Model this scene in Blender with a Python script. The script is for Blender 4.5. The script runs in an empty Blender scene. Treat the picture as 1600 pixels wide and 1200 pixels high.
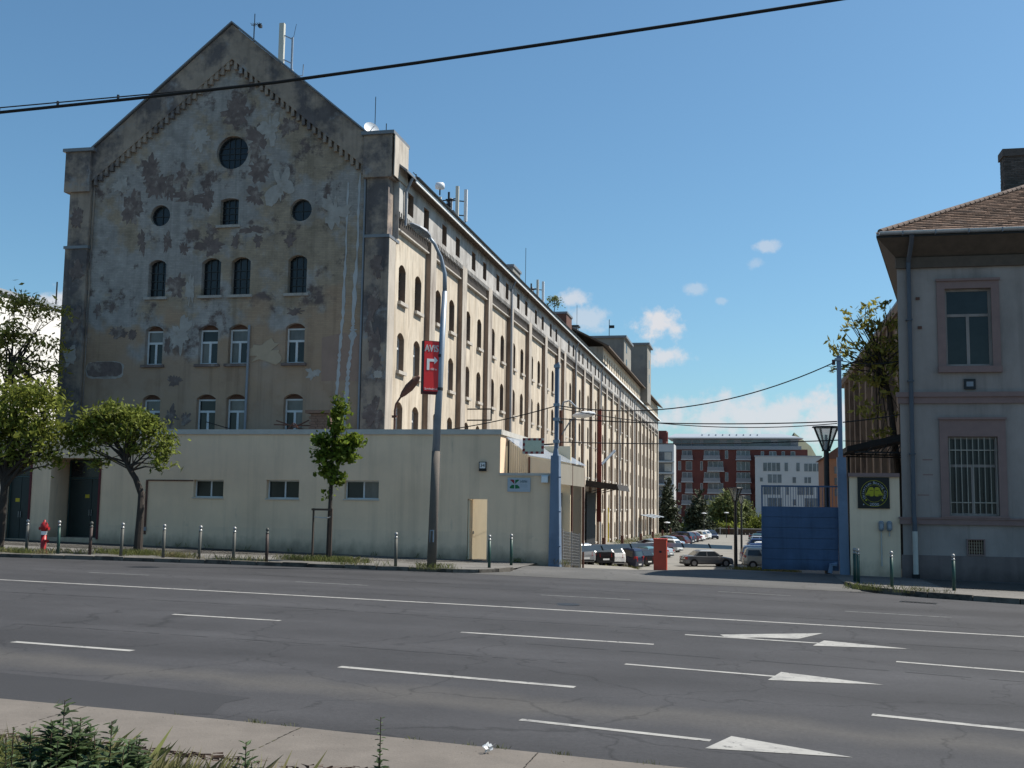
import bpy, math, random
from math import sin, cos, pi, radians, sqrt, atan2
from mathutils import Vector, Matrix
from mathutils.geometry import delaunay_2d_cdt

S = bpy.context.scene
COL = S.collection
RND = random.Random(7)

# ------------------------------------------------------------------ camera
CAM_H = 2.15
cam = bpy.data.cameras.new('camera')
cam.sensor_width = 36.0
cam.lens = 39.375
cam.clip_start = 0.1
cam.clip_end = 4000
camo = bpy.data.objects.new('camera', cam)
COL.objects.link(camo)


def aim(yaw, pitch, roll):
    """yaw to the left of +Y, pitch up, roll; returns right, up, forward"""
    cp, sp = cos(pitch), sin(pitch)
    fw = Vector((0, cp, sp)); up = Vector((0, -sp, cp)); rt = Vector((1, 0, 0))
    c, s = cos(roll), sin(roll)
    rt, up = c * rt - s * up, s * rt + c * up
    m = Matrix.Rotation(yaw, 3, 'Z')
    return m @ rt, m @ up, m @ fw


rt_, up_, fw_ = aim(radians(12.0), radians(6.17), radians(-0.80))
camo.matrix_world = Matrix((
    (rt_.x, up_.x, -fw_.x, 0), (rt_.y, up_.y, -fw_.y, 0), (rt_.z, up_.z, -fw_.z, CAM_H), (0, 0, 0, 1)))
S.camera = camo

# ------------------------------------------------------------------ light
SUN_DIR = Vector((0.665, 0.34, 1.0)).normalized()
SUN_EL = math.asin(SUN_DIR.z)
SUN_AZ = atan2(SUN_DIR.x, SUN_DIR.y)
sl = bpy.data.lights.new('sun', 'SUN')
sl.energy = 4.65
sl.angle = radians(0.53)
sl.color = (1.0, 0.955, 0.88)
slo = bpy.data.objects.new('sun', sl)
COL.objects.link(slo)
slo.rotation_euler = (-SUN_DIR).to_track_quat('-Z', 'Y').to_euler()
slo.location = (60, 30, 90)

world = bpy.data.worlds.new('World')
S.world = world
world.use_nodes = True
wt = world.node_tree
bg = wt.nodes['Background']
SKY_STRENGTH = 0.087
bg.inputs[1].default_value = 1.0
sky = wt.nodes.new('ShaderNodeTexSky')
sky.sky_type = 'NISHITA'
sky.sun_disc = False
sky.sun_elevation = SUN_EL
sky.sun_rotation = SUN_AZ
sky.altitude = 120
sky.air_density = 1.0
sky.dust_density = 1.0
sky.ozone_density = 6.0


def wmath(op, a, b=None, c=None, clamp=False):
    n = wt.nodes.new('ShaderNodeMath'); n.operation = op; n.use_clamp = clamp
    for i, x in enumerate((a, b, c)):
        if x is None: continue
        if isinstance(x, (int, float)): n.inputs[i].default_value = x
        else: wt.links.new(x, n.inputs[i])
    return n.outputs[0]


def clouds():
    """a few fair-weather cumulus puffs and a low bank near the horizon: direction (x,y,z), half width, half height, opacity"""
    C = [((-0.078, 0.9839, 0.1605), .021, .0155, 1.0), ((-0.0645, 0.9850, 0.1560), .012, .008, .9),
         ((-0.1523, 0.971, 0.1841), .015, .009, .75),
         ((-0.1413, 0.9757, 0.1650), .021, .013, .55), ((-0.0716, 0.9887, 0.132), .022, .0095, .9),
         ((0.0147, 0.9742, 0.2254), .013, .0055, .5), ((0.0065, 0.9774, 0.2112), .008, .006, .28),
         ((-0.0459, 0.9806, 0.1906), .010, .006, .4), ((-0.0222, 0.9834, 0.1803), .006, .004, .3),
         ((0.0054, 0.9963, 0.0800), .095, .021, .85), ((0.075, 0.9947, 0.0760), .060, .026, .9),
         ((-0.5593, 0.8124, 0.160), .022, .012, .9), ((0.42, 0.90, 0.11), .12, .02, .7), ((-0.78, 0.62, 0.10), .10, .02, .7)]
    tc = wt.nodes.new('ShaderNodeTexCoord')
    nrm = wt.nodes.new('ShaderNodeVectorMath'); nrm.operation = 'NORMALIZE'
    wt.links.new(tc.outputs['Generated'], nrm.inputs[0])
    d = nrm.outputs[0]
    nz = wt.nodes.new('ShaderNodeTexNoise'); nz.inputs['Scale'].default_value = 62
    nz.inputs['Detail'].default_value = 7; nz.inputs['Roughness'].default_value = .62
    wt.links.new(d, nz.inputs['Vector'])
    noff = wmath('MULTIPLY', wmath('SUBTRACT', nz.outputs['Fac'], .5), 2.6)
    total = None
    for c, rx, ry, op in C:
        c = Vector(c).normalized()
        a = Vector((c.y, -c.x, 0)).normalized(); b = c.cross(a) * -1
        if b.z < 0: b = -b
        def dot(v):
            n = wt.nodes.new('ShaderNodeVectorMath'); n.operation = 'DOT_PRODUCT'
            wt.links.new(d, n.inputs[0]); n.inputs[1].default_value = v
            return n.outputs['Value']
        x = dot(a / rx); y = dot(b / ry)
        r = wmath('SQRT', wmath('ADD', wmath('MULTIPLY', x, x), wmath('MULTIPLY', y, y)))
        r = wmath('ADD', r, noff)
        m = wt.nodes.new('ShaderNodeMapRange'); m.interpolation_type = 'SMOOTHSTEP'
        wt.links.new(r, m.inputs['Value'])
        m.inputs['From Min'].default_value = 1.15; m.inputs['From Max'].default_value = .25
        m.inputs['To Min'].default_value = 0; m.inputs['To Max'].default_value = op
        fr = wmath('GREATER_THAN', dot(c), 0.5)
        v = wmath('MULTIPLY', m.outputs[0], fr)
        total = v if total is None else wmath('MAXIMUM', total, v)
    return total


skyc = wt.nodes.new('ShaderNodeVectorMath'); skyc.operation = 'SCALE'
tint = wt.nodes.new('ShaderNodeVectorMath'); tint.operation = 'MULTIPLY'; tint.inputs[1].default_value = (.80, .985, .93)
wt.links.new(sky.outputs[0], tint.inputs[0]); wt.links.new(tint.outputs[0], skyc.inputs[0]); skyc.inputs['Scale'].default_value = SKY_STRENGTH
mx = wt.nodes.new('ShaderNodeMix'); mx.data_type = 'RGBA'
wt.links.new(clouds(), mx.inputs['Factor'])
wt.links.new(skyc.outputs[0], mx.inputs['A'])
mx.inputs['B'].default_value = (.44, .45, .475, 1)
wt.links.new(mx.outputs['Result'], bg.inputs[0])

S.view_settings.view_transform = 'Standard'
S.view_settings.look = 'None'
S.view_settings.exposure = 0.70
S.view_settings.gamma = 1.0
S.view_settings.use_curve_mapping = False
S.cycles.max_bounces = 6
S.cycles.transparent_max_bounces = 24
S.cycles.sample_clamp_indirect = 6


# ------------------------------------------------------------------ materials
def mat(name, col, rough=.85, var=.12, scale=2.0, zs=1.0, col2=None, s2=.6, t2=(.52, .62), zs2=None, metal=0.0, spec=.3,
        bump=0.0, bscale=30.0, rnd=0.0, island=0.0, transl=0.0, col3=None, s3=2.5, t3=(.6, .68), fine=0.0, xs=1.0, alpha=None, emit=None):
    m = bpy.data.materials.new(name); m.use_nodes = True
    nt = m.node_tree; N = nt.nodes; L = nt.links
    p = N['Principled BSDF']
    p.inputs['Roughness'].default_value = rough
    p.inputs['Metallic'].default_value = metal
    p.inputs['Specular IOR Level'].default_value = spec
    geo = N.new('ShaderNodeNewGeometry')

    def noise(sc, zsc, det=5, xsc=1.0):
        mp = N.new('ShaderNodeMapping'); mp.inputs['Scale'].default_value = (xsc, xsc, zsc)
        L.new(geo.outputs['Position'], mp.inputs['Vector'])
        n = N.new('ShaderNodeTexNoise'); n.inputs['Scale'].default_value = sc
        n.inputs['Detail'].default_value = det; n.inputs['Roughness'].default_value = .66 if det > 5 else .6
        L.new(mp.outputs[0], n.inputs['Vector']); return n.outputs['Fac']

    def rng(src, a, b, c, d):
        r = N.new('ShaderNodeMapRange'); L.new(src, r.inputs['Value'])
        for k, v in zip(('From Min', 'From Max', 'To Min', 'To Max'), (a, b, c, d)): r.inputs[k].default_value = v
        return r.outputs[0]

    base = N.new('ShaderNodeRGB'); base.outputs[0].default_value = (*col, 1)
    cur = base.outputs[0]

    def mixin(cur, c, f):
        x = N.new('ShaderNodeMix'); x.data_type = 'RGBA'
        L.new(f, x.inputs['Factor']); L.new(cur, x.inputs['A']); x.inputs['B'].default_value = (*c, 1)
        return x.outputs['Result']
    if col2: cur = mixin(cur, col2, rng(noise(s2, zs2 or zs, 9), t2[0], t2[1], 0, 1))
    if col3: cur = mixin(cur, col3, rng(noise(s3, zs2 or zs, 9), t3[0], t3[1], 0, 1))

    def scale_by(cur, f):
        x = N.new('ShaderNodeVectorMath'); x.operation = 'SCALE'
        L.new(cur, x.inputs[0]); L.new(f, x.inputs['Scale']); return x.outputs[0]
    if var: cur = scale_by(cur, rng(noise(scale, zs, 6, xs), .25, .75, 1 - var, 1 + var))
    if fine: cur = scale_by(cur, rng(noise(160, 1, 2), .25, .75, 1 - fine, 1 + fine))
    if rnd:
        oi = N.new('ShaderNodeObjectInfo'); cur = scale_by(cur, rng(oi.outputs['Random'], 0, 1, 1 - rnd, 1 + rnd))
    if island: cur = scale_by(cur, rng(geo.outputs['Random Per Island'], 0, 1, 1 - island, 1 + island))
    L.new(cur, p.inputs['Base Color'])
    if emit:
        L.new(cur, p.inputs['Emission Color']); p.inputs['Emission Strength'].default_value = emit
    if bump:
        b = N.new('ShaderNodeBump'); b.inputs['Strength'].default_value = bump; b.inputs['Distance'].default_value = .02
        L.new(noise(bscale, 1, 5), b.inputs['Height']); L.new(b.outputs[0], p.inputs['Normal'])
    if transl or alpha is not None:
        out = N['Material Output']; cur_s = p.outputs[0]
        if transl:
            t = N.new('ShaderNodeBsdfTranslucent'); L.new(cur, t.inputs[0])
            a = N.new('ShaderNodeMixShader'); a.inputs[0].default_value = transl
            L.new(cur_s, a.inputs[1]); L.new(t.outputs[0], a.inputs[2]); cur_s = a.outputs[0]
        if alpha is not None:
            t = N.new('ShaderNodeBsdfTransparent')
            a = N.new('ShaderNodeMixShader'); a.inputs[0].default_value = alpha
            L.new(t.outputs[0], a.inputs[1]); L.new(cur_s, a.inputs[2]); cur_s = a.outputs[0]
        L.new(cur_s, out.inputs['Surface'])
    m['_p'] = 1
    return m


def gable_material():
    """weathered brick gable: tan brick, grey render left in patches, darker soot"""
    m = mat('gable plaster', (.33, .262, .192), .92, .28, 1.7, col2=(.335, .31, .288), s2=.45, t2=(.44, .53), col3=(.15, .115, .104), s3=.8, t3=(.555, .625), bump=.35, bscale=9)
    nt = m.node_tree; N = nt.nodes; L = nt.links; p = N['Principled BSDF']
    src = p.inputs['Base Color'].links[0].from_socket
    geo = N.new('ShaderNodeNewGeometry')
    sx = N.new('ShaderNodeSeparateXYZ'); L.new(geo.outputs['Position'], sx.inputs[0])
    cx = N.new('ShaderNodeCombineXYZ'); L.new(sx.outputs[0], cx.inputs[0]); L.new(sx.outputs[2], cx.inputs[1])
    br = N.new('ShaderNodeTexBrick'); br.inputs['Scale'].default_value = 1.0
    br.inputs['Brick Width'].default_value = .30; br.inputs['Row Height'].default_value = .085; br.inputs['Mortar Size'].default_value = .012
    br.inputs['Color1'].default_value = (1.06, 1.04, 1.0, 1); br.inputs['Color2'].default_value = (.86, .84, .84, 1); br.inputs['Mortar'].default_value = (.8, .8, .8, 1)
    L.new(cx.outputs[0], br.inputs['Vector'])
    # the plaster still covers the lower storeys: courses fade out downwards
    f = N.new('ShaderNodeMapRange'); L.new(sx.outputs[2], f.inputs['Value'])
    for k, v in zip(('From Min', 'From Max', 'To Min', 'To Max'), (7.5, 11.5, 0.05, .8)): f.inputs[k].default_value = v
    lo = N.new('ShaderNodeMix'); lo.data_type = 'RGBA'; lo.inputs['A'].default_value = (1, 1, 1, 1)
    L.new(f.outputs[0], lo.inputs['Factor']); L.new(br.outputs['Color'], lo.inputs['B'])
    mu = N.new('ShaderNodeMix'); mu.data_type = 'RGBA'; mu.blend_type = 'MULTIPLY'; mu.inputs['Factor'].default_value = 1
    # lower render is a browner coat
    lowc = N.new('ShaderNodeMix'); lowc.data_type = 'RGBA'; L.new(src, lowc.inputs['A']); lowc.inputs['B'].default_value = (.365, .25, .168, 1)
    nz = N.new('ShaderNodeTexNoise'); nz.inputs['Scale'].default_value = .45; nz.inputs['Detail'].default_value = 6
    L.new(geo.outputs['Position'], nz.inputs['Vector'])
    ad = N.new('ShaderNodeMath'); ad.operation = 'MULTIPLY_ADD'; L.new(nz.outputs['Fac'], ad.inputs[0]); ad.inputs[1].default_value = 9.0; L.new(sx.outputs[2], ad.inputs[2])
    g = N.new('ShaderNodeMapRange'); L.new(ad.outputs[0], g.inputs['Value'])
    for k, v in zip(('From Min', 'From Max', 'To Min', 'To Max'), (14.3, 15.2, .85, 0)): g.inputs[k].default_value = v
    L.new(g.outputs[0], lowc.inputs['Factor'])
    L.new(lowc.outputs['Result'], mu.inputs['A']); L.new(lo.outputs['Result'], mu.inputs['B'])
    L.new(mu.outputs['Result'], p.inputs['Base Color'])
    return m


M = {}
M['gable'] = gable_material()
M['pier'] = mat('soot stained pier plaster', (.315, .25, .198), .92, .22, 1.6, col2=(.125, .108, .105), s2=.55, t2=(.46, .58), col3=(.23, .225, .225), s3=.8, t3=(.58, .66), bump=.35, bscale=9)
M['facade'] = mat('cream facade plaster', (.535, .465, .372), .9, .16, 2.2, .3, col2=(.44, .37, .285), s2=1.3, t2=(.45, .60), zs2=.20, col3=(.36, .30, .235), s3=2.6, t3=(.56, .68), bump=.35, bscale=14)
M['reveal'] = mat('darker brown reveal', (.20, .145, .11), .9, .2, 4)  # sides of the openings, darker brown than the wall face
M['pilside'] = mat('darker brown pilaster flank', (.26, .19, .145), .9, .22, 1.5, .35, col2=(.16, .115, .09), s2=.8, t2=(.5, .62))  # near flank only, browner and darker than the pilaster front
M['attic'] = mat('grey lime attic plaster', (.42, .40, .375), .9, .16, 1.8, .4, col2=(.30, .28, .26), s2=1.0, t2=(.46, .58), col3=(.20, .18, .16), s3=1.9, t3=(.60, .68), bump=.2, bscale=14)
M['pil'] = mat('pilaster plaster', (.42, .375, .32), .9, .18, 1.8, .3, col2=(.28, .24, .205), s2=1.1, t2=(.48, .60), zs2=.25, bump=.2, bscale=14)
M['frieze'] = mat('stained frieze brick with shade', (.045, .038, .033), .92, .2, 4)  # dirty brick, blackened further to put the recess shade into the colour
M['sill'] = mat('worn stone sill', (.42, .385, .34), .85, .2, 5)
M['roofmetal'] = mat('grey zinc roofing', (.20, .205, .215), .5, .12, 1.5, metal=.3)
M['gutter'] = mat('zinc gutter', (.42, .45, .48), .38, .1, 3, metal=.6)
M['pipe'] = mat('grey painted downpipe', (.22, .24, .27), .5, .1, 3)
M['darkpatch'] = mat('bare dark brick patch', (.155, .118, .106), .95, .3, 3, col2=(.26, .215, .185), s2=1.9, t2=(.53, .62), bump=.5, bscale=12)
M['greypatch'] = mat('pale cement render patch', (.355, .325, .295), .92, .2, 2.5, col2=(.29, .255, .22), s2=1.7, t2=(.52, .64), bump=.3, bscale=12)
M['tanpatch'] = mat('beige repair render', (.40, .31, .22), .92, .1, 2.5)
M['pinkpatch'] = mat('pink old render', (.30, .205, .16), .92, .12, 1.5)
M['streak'] = mat('white lime run', (.40, .40, .40), .92, .2, 3, .5)
M['glass'] = mat('dusty window glass', (.016, .020, .021), .16, .5, 1.2, spec=.35)
M['glassdark'] = mat('dark old window glass', (.012, .014, .017), .22, .5, 1.5, spec=.4)
M['curtain'] = mat('window glass with pale curtain behind', (.12, .11, .10), .2, .5, 2.2, .3, spec=.5)
M['whitewood'] = mat('white painted window wood', (.60, .62, .63), .6, .1, 6)
M['darksteel'] = mat('dark steel glazing bar', (.035, .04, .043), .5, .2, 6)
M['lunette'] = mat('red brown arch infill', (.13, .07, .05), .85, .2, 6)
M['cream'] = mat('cream painted render', (.76, .575, .405), .85, .05, .5, col2=(.69, .525, .375), s2=.9, t2=(.5, .72), zs2=.22, col3=(.50, .40, .30), s3=2.4, t3=(.63, .80), bump=.08, bscale=30)
M['plinth'] = mat('cream painted plinth', (.73, .555, .395), .85, .07, .8, col2=(.48, .39, .295), s2=.9, t2=(.58, .75), zs2=2, bump=.08, bscale=30)
M['coping'] = mat('grey coping', (.46, .44, .40), .8, .12, 2)
M['greendoor'] = mat('dark green painted steel door', (.012, .022, .022), .4, .2, 3, spec=.4)
M['greendoor2'] = mat('dark green door frame', (.02, .045, .045), .4, .2, 3, spec=.4)
M['redtrim'] = mat('dark red jamb', (.10, .018, .022), .6, .15, 3)
M['whitedoor'] = mat('sun bleached cream door', (.74, .64, .46), .7, .08, 1.5, .6)
M['brick'] = mat('sooty brick', (.16, .105, .08), .9, .25, 6, island=.3, bump=.3, bscale=20)
M['mortar'] = mat('dark mortar', (.13, .115, .10), .95, .15, 6)
M['yellow'] = mat('yellow sticker', (.55, .42, .03), .6, .05, 4)
M['asphalt'] = None
M['poly'] = mat('clear corrugated plastic sheet', (.62, .56, .45), .4, .12, 2, transl=.6, alpha=.85)
M['polyroof'] = mat('pale plastic roof sheet', (.50, .56, .64), .35, .08, 1.5, transl=.4, alpha=.45)
M['skirt'] = mat('grey beige sheet cladding', (.27, .25, .21), .7, .1, 2, .4)
M['fibre'] = mat('yellowed fibreglass sheet', (.56, .50, .40), .5, .1, 2, .4, transl=.55)
M['bluepost'] = mat('grey blue gate paint', (.145, .195, .275), .5, .1, 2, col2=(.12, .165, .24), s2=.8)
M['bluegate'] = mat('blue gate paint', (.055, .095, .175), .5, .14, 2, col2=(.045, .075, .135), s2=1.2, t2=(.5, .7), zs2=.3, col3=(.085, .06, .055), s3=3.5, t3=(.67, .73))
M['lampgrey'] = mat('grey blue galvanised pole', (.25, .29, .34), .45, .15, 3, metal=.3)
M['concrete'] = mat('concrete', (.138, .120, .103), .92, .16, 1.6, col2=(.118, .102, .088), s2=.7, t2=(.48, .65), bump=.3, bscale=30, fine=.06)
M['black'] = mat('black rubber', (.015, .015, .016), .75, .2, 5)
M['darkmetal'] = mat('black painted steel', (.02, .022, .025), .5, .2, 5)
M['white'] = mat('white paint', (.74, .74, .72), .55, .06, 4)
M['red'] = mat('sign red', (.66, .028, .03), .4, .06, 3)
M['hydrant'] = mat('hydrant red paint', (.30, .018, .02), .4, .2, 5)
M['barrier'] = mat('orange red cabinet paint', (.55, .075, .04), .45, .06, 3)
M['boom'] = mat('grey white boom paint', (.40, .40, .40), .5, .1, 2)
M['bollardgreen'] = mat('dark green bollard paint', (.022, .060, .050), .45, .2, 5)
M['bollardgrey'] = mat('faded grey green bollard paint', (.085, .085, .075), .6, .25, 5)
M['bollardred'] = mat('dark rusty bollard paint', (.052, .034, .029), .6, .25, 5)
M['chrome'] = mat('bare steel cap', (.30, .30, .295), .5, .2, 8, metal=.5)
M['bark'] = mat('dark bark', (.045, .036, .030), .95, .3, 8, .4, bump=.6, bscale=25)
M['stake'] = mat('weathered wooden stake', (.085, .06, .045), .9, .2, 8)
M['strap'] = mat('pale tree tie', (.45, .42, .38), .8, .1, 8)
M['leaf'] = mat('summer leaves', (.165, .185, .036), .55, .25, 1.2, spec=.12, island=.6, transl=.42)
M['leafdark'] = mat('dark green leaves', (.150, .175, .034), .55, .25, 1.2, spec=.12, island=.6, transl=.42)
M['leafyel'] = mat('yellow green spring leaves', (.24, .225, .055), .55, .2, 1.2, spec=.12, island=.5, transl=.5)
M['leafmaple'] = mat('fresh maple leaves', (.125, .165, .022), .55, .2, 1.2, spec=.15, island=.55, transl=.45)
M['needle'] = mat('dark conifer needles', (.045, .055, .028), .7, .2, 1, island=.4)
M['willow'] = mat('pale willow leaves', (.14, .16, .055), .7, .2, .6, island=.35, transl=.25)
M['grass'] = mat('dry summer grass', (.13, .14, .042), .85, .25, .9, col2=(.21, .175, .09), s2=.8, t2=(.5, .62), island=.35, transl=.2)
M['weed'] = mat('weed leaves', (.070, .105, .042), .6, .2, 4, island=.45, transl=.35)
M['weedstem'] = mat('reddish weed stem', (.10, .06, .04), .8, .2, 8)
M['redbrick'] = mat('red facing brick', (.13, .042, .034), .85, .12, .5)
M['greyclad'] = mat('grey cladding', (.22, .225, .24), .7, .08, .5)
M['whiterender'] = mat('white render', (.44, .44, .44), .8, .06, .4)
M['whitewall'] = mat('bright white wall', (.74, .73, .70), .85, .04, .4)
M['lightroof'] = mat('pale metal roof', (.27, .30, .33), .6, .05, .5)
M['orangerender'] = mat('orange render', (.27, .125, .07), .85, .08, .5)
M['farglass'] = mat('apartment window glass', (.10, .115, .13), .15, .6, .35, spec=.6)
M['twin'] = mat('brown weathered brick', (.21, .155, .115), .9, .2, 1.2, .3, col2=(.13, .095, .075), s2=.7, t2=(.5, .62), zs2=.25)
M['tower'] = mat('grey render of roof tower', (.25, .235, .205), .9, .12, 1.2, .5, col2=(.20, .19, .175), s2=.6, t2=(.5, .6))
M['house'] = mat('grey white house render', (.32, .27, .245), .88, .07, .9, col2=(.265, .225, .205), s2=.9, t2=(.48, .66), zs2=.3, col3=(.20, .165, .15), s3=2.2, t3=(.63, .76), bump=.12, bscale=20)
M['rainpipe'] = mat('dark blue grey rainwater pipe', (.075, .085, .105), .5, .12, 3)
M['housetrim'] = mat('dusty pink brown house trim', (.235, .155, .14), .85, .12, 2)
M['houseplinth'] = mat('brown house plinth', (.175, .135, .125), .85, .12, 1.5)
M['soffit'] = mat('brown stained timber soffit', (.10, .075, .058), .85, .2, 3)
M['tile'] = mat('clay roof tile', (.20, .122, .082), .85, .2, 3, island=.22, col2=(.145, .095, .07), s2=1.2)
M['hiptile'] = mat('dark clay hip tile', (.10, .07, .056), .85, .2, 3, rnd=.3)
M['chimbrick'] = mat('dark grey chimney brick', (.085, .075, .068), .9, .25, 6, island=.3)
M['paint'] = mat('worn white road paint', (.29, .28, .26), .8, .15, 3, col2=(.17, .165, .16), s2=4, t2=(.5, .70), col3=(.055, .054, .055), s3=11, t3=(.60, .66), fine=.1)
M['paintfaint'] = mat('faded road paint', (.16, .16, .155), .85, .15, 3, col2=(.075, .075, .075), s2=6, t2=(.48, .62), fine=.1)
M['kerb'] = mat('old kerb stone', (.105, .094, .080), .9, .25, 3, rnd=.25, col2=(.045, .04, .035), s2=2.5, t2=(.5, .62))
M['soil'] = mat('dark soil', (.030, .024, .018), .95, .25, 3, col2=(.085, .08, .035), s2=1.5)
M['lotground'] = mat('dusty light parking lot', (.19, .178, .158), .95, .08, .3, col2=(.155, .147, .132), s2=.25, t2=(.5, .6), fine=.05)
M['hill'] = mat('hazy wooded hill', (.075, .08, .055), .95, .2, .02)
M['clearlens'] = mat('lantern glass', (.36, .37, .36), .2, .1, 2, alpha=.45)
M['bodydark'] = mat('black car trim', (.018, .018, .02), .45, .1, 3)
M['carglass'] = mat('car glass', (.02, .026, .032), .06, .2, 1, spec=.6)
M['tyre'] = mat('tyre', (.02, .02, .021), .85, .2, 5)
M['rim'] = mat('alloy rim', (.36, .36, .37), .35, .1, 5, metal=.6)
M['taillight'] = mat('red tail light', (.30, .012, .014), .25, .1, 5, spec=.5)
M['headlight'] = mat('headlight lens', (.55, .57, .58), .15, .1, 5, spec=.6)
M['logogreen'] = mat('logo green', (.01, .13, .045), .5, .05, 5)
M['logored'] = mat('logo red', (.22, .02, .025), .5, .05, 5)
M['signblue'] = mat('pale blue grey sign face', (.37, .42, .47), .4, .04, 3)
M['signtext'] = mat('dark teal lettering', (.05, .10, .11), .5, .05, 5)
M['clubyellow'] = mat('club yellow', (.36, .33, .015), .5, .08, 5)
M['clubblack'] = mat('club sign black', (.006, .006, .008), .35, .1, 5)
M['clubwhite'] = mat('club lettering', (.42, .43, .46), .5, .05, 5)
M['mirror'] = mat('convex mirror face', (.30, .295, .28), .15, .1, 2, metal=.8)
M['rust'] = mat('rusty brown steel', (.115, .055, .04), .8, .25, 5)
M['redsteel'] = mat('brick red painted duct', (.17, .035, .026), .6, .15, 3)
M['dish'] = mat('white antenna plastic', (.66, .67, .68), .4, .05, 4)
M['antgrey'] = mat('beige antenna panel', (.50, .49, .43), .5, .05, 4)
M['mesh'] = mat('grey wire mesh', (.20, .21, .22), .6, .1, 5, metal=.3)
M['awning'] = mat('dark canopy sheet', (.035, .03, .027), .8, .2, 4)


def asphalt_material(name, col, band=False):
    m = mat(name, col, .88, .15, .5, col2=tuple(c * 1.17 for c in col), s2=.16, t2=(.46, .62), fine=.16, bump=.25, bscale=150)
    nt = m.node_tree; N = nt.nodes; L = nt.links; p = N['Principled BSDF']
    src = p.inputs['Base Color'].links[0].from_socket
    geo = N.new('ShaderNodeNewGeometry')
    mp = N.new('ShaderNodeMapping'); mp.inputs['Scale'].default_value = (.05, 1.0, 1); L.new(geo.outputs['Position'], mp.inputs[0])
    n = N.new('ShaderNodeTexNoise'); n.inputs['Scale'].default_value = .55; n.inputs['Detail'].default_value = 5; L.new(mp.outputs[0], n.inputs['Vector'])
    r = N.new('ShaderNodeMapRange'); L.new(n.outputs['Fac'], r.inputs['Value'])
    for k, v in zip(('From Min', 'From Max', 'To Min', 'To Max'), (.3, .7, .80, 1.22)): r.inputs[k].default_value = v
    x = N.new('ShaderNodeVectorMath'); x.operation = 'SCALE'; L.new(src, x.inputs[0]); L.new(r.outputs[0], x.inputs['Scale'])
    # dusty strip that traffic does not sweep, and a darker newer layer by the kerb
    if band:
        sx = N.new('ShaderNodeSeparateXYZ'); L.new(geo.outputs['Position'], sx.inputs[0])
        n2 = N.new('ShaderNodeTexNoise'); n2.inputs['Scale'].default_value = .9; n2.inputs['Detail'].default_value = 7; L.new(geo.outputs['Position'], n2.inputs['Vector'])
        def mth(op, a, b, c=None):
            q = N.new('ShaderNodeMath'); q.operation = op
            for i, v in enumerate((a, b, c)):
                if v is None: continue
                if isinstance(v, (int, float)): q.inputs[i].default_value = v
                else: L.new(v, q.inputs[i])
            return q.outputs[0]
        off = mth('MULTIPLY_ADD', n2.outputs['Fac'], 1.5, -.75)
        vv = mth('ADD', mth('MULTIPLY_ADD', sx.outputs[0], .085, sx.outputs[1]), off)     # strip axis drifts along the street
        dist = mth('ABSOLUTE', mth('SUBTRACT', vv, 12.62), 0)
        d1 = N.new('ShaderNodeMapRange'); L.new(dist, d1.inputs['Value'])
        for k, v in zip(('From Min', 'From Max', 'To Min', 'To Max'), (.05, .75, 1.0, 0)): d1.inputs[k].default_value = v
        dm = N.new('ShaderNodeMix'); dm.data_type = 'RGBA'; L.new(mth('MULTIPLY', d1.outputs[0], .55), dm.inputs['Factor']); L.new(x.outputs[0], dm.inputs['A']); dm.inputs['B'].default_value = (.085, .078, .070, 1)
        xo = dm.outputs['Result']
    else: xo = x.outputs[0]
    # cracks, thin and sparse
    vo = N.new('ShaderNodeTexVoronoi'); vo.feature = 'DISTANCE_TO_EDGE'; vo.inputs['Scale'].default_value = .33
    wn = N.new('ShaderNodeTexNoise'); wn.inputs['Scale'].default_value = 1.3; wn.inputs['Detail'].default_value = 6; L.new(geo.outputs['Position'], wn.inputs['Vector'])
    av = N.new('ShaderNodeVectorMath'); av.operation = 'MULTIPLY_ADD'; L.new(wn.outputs['Color'], av.inputs[0]); av.inputs[1].default_value = (1.2, 1.2, 0); L.new(geo.outputs['Position'], av.inputs[2])
    L.new(av.outputs[0], vo.inputs['Vector'])
    cr = N.new('ShaderNodeMapRange'); L.new(vo.outputs['Distance'], cr.inputs['Value'])
    for k, v in zip(('From Min', 'From Max', 'To Min', 'To Max'), (.0, .010, .62, 1.0)): cr.inputs[k].default_value = v
    y = N.new('ShaderNodeVectorMath'); y.operation = 'SCALE'; L.new(xo, y.inputs[0]); L.new(cr.outputs[0], y.inputs['Scale'])
    gn = N.new('ShaderNodeTexNoise'); gn.inputs['Scale'].default_value = 22; gn.inputs['Detail'].default_value = 4; gn.inputs['Roughness'].default_value = .7; L.new(geo.outputs['Position'], gn.inputs['Vector'])
    gm_ = N.new('ShaderNodeMapRange'); L.new(gn.outputs['Fac'], gm_.inputs['Value'])
    for k, v in zip(('From Min', 'From Max', 'To Min', 'To Max'), (.3, .7, .82, 1.18)): gm_.inputs[k].default_value = v
    yy = N.new('ShaderNodeVectorMath'); yy.operation = 'SCALE'; L.new(y.outputs[0], yy.inputs[0]); L.new(gm_.outputs[0], yy.inputs['Scale']); y = yy
    L.new(y.outputs[0], p.inputs['Base Color'])
    return m


M['asphalt'] = asphalt_material('worn asphalt', (.0385, .0375, .0395), True)
M['pave'] = asphalt_material('grey pavement asphalt', (.125, .117, .107))
M['drive'] = asphalt_material('driveway asphalt', (.082, .079, .075))


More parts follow.
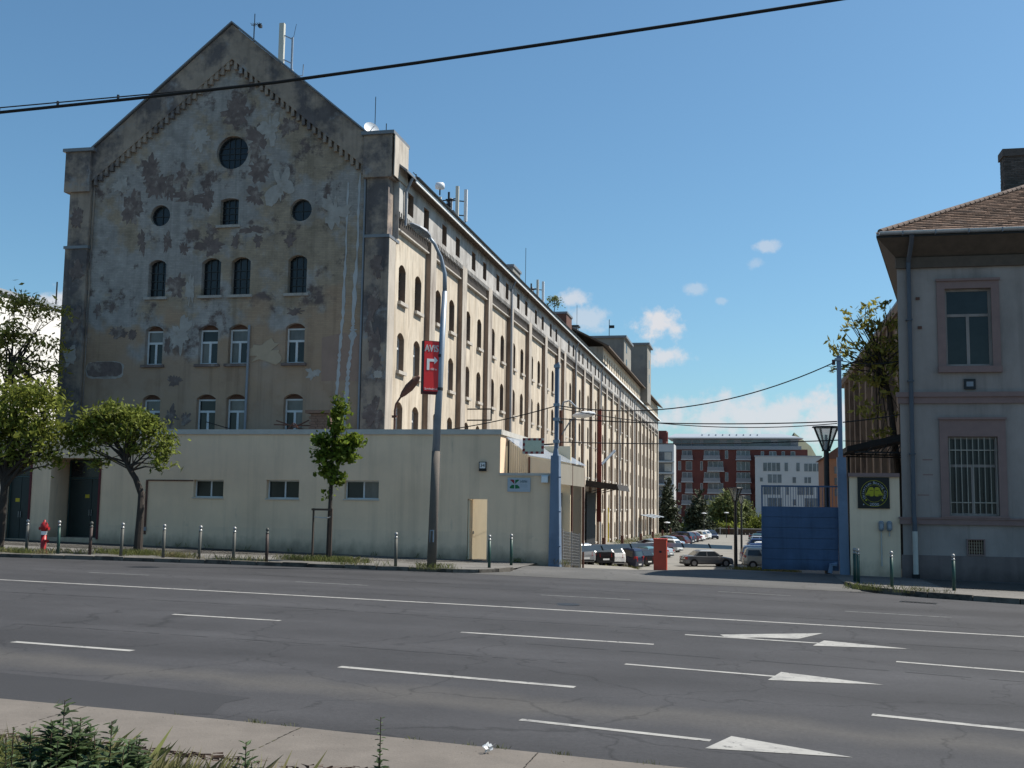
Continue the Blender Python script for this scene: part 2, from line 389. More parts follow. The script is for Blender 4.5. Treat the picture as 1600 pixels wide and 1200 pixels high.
def weather(m, amount=.25, sx=3.0, sz=.13, foot=0.0, foot_h=.5):
    """rain streaks running down the face and, if asked, splash dirt at its foot (street level follows the slope)"""
    nt = m.node_tree; N = nt.nodes; L = nt.links; p = N['Principled BSDF']
    src = p.inputs['Base Color'].links[0].from_socket
    geo = N.new('ShaderNodeNewGeometry')
    def nz(scale, loc, det):
        mp = N.new('ShaderNodeMapping'); mp.inputs['Scale'].default_value = scale; mp.inputs['Location'].default_value = loc
        L.new(geo.outputs['Position'], mp.inputs[0]); n = N.new('ShaderNodeTexNoise'); n.inputs['Scale'].default_value = 1; n.inputs['Detail'].default_value = det; n.inputs['Roughness'].default_value = .62
        L.new(mp.outputs[0], n.inputs[0]); return n.outputs['Fac']
    def mr(s, a, b, c, d):
        r = N.new('ShaderNodeMapRange'); L.new(s, r.inputs['Value'])
        for k, v in zip(('From Min', 'From Max', 'To Min', 'To Max'), (a, b, c, d)): r.inputs[k].default_value = v
        return r.outputs[0]
    def mul(c, f):
        x = N.new('ShaderNodeVectorMath'); x.operation = 'SCALE'; L.new(c, x.inputs[0]); L.new(f, x.inputs['Scale']); return x.outputs[0]
    cur = mul(src, mr(nz((sx, sx, sz), (3, 1, 0), 6), .50, .70, 1.0, 1 - amount))
    cur = mul(cur, mr(nz((.35, .35, .5), (0, 7, 2), 6), .35, .68, 1.06, 1 - amount * .5))
    if foot:
        s = N.new('ShaderNodeVectorMath'); s.operation = 'DOT_PRODUCT'; L.new(geo.outputs['Position'], s.inputs[0]); s.inputs[1].default_value = (.0196, .0042, 1.0)
        a = N.new('ShaderNodeMath'); a.operation = 'MULTIPLY_ADD'; L.new(nz((2.2, 2.2, 1.2), (0, 0, 5), 7), a.inputs[0]); a.inputs[1].default_value = -foot_h * 2; L.new(s.outputs['Value'], a.inputs[2])
        cur = mul(cur, mr(a.outputs[0], -foot_h * .9, foot_h * .25, 1 - foot, 1.0))
    L.new(cur, p.inputs['Base Color'])


weather(M['cream'], .14, 2.4, .10, .45, .45); weather(M['plinth'], .16, 2.4, .10, .5, .45); weather(M['gable'], .24, 2.6, .11); weather(M['pier'], .26, 3.0, .12); weather(M['house'], .22, 2.6, .10); weather(M['houseplinth'], .2, 3, .2, .4, .4)
weather(M['facade'], .22, 2.4, .08); weather(M['attic'], .24, 2.6, .15); weather(M['pil'], .2, 3, .1); weather(M['tower'], .25, 1.2, .06); weather(M['bluegate'], .22, 3, .25, .35, .3); weather(M['bluepost'], .2, 4, .15); weather(M['twin'], .3, 1.2, .06)


def paintmat(name, col, metal=.35):
    return mat('car paint ' + name, col, .28, .04, 2, spec=.5, metal=metal)


# ------------------------------------------------------------------ mesh building
def wloc(o):
    v = Vector(o.location)
    while o.parent:
        o = o.parent; v += o.location
    return v


class MB:
    def __init__(s): s.v = []; s.f = []

    def poly(s, pts):
        i = len(s.v); s.v += [tuple(p) for p in pts]; s.f.append(tuple(range(i, i + len(pts)))); return s

    def box(s, x0, x1, y0, y1, z0, z1):
        i = len(s.v)
        s.v += [(x0, y0, z0), (x1, y0, z0), (x1, y1, z0), (x0, y1, z0), (x0, y0, z1), (x1, y0, z1), (x1, y1, z1), (x0, y1, z1)]
        s.f += [(i, i + 3, i + 2, i + 1), (i + 4, i + 5, i + 6, i + 7), (i, i + 1, i + 5, i + 4), (i + 1, i + 2, i + 6, i + 5), (i + 2, i + 3, i + 7, i + 6), (i + 3, i, i + 4, i + 7)]
        return s

    def hull8(s, lo, hi):
        """two quads (4 points each) joined into a solid"""
        i = len(s.v); s.v += [tuple(p) for p in lo] + [tuple(p) for p in hi]
        s.f += [(i + 3, i + 2, i + 1, i), (i + 4, i + 5, i + 6, i + 7)] + [(i + k, i + (k + 1) % 4, i + 4 + (k + 1) % 4, i + 4 + k) for k in range(4)]
        return s

    def prism(s, pts, ext):
        n = len(pts); i = len(s.v); e = Vector(ext)
        s.v += [tuple(p) for p in pts] + [tuple(Vector(p) + e) for p in pts]
        s.f += [tuple(range(i + n - 1, i - 1, -1)), tuple(range(i + n, i + 2 * n))]
        s.f += [(i + k, i + (k + 1) % n, i + n + (k + 1) % n, i + n + k) for k in range(n)]
        return s

    def tube(s, path, r, n=8, cap=True):
        path = [Vector(p) for p in path]; m = len(path)
        rs = r if isinstance(r, (list, tuple)) else [r] * m
        i = len(s.v); prev = None
        for k in range(m):
            t = (path[min(k + 1, m - 1)] - path[max(k - 1, 0)])
            t = t.normalized() if t.length > 1e-9 else Vector((0, 0, 1))
            if prev is None:
                a = t.orthogonal().normalized()
            else:
                a = (prev - t * prev.dot(t)); a = a.normalized() if a.length > 1e-6 else t.orthogonal().normalized()
            prev = a; b = t.cross(a)
            for j in range(n):
                w = 2 * pi * j / n
                s.v.append(tuple(path[k] + (a * cos(w) + b * sin(w)) * rs[k]))
        for k in range(m - 1):
            for j in range(n):
                s.f.append((i + k * n + j, i + k * n + (j + 1) % n, i + (k + 1) * n + (j + 1) % n, i + (k + 1) * n + j))
        if cap:
            s.f.append(tuple(i + j for j in range(n - 1, -1, -1))); s.f.append(tuple(i + (m - 1) * n + j for j in range(n)))
        return s

    def lathe(s, prof, c=(0, 0, 0), n=12):
        """profile of (radius, z)"""
        return s.tube([(c[0], c[1], c[2] + z) for r, z in prof], [max(r, .001) for r, z in prof], n)

    def bar(s, a, b, w, h=None):
        """square bar from a to b"""
        a = Vector(a); b = Vector(b); t = (b - a).normalized()
        x = t.cross(Vector((0, 0, 1)));
        x = x.normalized() if x.length > 1e-4 else Vector((1, 0, 0))
        y = x.cross(t); h = h or w
        q = [x * (w / 2) + y * (h / 2), -x * (w / 2) + y * (h / 2), -x * (w / 2) - y * (h / 2), x * (w / 2) - y * (h / 2)]
        return s.hull8([a + k for k in q], [b + k for k in q])

    def build(s, name, m=None, parent=None, smooth=False, **props):
        me = bpy.data.meshes.new(name)
        me.from_pydata(s.v, [], s.f)
        if smooth:
            me.polygons.foreach_set('use_smooth', [True] * len(me.polygons))
        me.update()
        if m: me.materials.append(m)
        o = bpy.data.objects.new(name, me); COL.objects.link(o)
        if parent:
            o.parent = parent; o.location = -wloc(parent)
        for k, v in props.items(): o[k] = v
        return o


def tag(o, label=None, cat=None, group=None, kind=None):
    if label: o['label'] = label
    if cat: o['category'] = cat
    if group: o['group'] = group
    if kind: o['kind'] = kind
    return o


def thing(name, loc, label, cat, group=None):
    o = bpy.data.objects.new(name, None); COL.objects.link(o); o.location = loc
    o.empty_display_size = .3
    return tag(o, label, cat, group)


def dup(root, loc, rotz=0.0, label=None, paint=None):
    """copy a thing, its parts and their sub-parts"""
    def cp(o, par):
        c = o.copy(); COL.objects.link(c)
        if par: c.parent = par
        if paint and o.get('painted'):
            c.material_slots[0].link = 'OBJECT'; c.material_slots[0].material = paint
        for ch in list(o.children): cp(ch, c)
        return c
    r = cp(root, None); r.location = loc; r.rotation_euler = (0, 0, rotz)
    if label: r['label'] = label
    return r


def inside(p, poly):
    x, y = p; c = False; n = len(poly)
    for i in range(n):
        x1, y1 = poly[i]; x2, y2 = poly[(i + 1) % n]
        if (y1 > y) != (y2 > y) and x < (x2 - x1) * (y - y1) / (y2 - y1) + x1: c = not c
    return c


def arch(s0, s1, z0, z1, rise, n=6):
    """opening outline with a segmental arch of the given rise"""
    if rise <= 0: return [(s0, z0), (s1, z0), (s1, z1), (s0, z1)]
    pts = [(s0, z0), (s1, z0)]
    w = (s1 - s0) / 2; c = (s0 + s1) / 2
    R = (w * w + rise * rise) / (2 * rise); a = math.asin(min(1, w / R))
    for k in range(n + 1):
        t = a - 2 * a * k / n
        pts.append((c + R * sin(t), z1 - R + R * cos(t)))
    return pts


def disc(c, z, r, n=24): return [(c + r * cos(2 * pi * k / n), z + r * sin(2 * pi * k / n)) for k in range(n)]


def wall(mb, outline, holes, fr, depth=.3):
    """a wall face with openings and their reveals; fr(s, z, d) gives the world point, d = depth into the wall"""
    vs = []; es = []
    for lp in [outline] + holes:
        i = len(vs); n = len(lp); vs += [Vector(p) for p in lp]; es += [(i + k, i + (k + 1) % n) for k in range(n)]
    ov, oe, of = delaunay_2d_cdt(vs, es, [], 1, 1e-5)[:3]
    i = len(mb.v); mb.v += [tuple(fr(p.x, p.y, 0)) for p in ov]
    bbs = [(min(p[0] for p in h), max(p[0] for p in h), min(p[1] for p in h), max(p[1] for p in h), h) for h in holes]
    for f in of:
        c = sum((ov[k] for k in f), Vector((0, 0))) / len(f)
        if any(b[0] < c.x < b[1] and b[2] < c.y < b[3] and inside((c.x, c.y), b[4]) for b in bbs): continue
        if not inside((c.x, c.y), outline): continue
        mb.f.append(tuple(i + k for k in f))
    for h in holes:
        n = len(h)
        for k in range(n):
            a, b = h[k], h[(k + 1) % n]
            mb.poly([fr(*a, 0), fr(*b, 0), fr(*b, depth), fr(*a, depth)])
    return mb


def blob(rs, cx, cz, rx, rz, n=56, j=.22):
    """ragged island outline: a few broad lobes plus finer and finer breaks"""
    co = [(k, rs.gauss(0, 1) * j * .95 / k ** .62, rs.uniform(0, 6.28)) for k in range(2, 20)]
    out = []
    for k in range(n):
        t = 2 * pi * k / n
        r = max(.35, 1 + sum(a * cos(m * t + p) for m, a, p in co) + rs.uniform(-.05, .05))
        out.append((cx + rx * r * cos(t), cz + rz * r * sin(t)))
    return out


def text(body, size, name, m, parent, origin, ax, ay, off=.006, align='LEFT', extrude=.004, spacing=1.0, sx=1.0):
    cu = bpy.data.curves.new('lettering', 'FONT'); cu.body = body; cu.size = size; cu.align_x = align; cu.extrude = extrude
    cu.space_character = spacing; cu.resolution_u = 3
    to = bpy.data.objects.new('lettering', cu); COL.objects.link(to)
    dg = bpy.context.evaluated_depsgraph_get(); dg.update()
    me = bpy.data.meshes.new_from_object(to.evaluated_get(dg))
    bpy.data.objects.remove(to); bpy.data.curves.remove(cu)
    ax = Vector(ax).normalized(); ay = Vector(ay).normalized(); az = ax.cross(ay)
    o = Vector(origin) + az * off
    for v in me.vertices: v.co = o + ax * v.co.x * sx + ay * v.co.y + az * v.co.z
    me.materials.clear(); me.materials.append(m)
    ob = bpy.data.objects.new(name, me); COL.objects.link(ob); ob.parent = parent; ob.location = -wloc(parent)
    return ob


def smooth01(a, b, x):
    t = max(0, min(1, (x - a) / (b - a))); return t * t * (3 - 2 * t)


# ------------------------------------------------------------------ ground
def gz(u, v): return -.0196 * u - .0042 * v


LOT = -2.95


def terrain(u, v):
    v0 = 40.3 + 3.9 * smooth01(-4.5, -.5, u) if u > -9 else 43.5
    s = gz(u, min(v, v0))
    z = s - .0562 * max(0, v - v0)
    d = z - LOT
    z = LOT + (d if d > .5 else (.25 + max(0, d + .5) ** 2 / 4 - .25) if d > -.5 else 0)     # eased toe of the ramp
    far = smooth01(205, 300, v); z -= far * 1.0
    if v > 50 and u < -9.5:            # bank along the foot of the warehouse
        b = smooth01(-10.0, -14.2, u) if False else max(0, min(1, (-10.2 - u) / 4.0))
        b = b * b * (3 - 2 * b) * smooth01(50, 70, v)
        foot = -1.95 - max(0, v - 115) * .006
        z = z * (1 - b) + max(z, foot) * b
    return z


RZ = -.1   # carriageway lies below the pavement


def sheet(name, poly, zf, m, kind='structure', nmax=None, lift=0.0):
    """flat polygon laid on the height function"""
    mb = MB(); mb.poly([(x, y, zf(x, y) + lift) for x, y in poly]); o = mb.build(name, m); tag(o, kind=kind); return o


def rz_(u, v): return gz(u, v) + RZ


mb = MB()
us = [-400, -150, -80, -50, -35, -28] + [-24 + k * 1.0 for k in range(0, 42)] + [22, 30, 45, 80, 150, 400]
vs_ = [-60, -20, 0, 8.8, 20, 36.0, 38] + [39 + k for k in range(20)] + [61 + 3 * k for k in range(0, 56)] + [235, 260, 300, 400, 700, 1500]
for v in vs_:
    for u in us:
        z = terrain(max(-60, min(60, u)), v)
        if v < 38: z = gz(max(-60, min(60, u)), v) - .5
        elif v < 58 and -9.2 < u < 5.2: z -= .06
        mb.v.append((u, v, z))
nu = len(us)
for j in range(len(vs_) - 1):
    for i in range(nu - 1):
        a = j * nu + i; mb.f.append((a, a + 1, a + nu + 1, a + nu))
tag(mb.build('ground', M['lotground'], smooth=True), kind='structure')

sheet('road', [(-150, 9.6), (60, 9.6), (60, 38.6), (-150, 38.6)], rz_, M['asphalt'])

KERB_L = [(-70, 31.2), (-40, 31.6), (-30, 31.9), (-23.93, 32.68), (-21.97, 33.24), (-19.15, 33.94), (-16.7, 34.5), (-14.18, 34.95), (-13.02, 35.2), (-10.9, 35.5), (-9.5, 35.72), (-8.7, 36.1), (-8.2, 36.8), (-7.95, 38.0)]
KERB_R = [(3.0, 38.2), (3.2, 36.9), (3.75, 35.6), (5.0, 34.55), (7.3, 33.7), (10, 33.4), (16, 33.3), (40, 33.3)]
sheet('pavement', KERB_L + [(-7.9, 38.5), (-7.9, 42.6), (-70, 42.6)], gz, M['pave'])
sheet('pavement', KERB_R + [(40, 43.9), (3.0, 44.4)], gz, M['pave'])
# driveway between the kerbs: up to the gate line, then down the ramp
mb = MB()
rows = [(35.6, RZ + .004), (37.2, RZ + .03), (38.6, -.03)] + [(39.4 + k * .9, -.008) for k in range(19)]
prev = None
for v, o in rows:
    x0 = -9.0 if v < 37 else (-7.89 if v < 43 else -7.0); x1 = 3.3
    row = []
    for k in range(9):
        x = x0 + (x1 - x0) * k / 8
        row.append((x, v, (gz(x, v) if v < 39 else terrain(x, v)) + o))
    if prev:
        for k in range(8): mb.poly([prev[k], prev[k + 1], row[k + 1], row[k]])
    prev = row
tag(mb.build('driveway', M['drive'], smooth=True), kind='structure')

# kerbs: one stone after the other
kerb = tag(bpy.data.objects.new('kerb', None), kind='structure'); COL.objects.link(kerb)


def lay_kerb(line, w=.16, inward=1, lift=.0):
    pts = [Vector((x, y, 0)) for x, y in line]
    i = 0; pos = pts[0].copy(); rem = 0
    segs = []
    L = 1.0
    path = [];
    for a, b in zip(pts, pts[1:]):
        n = max(1, round((b - a).length / L))
        for k in range(n): path.append((a.lerp(b, k / n), a.lerp(b, (k + 1) / n)))
    for a, b in path:
        if a.x < -34 or a.x > 22: continue
        t = (b - a).normalized(); nn = Vector((-t.y, t.x, 0)) * inward
        j = RND.uniform(-.012, .012)
        a2 = a + t * .012; b2 = b - t * .012
        q = [a2 - nn * .02, b2 - nn * .02, b2 + nn * w, a2 + nn * w]
        lo = [(p.x, p.y, rz_(p.x, p.y) - .05) for p in q]
        hi = [(p.x, p.y, gz(p.x, p.y) + .012 + lift + j) for p in q]
        MB().hull8(lo, hi).build('kerb_stone', M['kerb'], kerb)


lay_kerb(KERB_L, lift=.015)
lay_kerb(KERB_R, lift=.05)

# near side: concrete strip with a rounded lip, dark bed in front of it
NEAR = [(-40, 12.3), (-12, 11.15), (-7.81, 10.81), (-5.89, 10.71), (-4.13, 10.55), (-2.14, 10.33), (-1.08, 10.22), (0.5, 10.08), (4, 9.9), (30, 9.2)]
LIP = [(30, 7.6), (4, 8.2), (0.5, 8.6), (-3.13, 8.86), (-4.09, 8.90), (-5.19, 8.95), (-6.18, 9.08), (-6.61, 9.16), (-12, 9.6), (-40, 10.6)]
slab = MB()
slab.poly([(x, y, gz(x, y) - .075) for x, y in NEAR + LIP])
for a, b in zip(NEAR, NEAR[1:]):
    slab.poly([(a[0], a[1], gz(*a) - .075), (b[0], b[1], gz(*b) - .075), (b[0], b[1], gz(*b) - .2), (a[0], a[1], gz(*a) - .2)])
for a, b in zip(LIP, LIP[1:]):
    prev = None
    for k in range(6):
        t = pi / 2 * k / 5
        o = (-.10 * sin(t), -.075 - .10 * (1 - cos(t)))
        q = [(a[0], a[1] + o[0], gz(*a) + o[1]), (b[0], b[1] + o[0], gz(*b) + o[1])]
        if prev: slab.poly([prev[0], prev[1], q[1], q[0]])
        prev = q
    slab.poly([prev[0], prev[1], (b[0], b[1] - .1, gz(*b) - .7), (a[0], a[1] - .1, gz(*a) - .7)])
so_ = tag(slab.build('concrete_strip', M['concrete']), kind='structure')
# casting joints across the strip
def interp(line, u):
    l = sorted(line)
    for a, b in zip(l, l[1:]):
        if a[0] <= u <= b[0]: return a[1] + (b[1] - a[1]) * (u - a[0]) / (b[0] - a[0])
for u in (-11.6, -9.1, -6.75, -4.3, -1.9, .6, 3.1):
    v1 = interp(NEAR, u) - .01; v0_ = interp(LIP, u) + .0
    jm = MB(); n = 12
    for k in range(n):
        f0, f1 = k / n, (k + 1) / n; j0 = RND.uniform(-.006, .006)
        jm.poly([(u + j0 - .006, v0_ + (v1 - v0_) * f0, gz(u, v0_) - .0735), (u + j0 + .007, v0_ + (v1 - v0_) * f0, gz(u, v0_) - .0735), (u + j0 + .006, v0_ + (v1 - v0_) * f1, gz(u, v1) - .0735), (u + j0 - .005, v0_ + (v1 - v0_) * f1, gz(u, v1) - .0735)])
    jm.build('joint', M['soil'], so_)
# grit and small stones that collect along the strip and in the gutter
gm = MB(); rs0 = random.Random(91)
for k in range(520):
    u = rs0.uniform(-9, 3); edge = interp(NEAR, u)
    if rs0.random() < .6: v = edge + abs(rs0.gauss(0, .22)); z = rz_(u, v) + .002
    elif rs0.random() < .5: v = edge - abs(rs0.gauss(0, .35)); z = gz(u, v) - .074
    else: v = rs0.uniform(11, 22); z = rz_(u, v) + .002
    r = rs0.uniform(.002, .0065); a = rs0.uniform(0, 3)
    i = len(gm.v); gm.v += [(u + r * cos(a + t), v + r * sin(a + t), z) for t in (0, 1.6, 3.1, 4.7)] + [(u, v, z + r * .8)]
    gm.f += [(i, i + 1, i + 4), (i + 1, i + 2, i + 4), (i + 2, i + 3, i + 4), (i + 3, i, i + 4)]
tag(gm.build('grit', M['kerb']), kind='stuff')
sheet('planting_bed', [(-40, -8), (30, -8), (30, 7.7), (4, 8.3), (-3.1, 8.9), (-6.6, 9.2), (-40, 10.6)], lambda u, v: gz(u, v) - .47, M['soil'])

# ------------------------------------------------------------------ road markings
def strip(name, line, w, m=None):
    mb = MB()
    for a, b in zip(line, line[1:]):
        a = Vector((*a, 0)); b = Vector((*b, 0)); t = (b - a).normalized(); n = Vector((-t.y, t.x, 0)) * (w / 2)
        mb.poly([(p.x, p.y, rz_(p.x, p.y) + .004) for p in (a - n, b - n, b + n, a + n)])
    return tag(mb.build(name, m or M['paint']), kind='structure')


strip('lane_line', [(-60, 24.9), (-40, 24.75), (-18.04, 24.70), (-11.31, 24.74), (-5.17, 24.66), (0.35, 24.45), (5.3, 24.24), (14, 23.7), (40, 22)], .17)
for l in ([(-10.63, 14.93), (-8.63, 14.83)], [(-5.44, 14.64), (-2.17, 14.27)], [(1.35, 13.75), (5.2, 12.92)], [(-17.5, 15.15), (-13.8, 15.05)]): strip('lane_dash', l, .15)
for l in ([(-4.98, 19.41), (-1.6, 19.30)], [(2.24, 18.91), (6.2, 18.15)]): strip('lane_dash', l, .14)
strip('lane_dash', [(-10.59, 19.56), (-8.43, 19.55)], .14)
for l in ([(-17.94, 28.30), (-16.14, 28.38)], [(-11.99, 28.71), (-9.92, 28.68)], [(-5.22, 28.46), (-2.94, 28.43)], [(2.2, 28.22), (4.57, 28.02)]): strip('lane_dash', l, .12, M['paintfaint'])
strip('stop_line', [(-0.9, 32.9), (1.1, 32.6)], .1, M['paintfaint'])


M['tar'] = mat('tar filled seam', (.020, .020, .021), .7, .2, 5)
M['newasphalt'] = mat('newer darker asphalt', (.033, .0325, .0345), .88, .12, .6, fine=.16, bump=.25, bscale=150)


def seam(line, w, seed):
    rsx = random.Random(seed); mb = MB(); pts = []
    for a, b in zip(line, line[1:]):
        n = max(2, int((Vector(b) - Vector(a)).length / .22))
        for k in range(n): pts.append((a[0] + (b[0] - a[0]) * k / n, a[1] + (b[1] - a[1]) * k / n + rsx.gauss(0, .018)))
    for a, b in zip(pts, pts[1:]):
        if rsx.random() < .12: continue
        ww = 1.7 * w * rsx.uniform(.4, 1.3); mb.poly([(a[0], a[1] - ww, rz_(*a) + .0025), (b[0], b[1] - ww, rz_(*b) + .0025), (b[0], b[1] + ww, rz_(*b) + .0025), (a[0], a[1] + ww, rz_(*a) + .0025)])
    tag(mb.build('asphalt_seam', M['tar']), kind='structure')


seam([(-3.6, 18.35), (2.0, 17.75), (6, 17.0)], .008, 1)
seam([(-18, 21.9), (-9, 22.0), (-2, 21.8), (6, 21.4)], .010, 2)
seam([(-12, 16.9), (-6, 16.7), (-2.4, 16.4)], .006, 3)
seam([(-.9, 24.3), (-.4, 21.6), (-.55, 18.6), (-.2, 16.1), (-.35, 14.3)], .006, 4)
seam([(-9.0, 26.3), (1, 25.9), (8, 25.2)], .009, 5)
seam([(-14, 30.5), (-5, 30.9), (3, 30.2)], .012, 6)
pp = [(-12, 11.3), (-8.0, 10.86), (-5.9, 10.78), (-5.45, 10.98), (-5.62, 11.6), (-5.5, 12.0), (-6.4, 12.15), (-7.6, 12.3), (-9.5, 12.45), (-12, 12.6)]
tag(MB().poly([(x, y, rz_(x, y) + .0022) for x, y in pp]).build('asphalt_patch', M['newasphalt']), kind='structure')
pp = [(-7.9, 29.6), (-5.6, 29.75), (-5.5, 31.4), (-7.8, 31.2)]
tag(MB().poly([(x, y, rz_(x, y) + .0022) for x, y in pp]).build('asphalt_patch', M['newasphalt']), kind='structure')
t_ = thing('manhole_cover', (-4.2, 22.6, .0), 'round iron manhole cover flush with the road in the far lanes', 'manhole')
MB().poly([(-4.2 + .33 * cos(a), 26.1 + .33 * sin(a), rz_(-4.2, 26.1) + .004) for a in [2 * pi * k / 24 for k in range(24)]]).build('cover', M['darkmetal'], t_)


def arrow(pts): 
    mb = MB(); mb.poly([(x, y, rz_(x, y) + .005) for x, y in pts]); return tag(mb.build('lane_arrow', M['paint']), kind='structure')


strip('lane_arrow', [(-2.39, 11.90), (-.40, 11.56)], .11)
arrow([(-.44, 11.16), (-.20, 11.86), (.93, 11.27)])
strip('lane_arrow', [(-1.8, 16.67), (.33, 16.38)], .12)
arrow([(.22, 15.98), (.42, 16.86), (1.75, 16.22)])
strip('lane_arrow', [(-1.18, 21.08), (1.2, 20.93)], .14)
arrow([(1.05, 20.48), (1.3, 21.42), (2.72, 20.83)])
arrow([(-.56, 21.42), (1.36, 22.72), (.85, 21.45), (.1, 21.28), (-.2, 20.98), (-.45, 21.02)])

# ------------------------------------------------------------------ the old warehouse
U0 = -15.90; UW = -32.5; VG = 48.0; VE = 201.0
GND = -2.4
ware = thing('warehouse', (-24, 48, 0), 'long weathered cream warehouse with a peeling gabled end', 'warehouse')
gfr = lambda s, z, d: (s, VG + .22 + d, z)
gopen = []
GW = []   # gable windows (u0,u1,z0,z1,rise,style)
for a, b in ((-28.2, -27.28), (-25.42, -24.44), (-23.90, -22.93), (-21.04, -20.1)):
    GW.append((a, b, 11.82, 13.64, .22, 'dark'))
    GW.append((a, b, 8.55, 10.42, .20, 'white'))
    GW.append((a + .02, b + .02, 5.30, 7.12, .20, 'white'))
GW.append((-24.6, -23.66, 15.20, 16.52, .10, 'grid'))
GC = [(-27.73, 15.81, .52), (-20.5, 15.79, .54), (-24.1, 18.76, .82)]
holes = [arch(a, b, z0, z1, r) for a, b, z0, z1, r, st in GW] + [disc(c, z, r) for c, z, r in GC]
APEX = (-24.28, 25.08)
field = [(-31.42, GND), (-17.2, GND), (-17.2, 17.55), (-24.24, 23.35), (-31.42, 17.62)]
wb = MB(); wall(wb, field, holes, gfr, .35)
wb.build('gable_wall', M['gable'], ware)
# raking parapet band, standing proud of the field
pb = MB()
band = [(-31.45, 17.62), (-31.45, 19.18), APEX, (-17.2, 19.18), (-17.2, 17.55), (-24.24, 23.35)]
# split in two convex halves
for q in ([band[0], band[1], APEX, band[5]], [band[5], APEX, band[3], band[4]]):
    pb.prism([(u, VG + .02, z) for u, z in q], (0, .6, 0))
pb.build('raking_band', M['pier'], ware)
cb = MB()
for (u0, z0, u1, z1) in ((-31.35, 17.66, -24.3, 23.28), (-24.18, 23.28, -17.3, 17.58)):
    n = 25
    for k in range(n):
        t = (k + .5) / n; u = u0 + (u1 - u0) * t; z = z0 + (z1 - z0) * t
        cb.box(u - .075, u + .075, VG + .04, VG + .22, z - .34, z + .12)
        cb.box(u + .075, u + .20, VG + .10, VG + .22, z - .06, z + .12)
cb.build('corbel_table', M['pier'], ware, kind='stuff')
cp = MB()
for a, b in (((-31.6, 19.12), (APEX[0], 25.13)), ((APEX[0], 25.13), (-17.1, 19.12))):
    cp.prism([(a[0], VG - .1, a[1]), (b[0], VG - .1, b[1]), (b[0], VG - .1, b[1] + .09), (a[0], VG - .1, a[1] + .09)], (0, .8, 0))
cp.build('gable_coping', M['roofmetal'], ware)
# corner piers
for a, b, sd in ((-32.62, -31.42, -1), (-17.2, -16.08, 1)):
    d = MB(); d.box(a, b, VG, 49.0 if sd > 0 else 49.4, GND, 14.32); d.box(a + .08 * (sd < 0), b - .08 * (sd > 0), VG + .03, 49.0, 14.32, 17.1)
    d.build('corner_pier', M['pier'] if sd < 0 else M['pier'], ware)
    e = MB()
    e.box(a - .16, b + (.10 if sd > 0 else .0), VG - .14, 50.0, 17.1, 19.1)
    e.build('pier_head', M['pier'], ware)
    MB().box(a - .26, b + .22, VG - .26, 50.2, 19.1, 19.26).build('pier_cap', M['roofmetal'], ware); MB().box(a - .06, b + .06, VG - .06, 49.45, 14.28, 14.42).build('pier_ledge', M['roofmetal'], ware)
# plaster on the sunlit flank of the right pier
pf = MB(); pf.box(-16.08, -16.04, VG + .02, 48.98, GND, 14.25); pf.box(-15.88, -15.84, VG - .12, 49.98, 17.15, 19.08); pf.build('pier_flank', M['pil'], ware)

# windows of the gable
def gwin(a, b, z0, z1, rise, st):
    v = VG + .22 + .30; c = (a + b) / 2
    f = MB(); zt = z1 - rise
    if st == 'white':
        w = .075; zt = z1 - rise - .02
        zm = z0 + (zt - z0) * .64
        f.box(a, a + w, v - .05, v, z0, zt); f.box(b - w, b, v - .05, v, z0, zt)
        f.box(a + w, b - w, v - .05, v, z0, z0 + w); f.box(a + w, b - w, v - .05, v, zt - w, zt)
        f.box(a + w, b - w, v - .055, v, zm - .05, zm + .05); f.box(c - .055, c + .055, v - .055, v, z0 + w, zm - .05)
        fo = f.build('window', M['whitewood'], ware)
        for (p0, p1, q0, q1) in ((a + w, b - w, zm + .05, zt - w), (a + w, c - .055, z0 + w, zm - .05), (c + .055, b - w, z0 + w, zm - .05)):
            gm = M['curtain'] if RND.random() < .3 else M['glass']
            MB().box(p0, p1, v - .02, v - .005, q0, q1).build('pane', gm, fo)
        MB().prism([(x, v - .03, z) for x, z in arch(a, b, zt, z1, rise)], (0, .03, 0)).build('lunette', M['lunette'], fo)
    else:
        nx = 3 if st == 'dark' else 3; nz = 4
        for k in range(1, nx):
            u = a + (b - a) * k / nx; f.box(u - .02, u + .02, v - .04, v, z0, z1 - .02)
        for k in range(1, nz):
            z = z0 + (z1 - rise - z0) * k / nz; f.box(a, b, v - .045, v, z - .018, z + .018)
        fo = f.build('window', M['darksteel'], ware)
        MB().prism([(x, v + .005, z) for x, z in arch(a, b, z0, z1, rise)], (0, .02, 0)).build('pane', M['glassdark'], fo)
    s = MB(); s.box(a - .14, b + .14, VG + .22 - .13, VG + .22 + .2, z0 - .13, z0 - .002); s.build('window_sill', M['greypatch'] if st != 'white' else M['darkpatch'], ware)


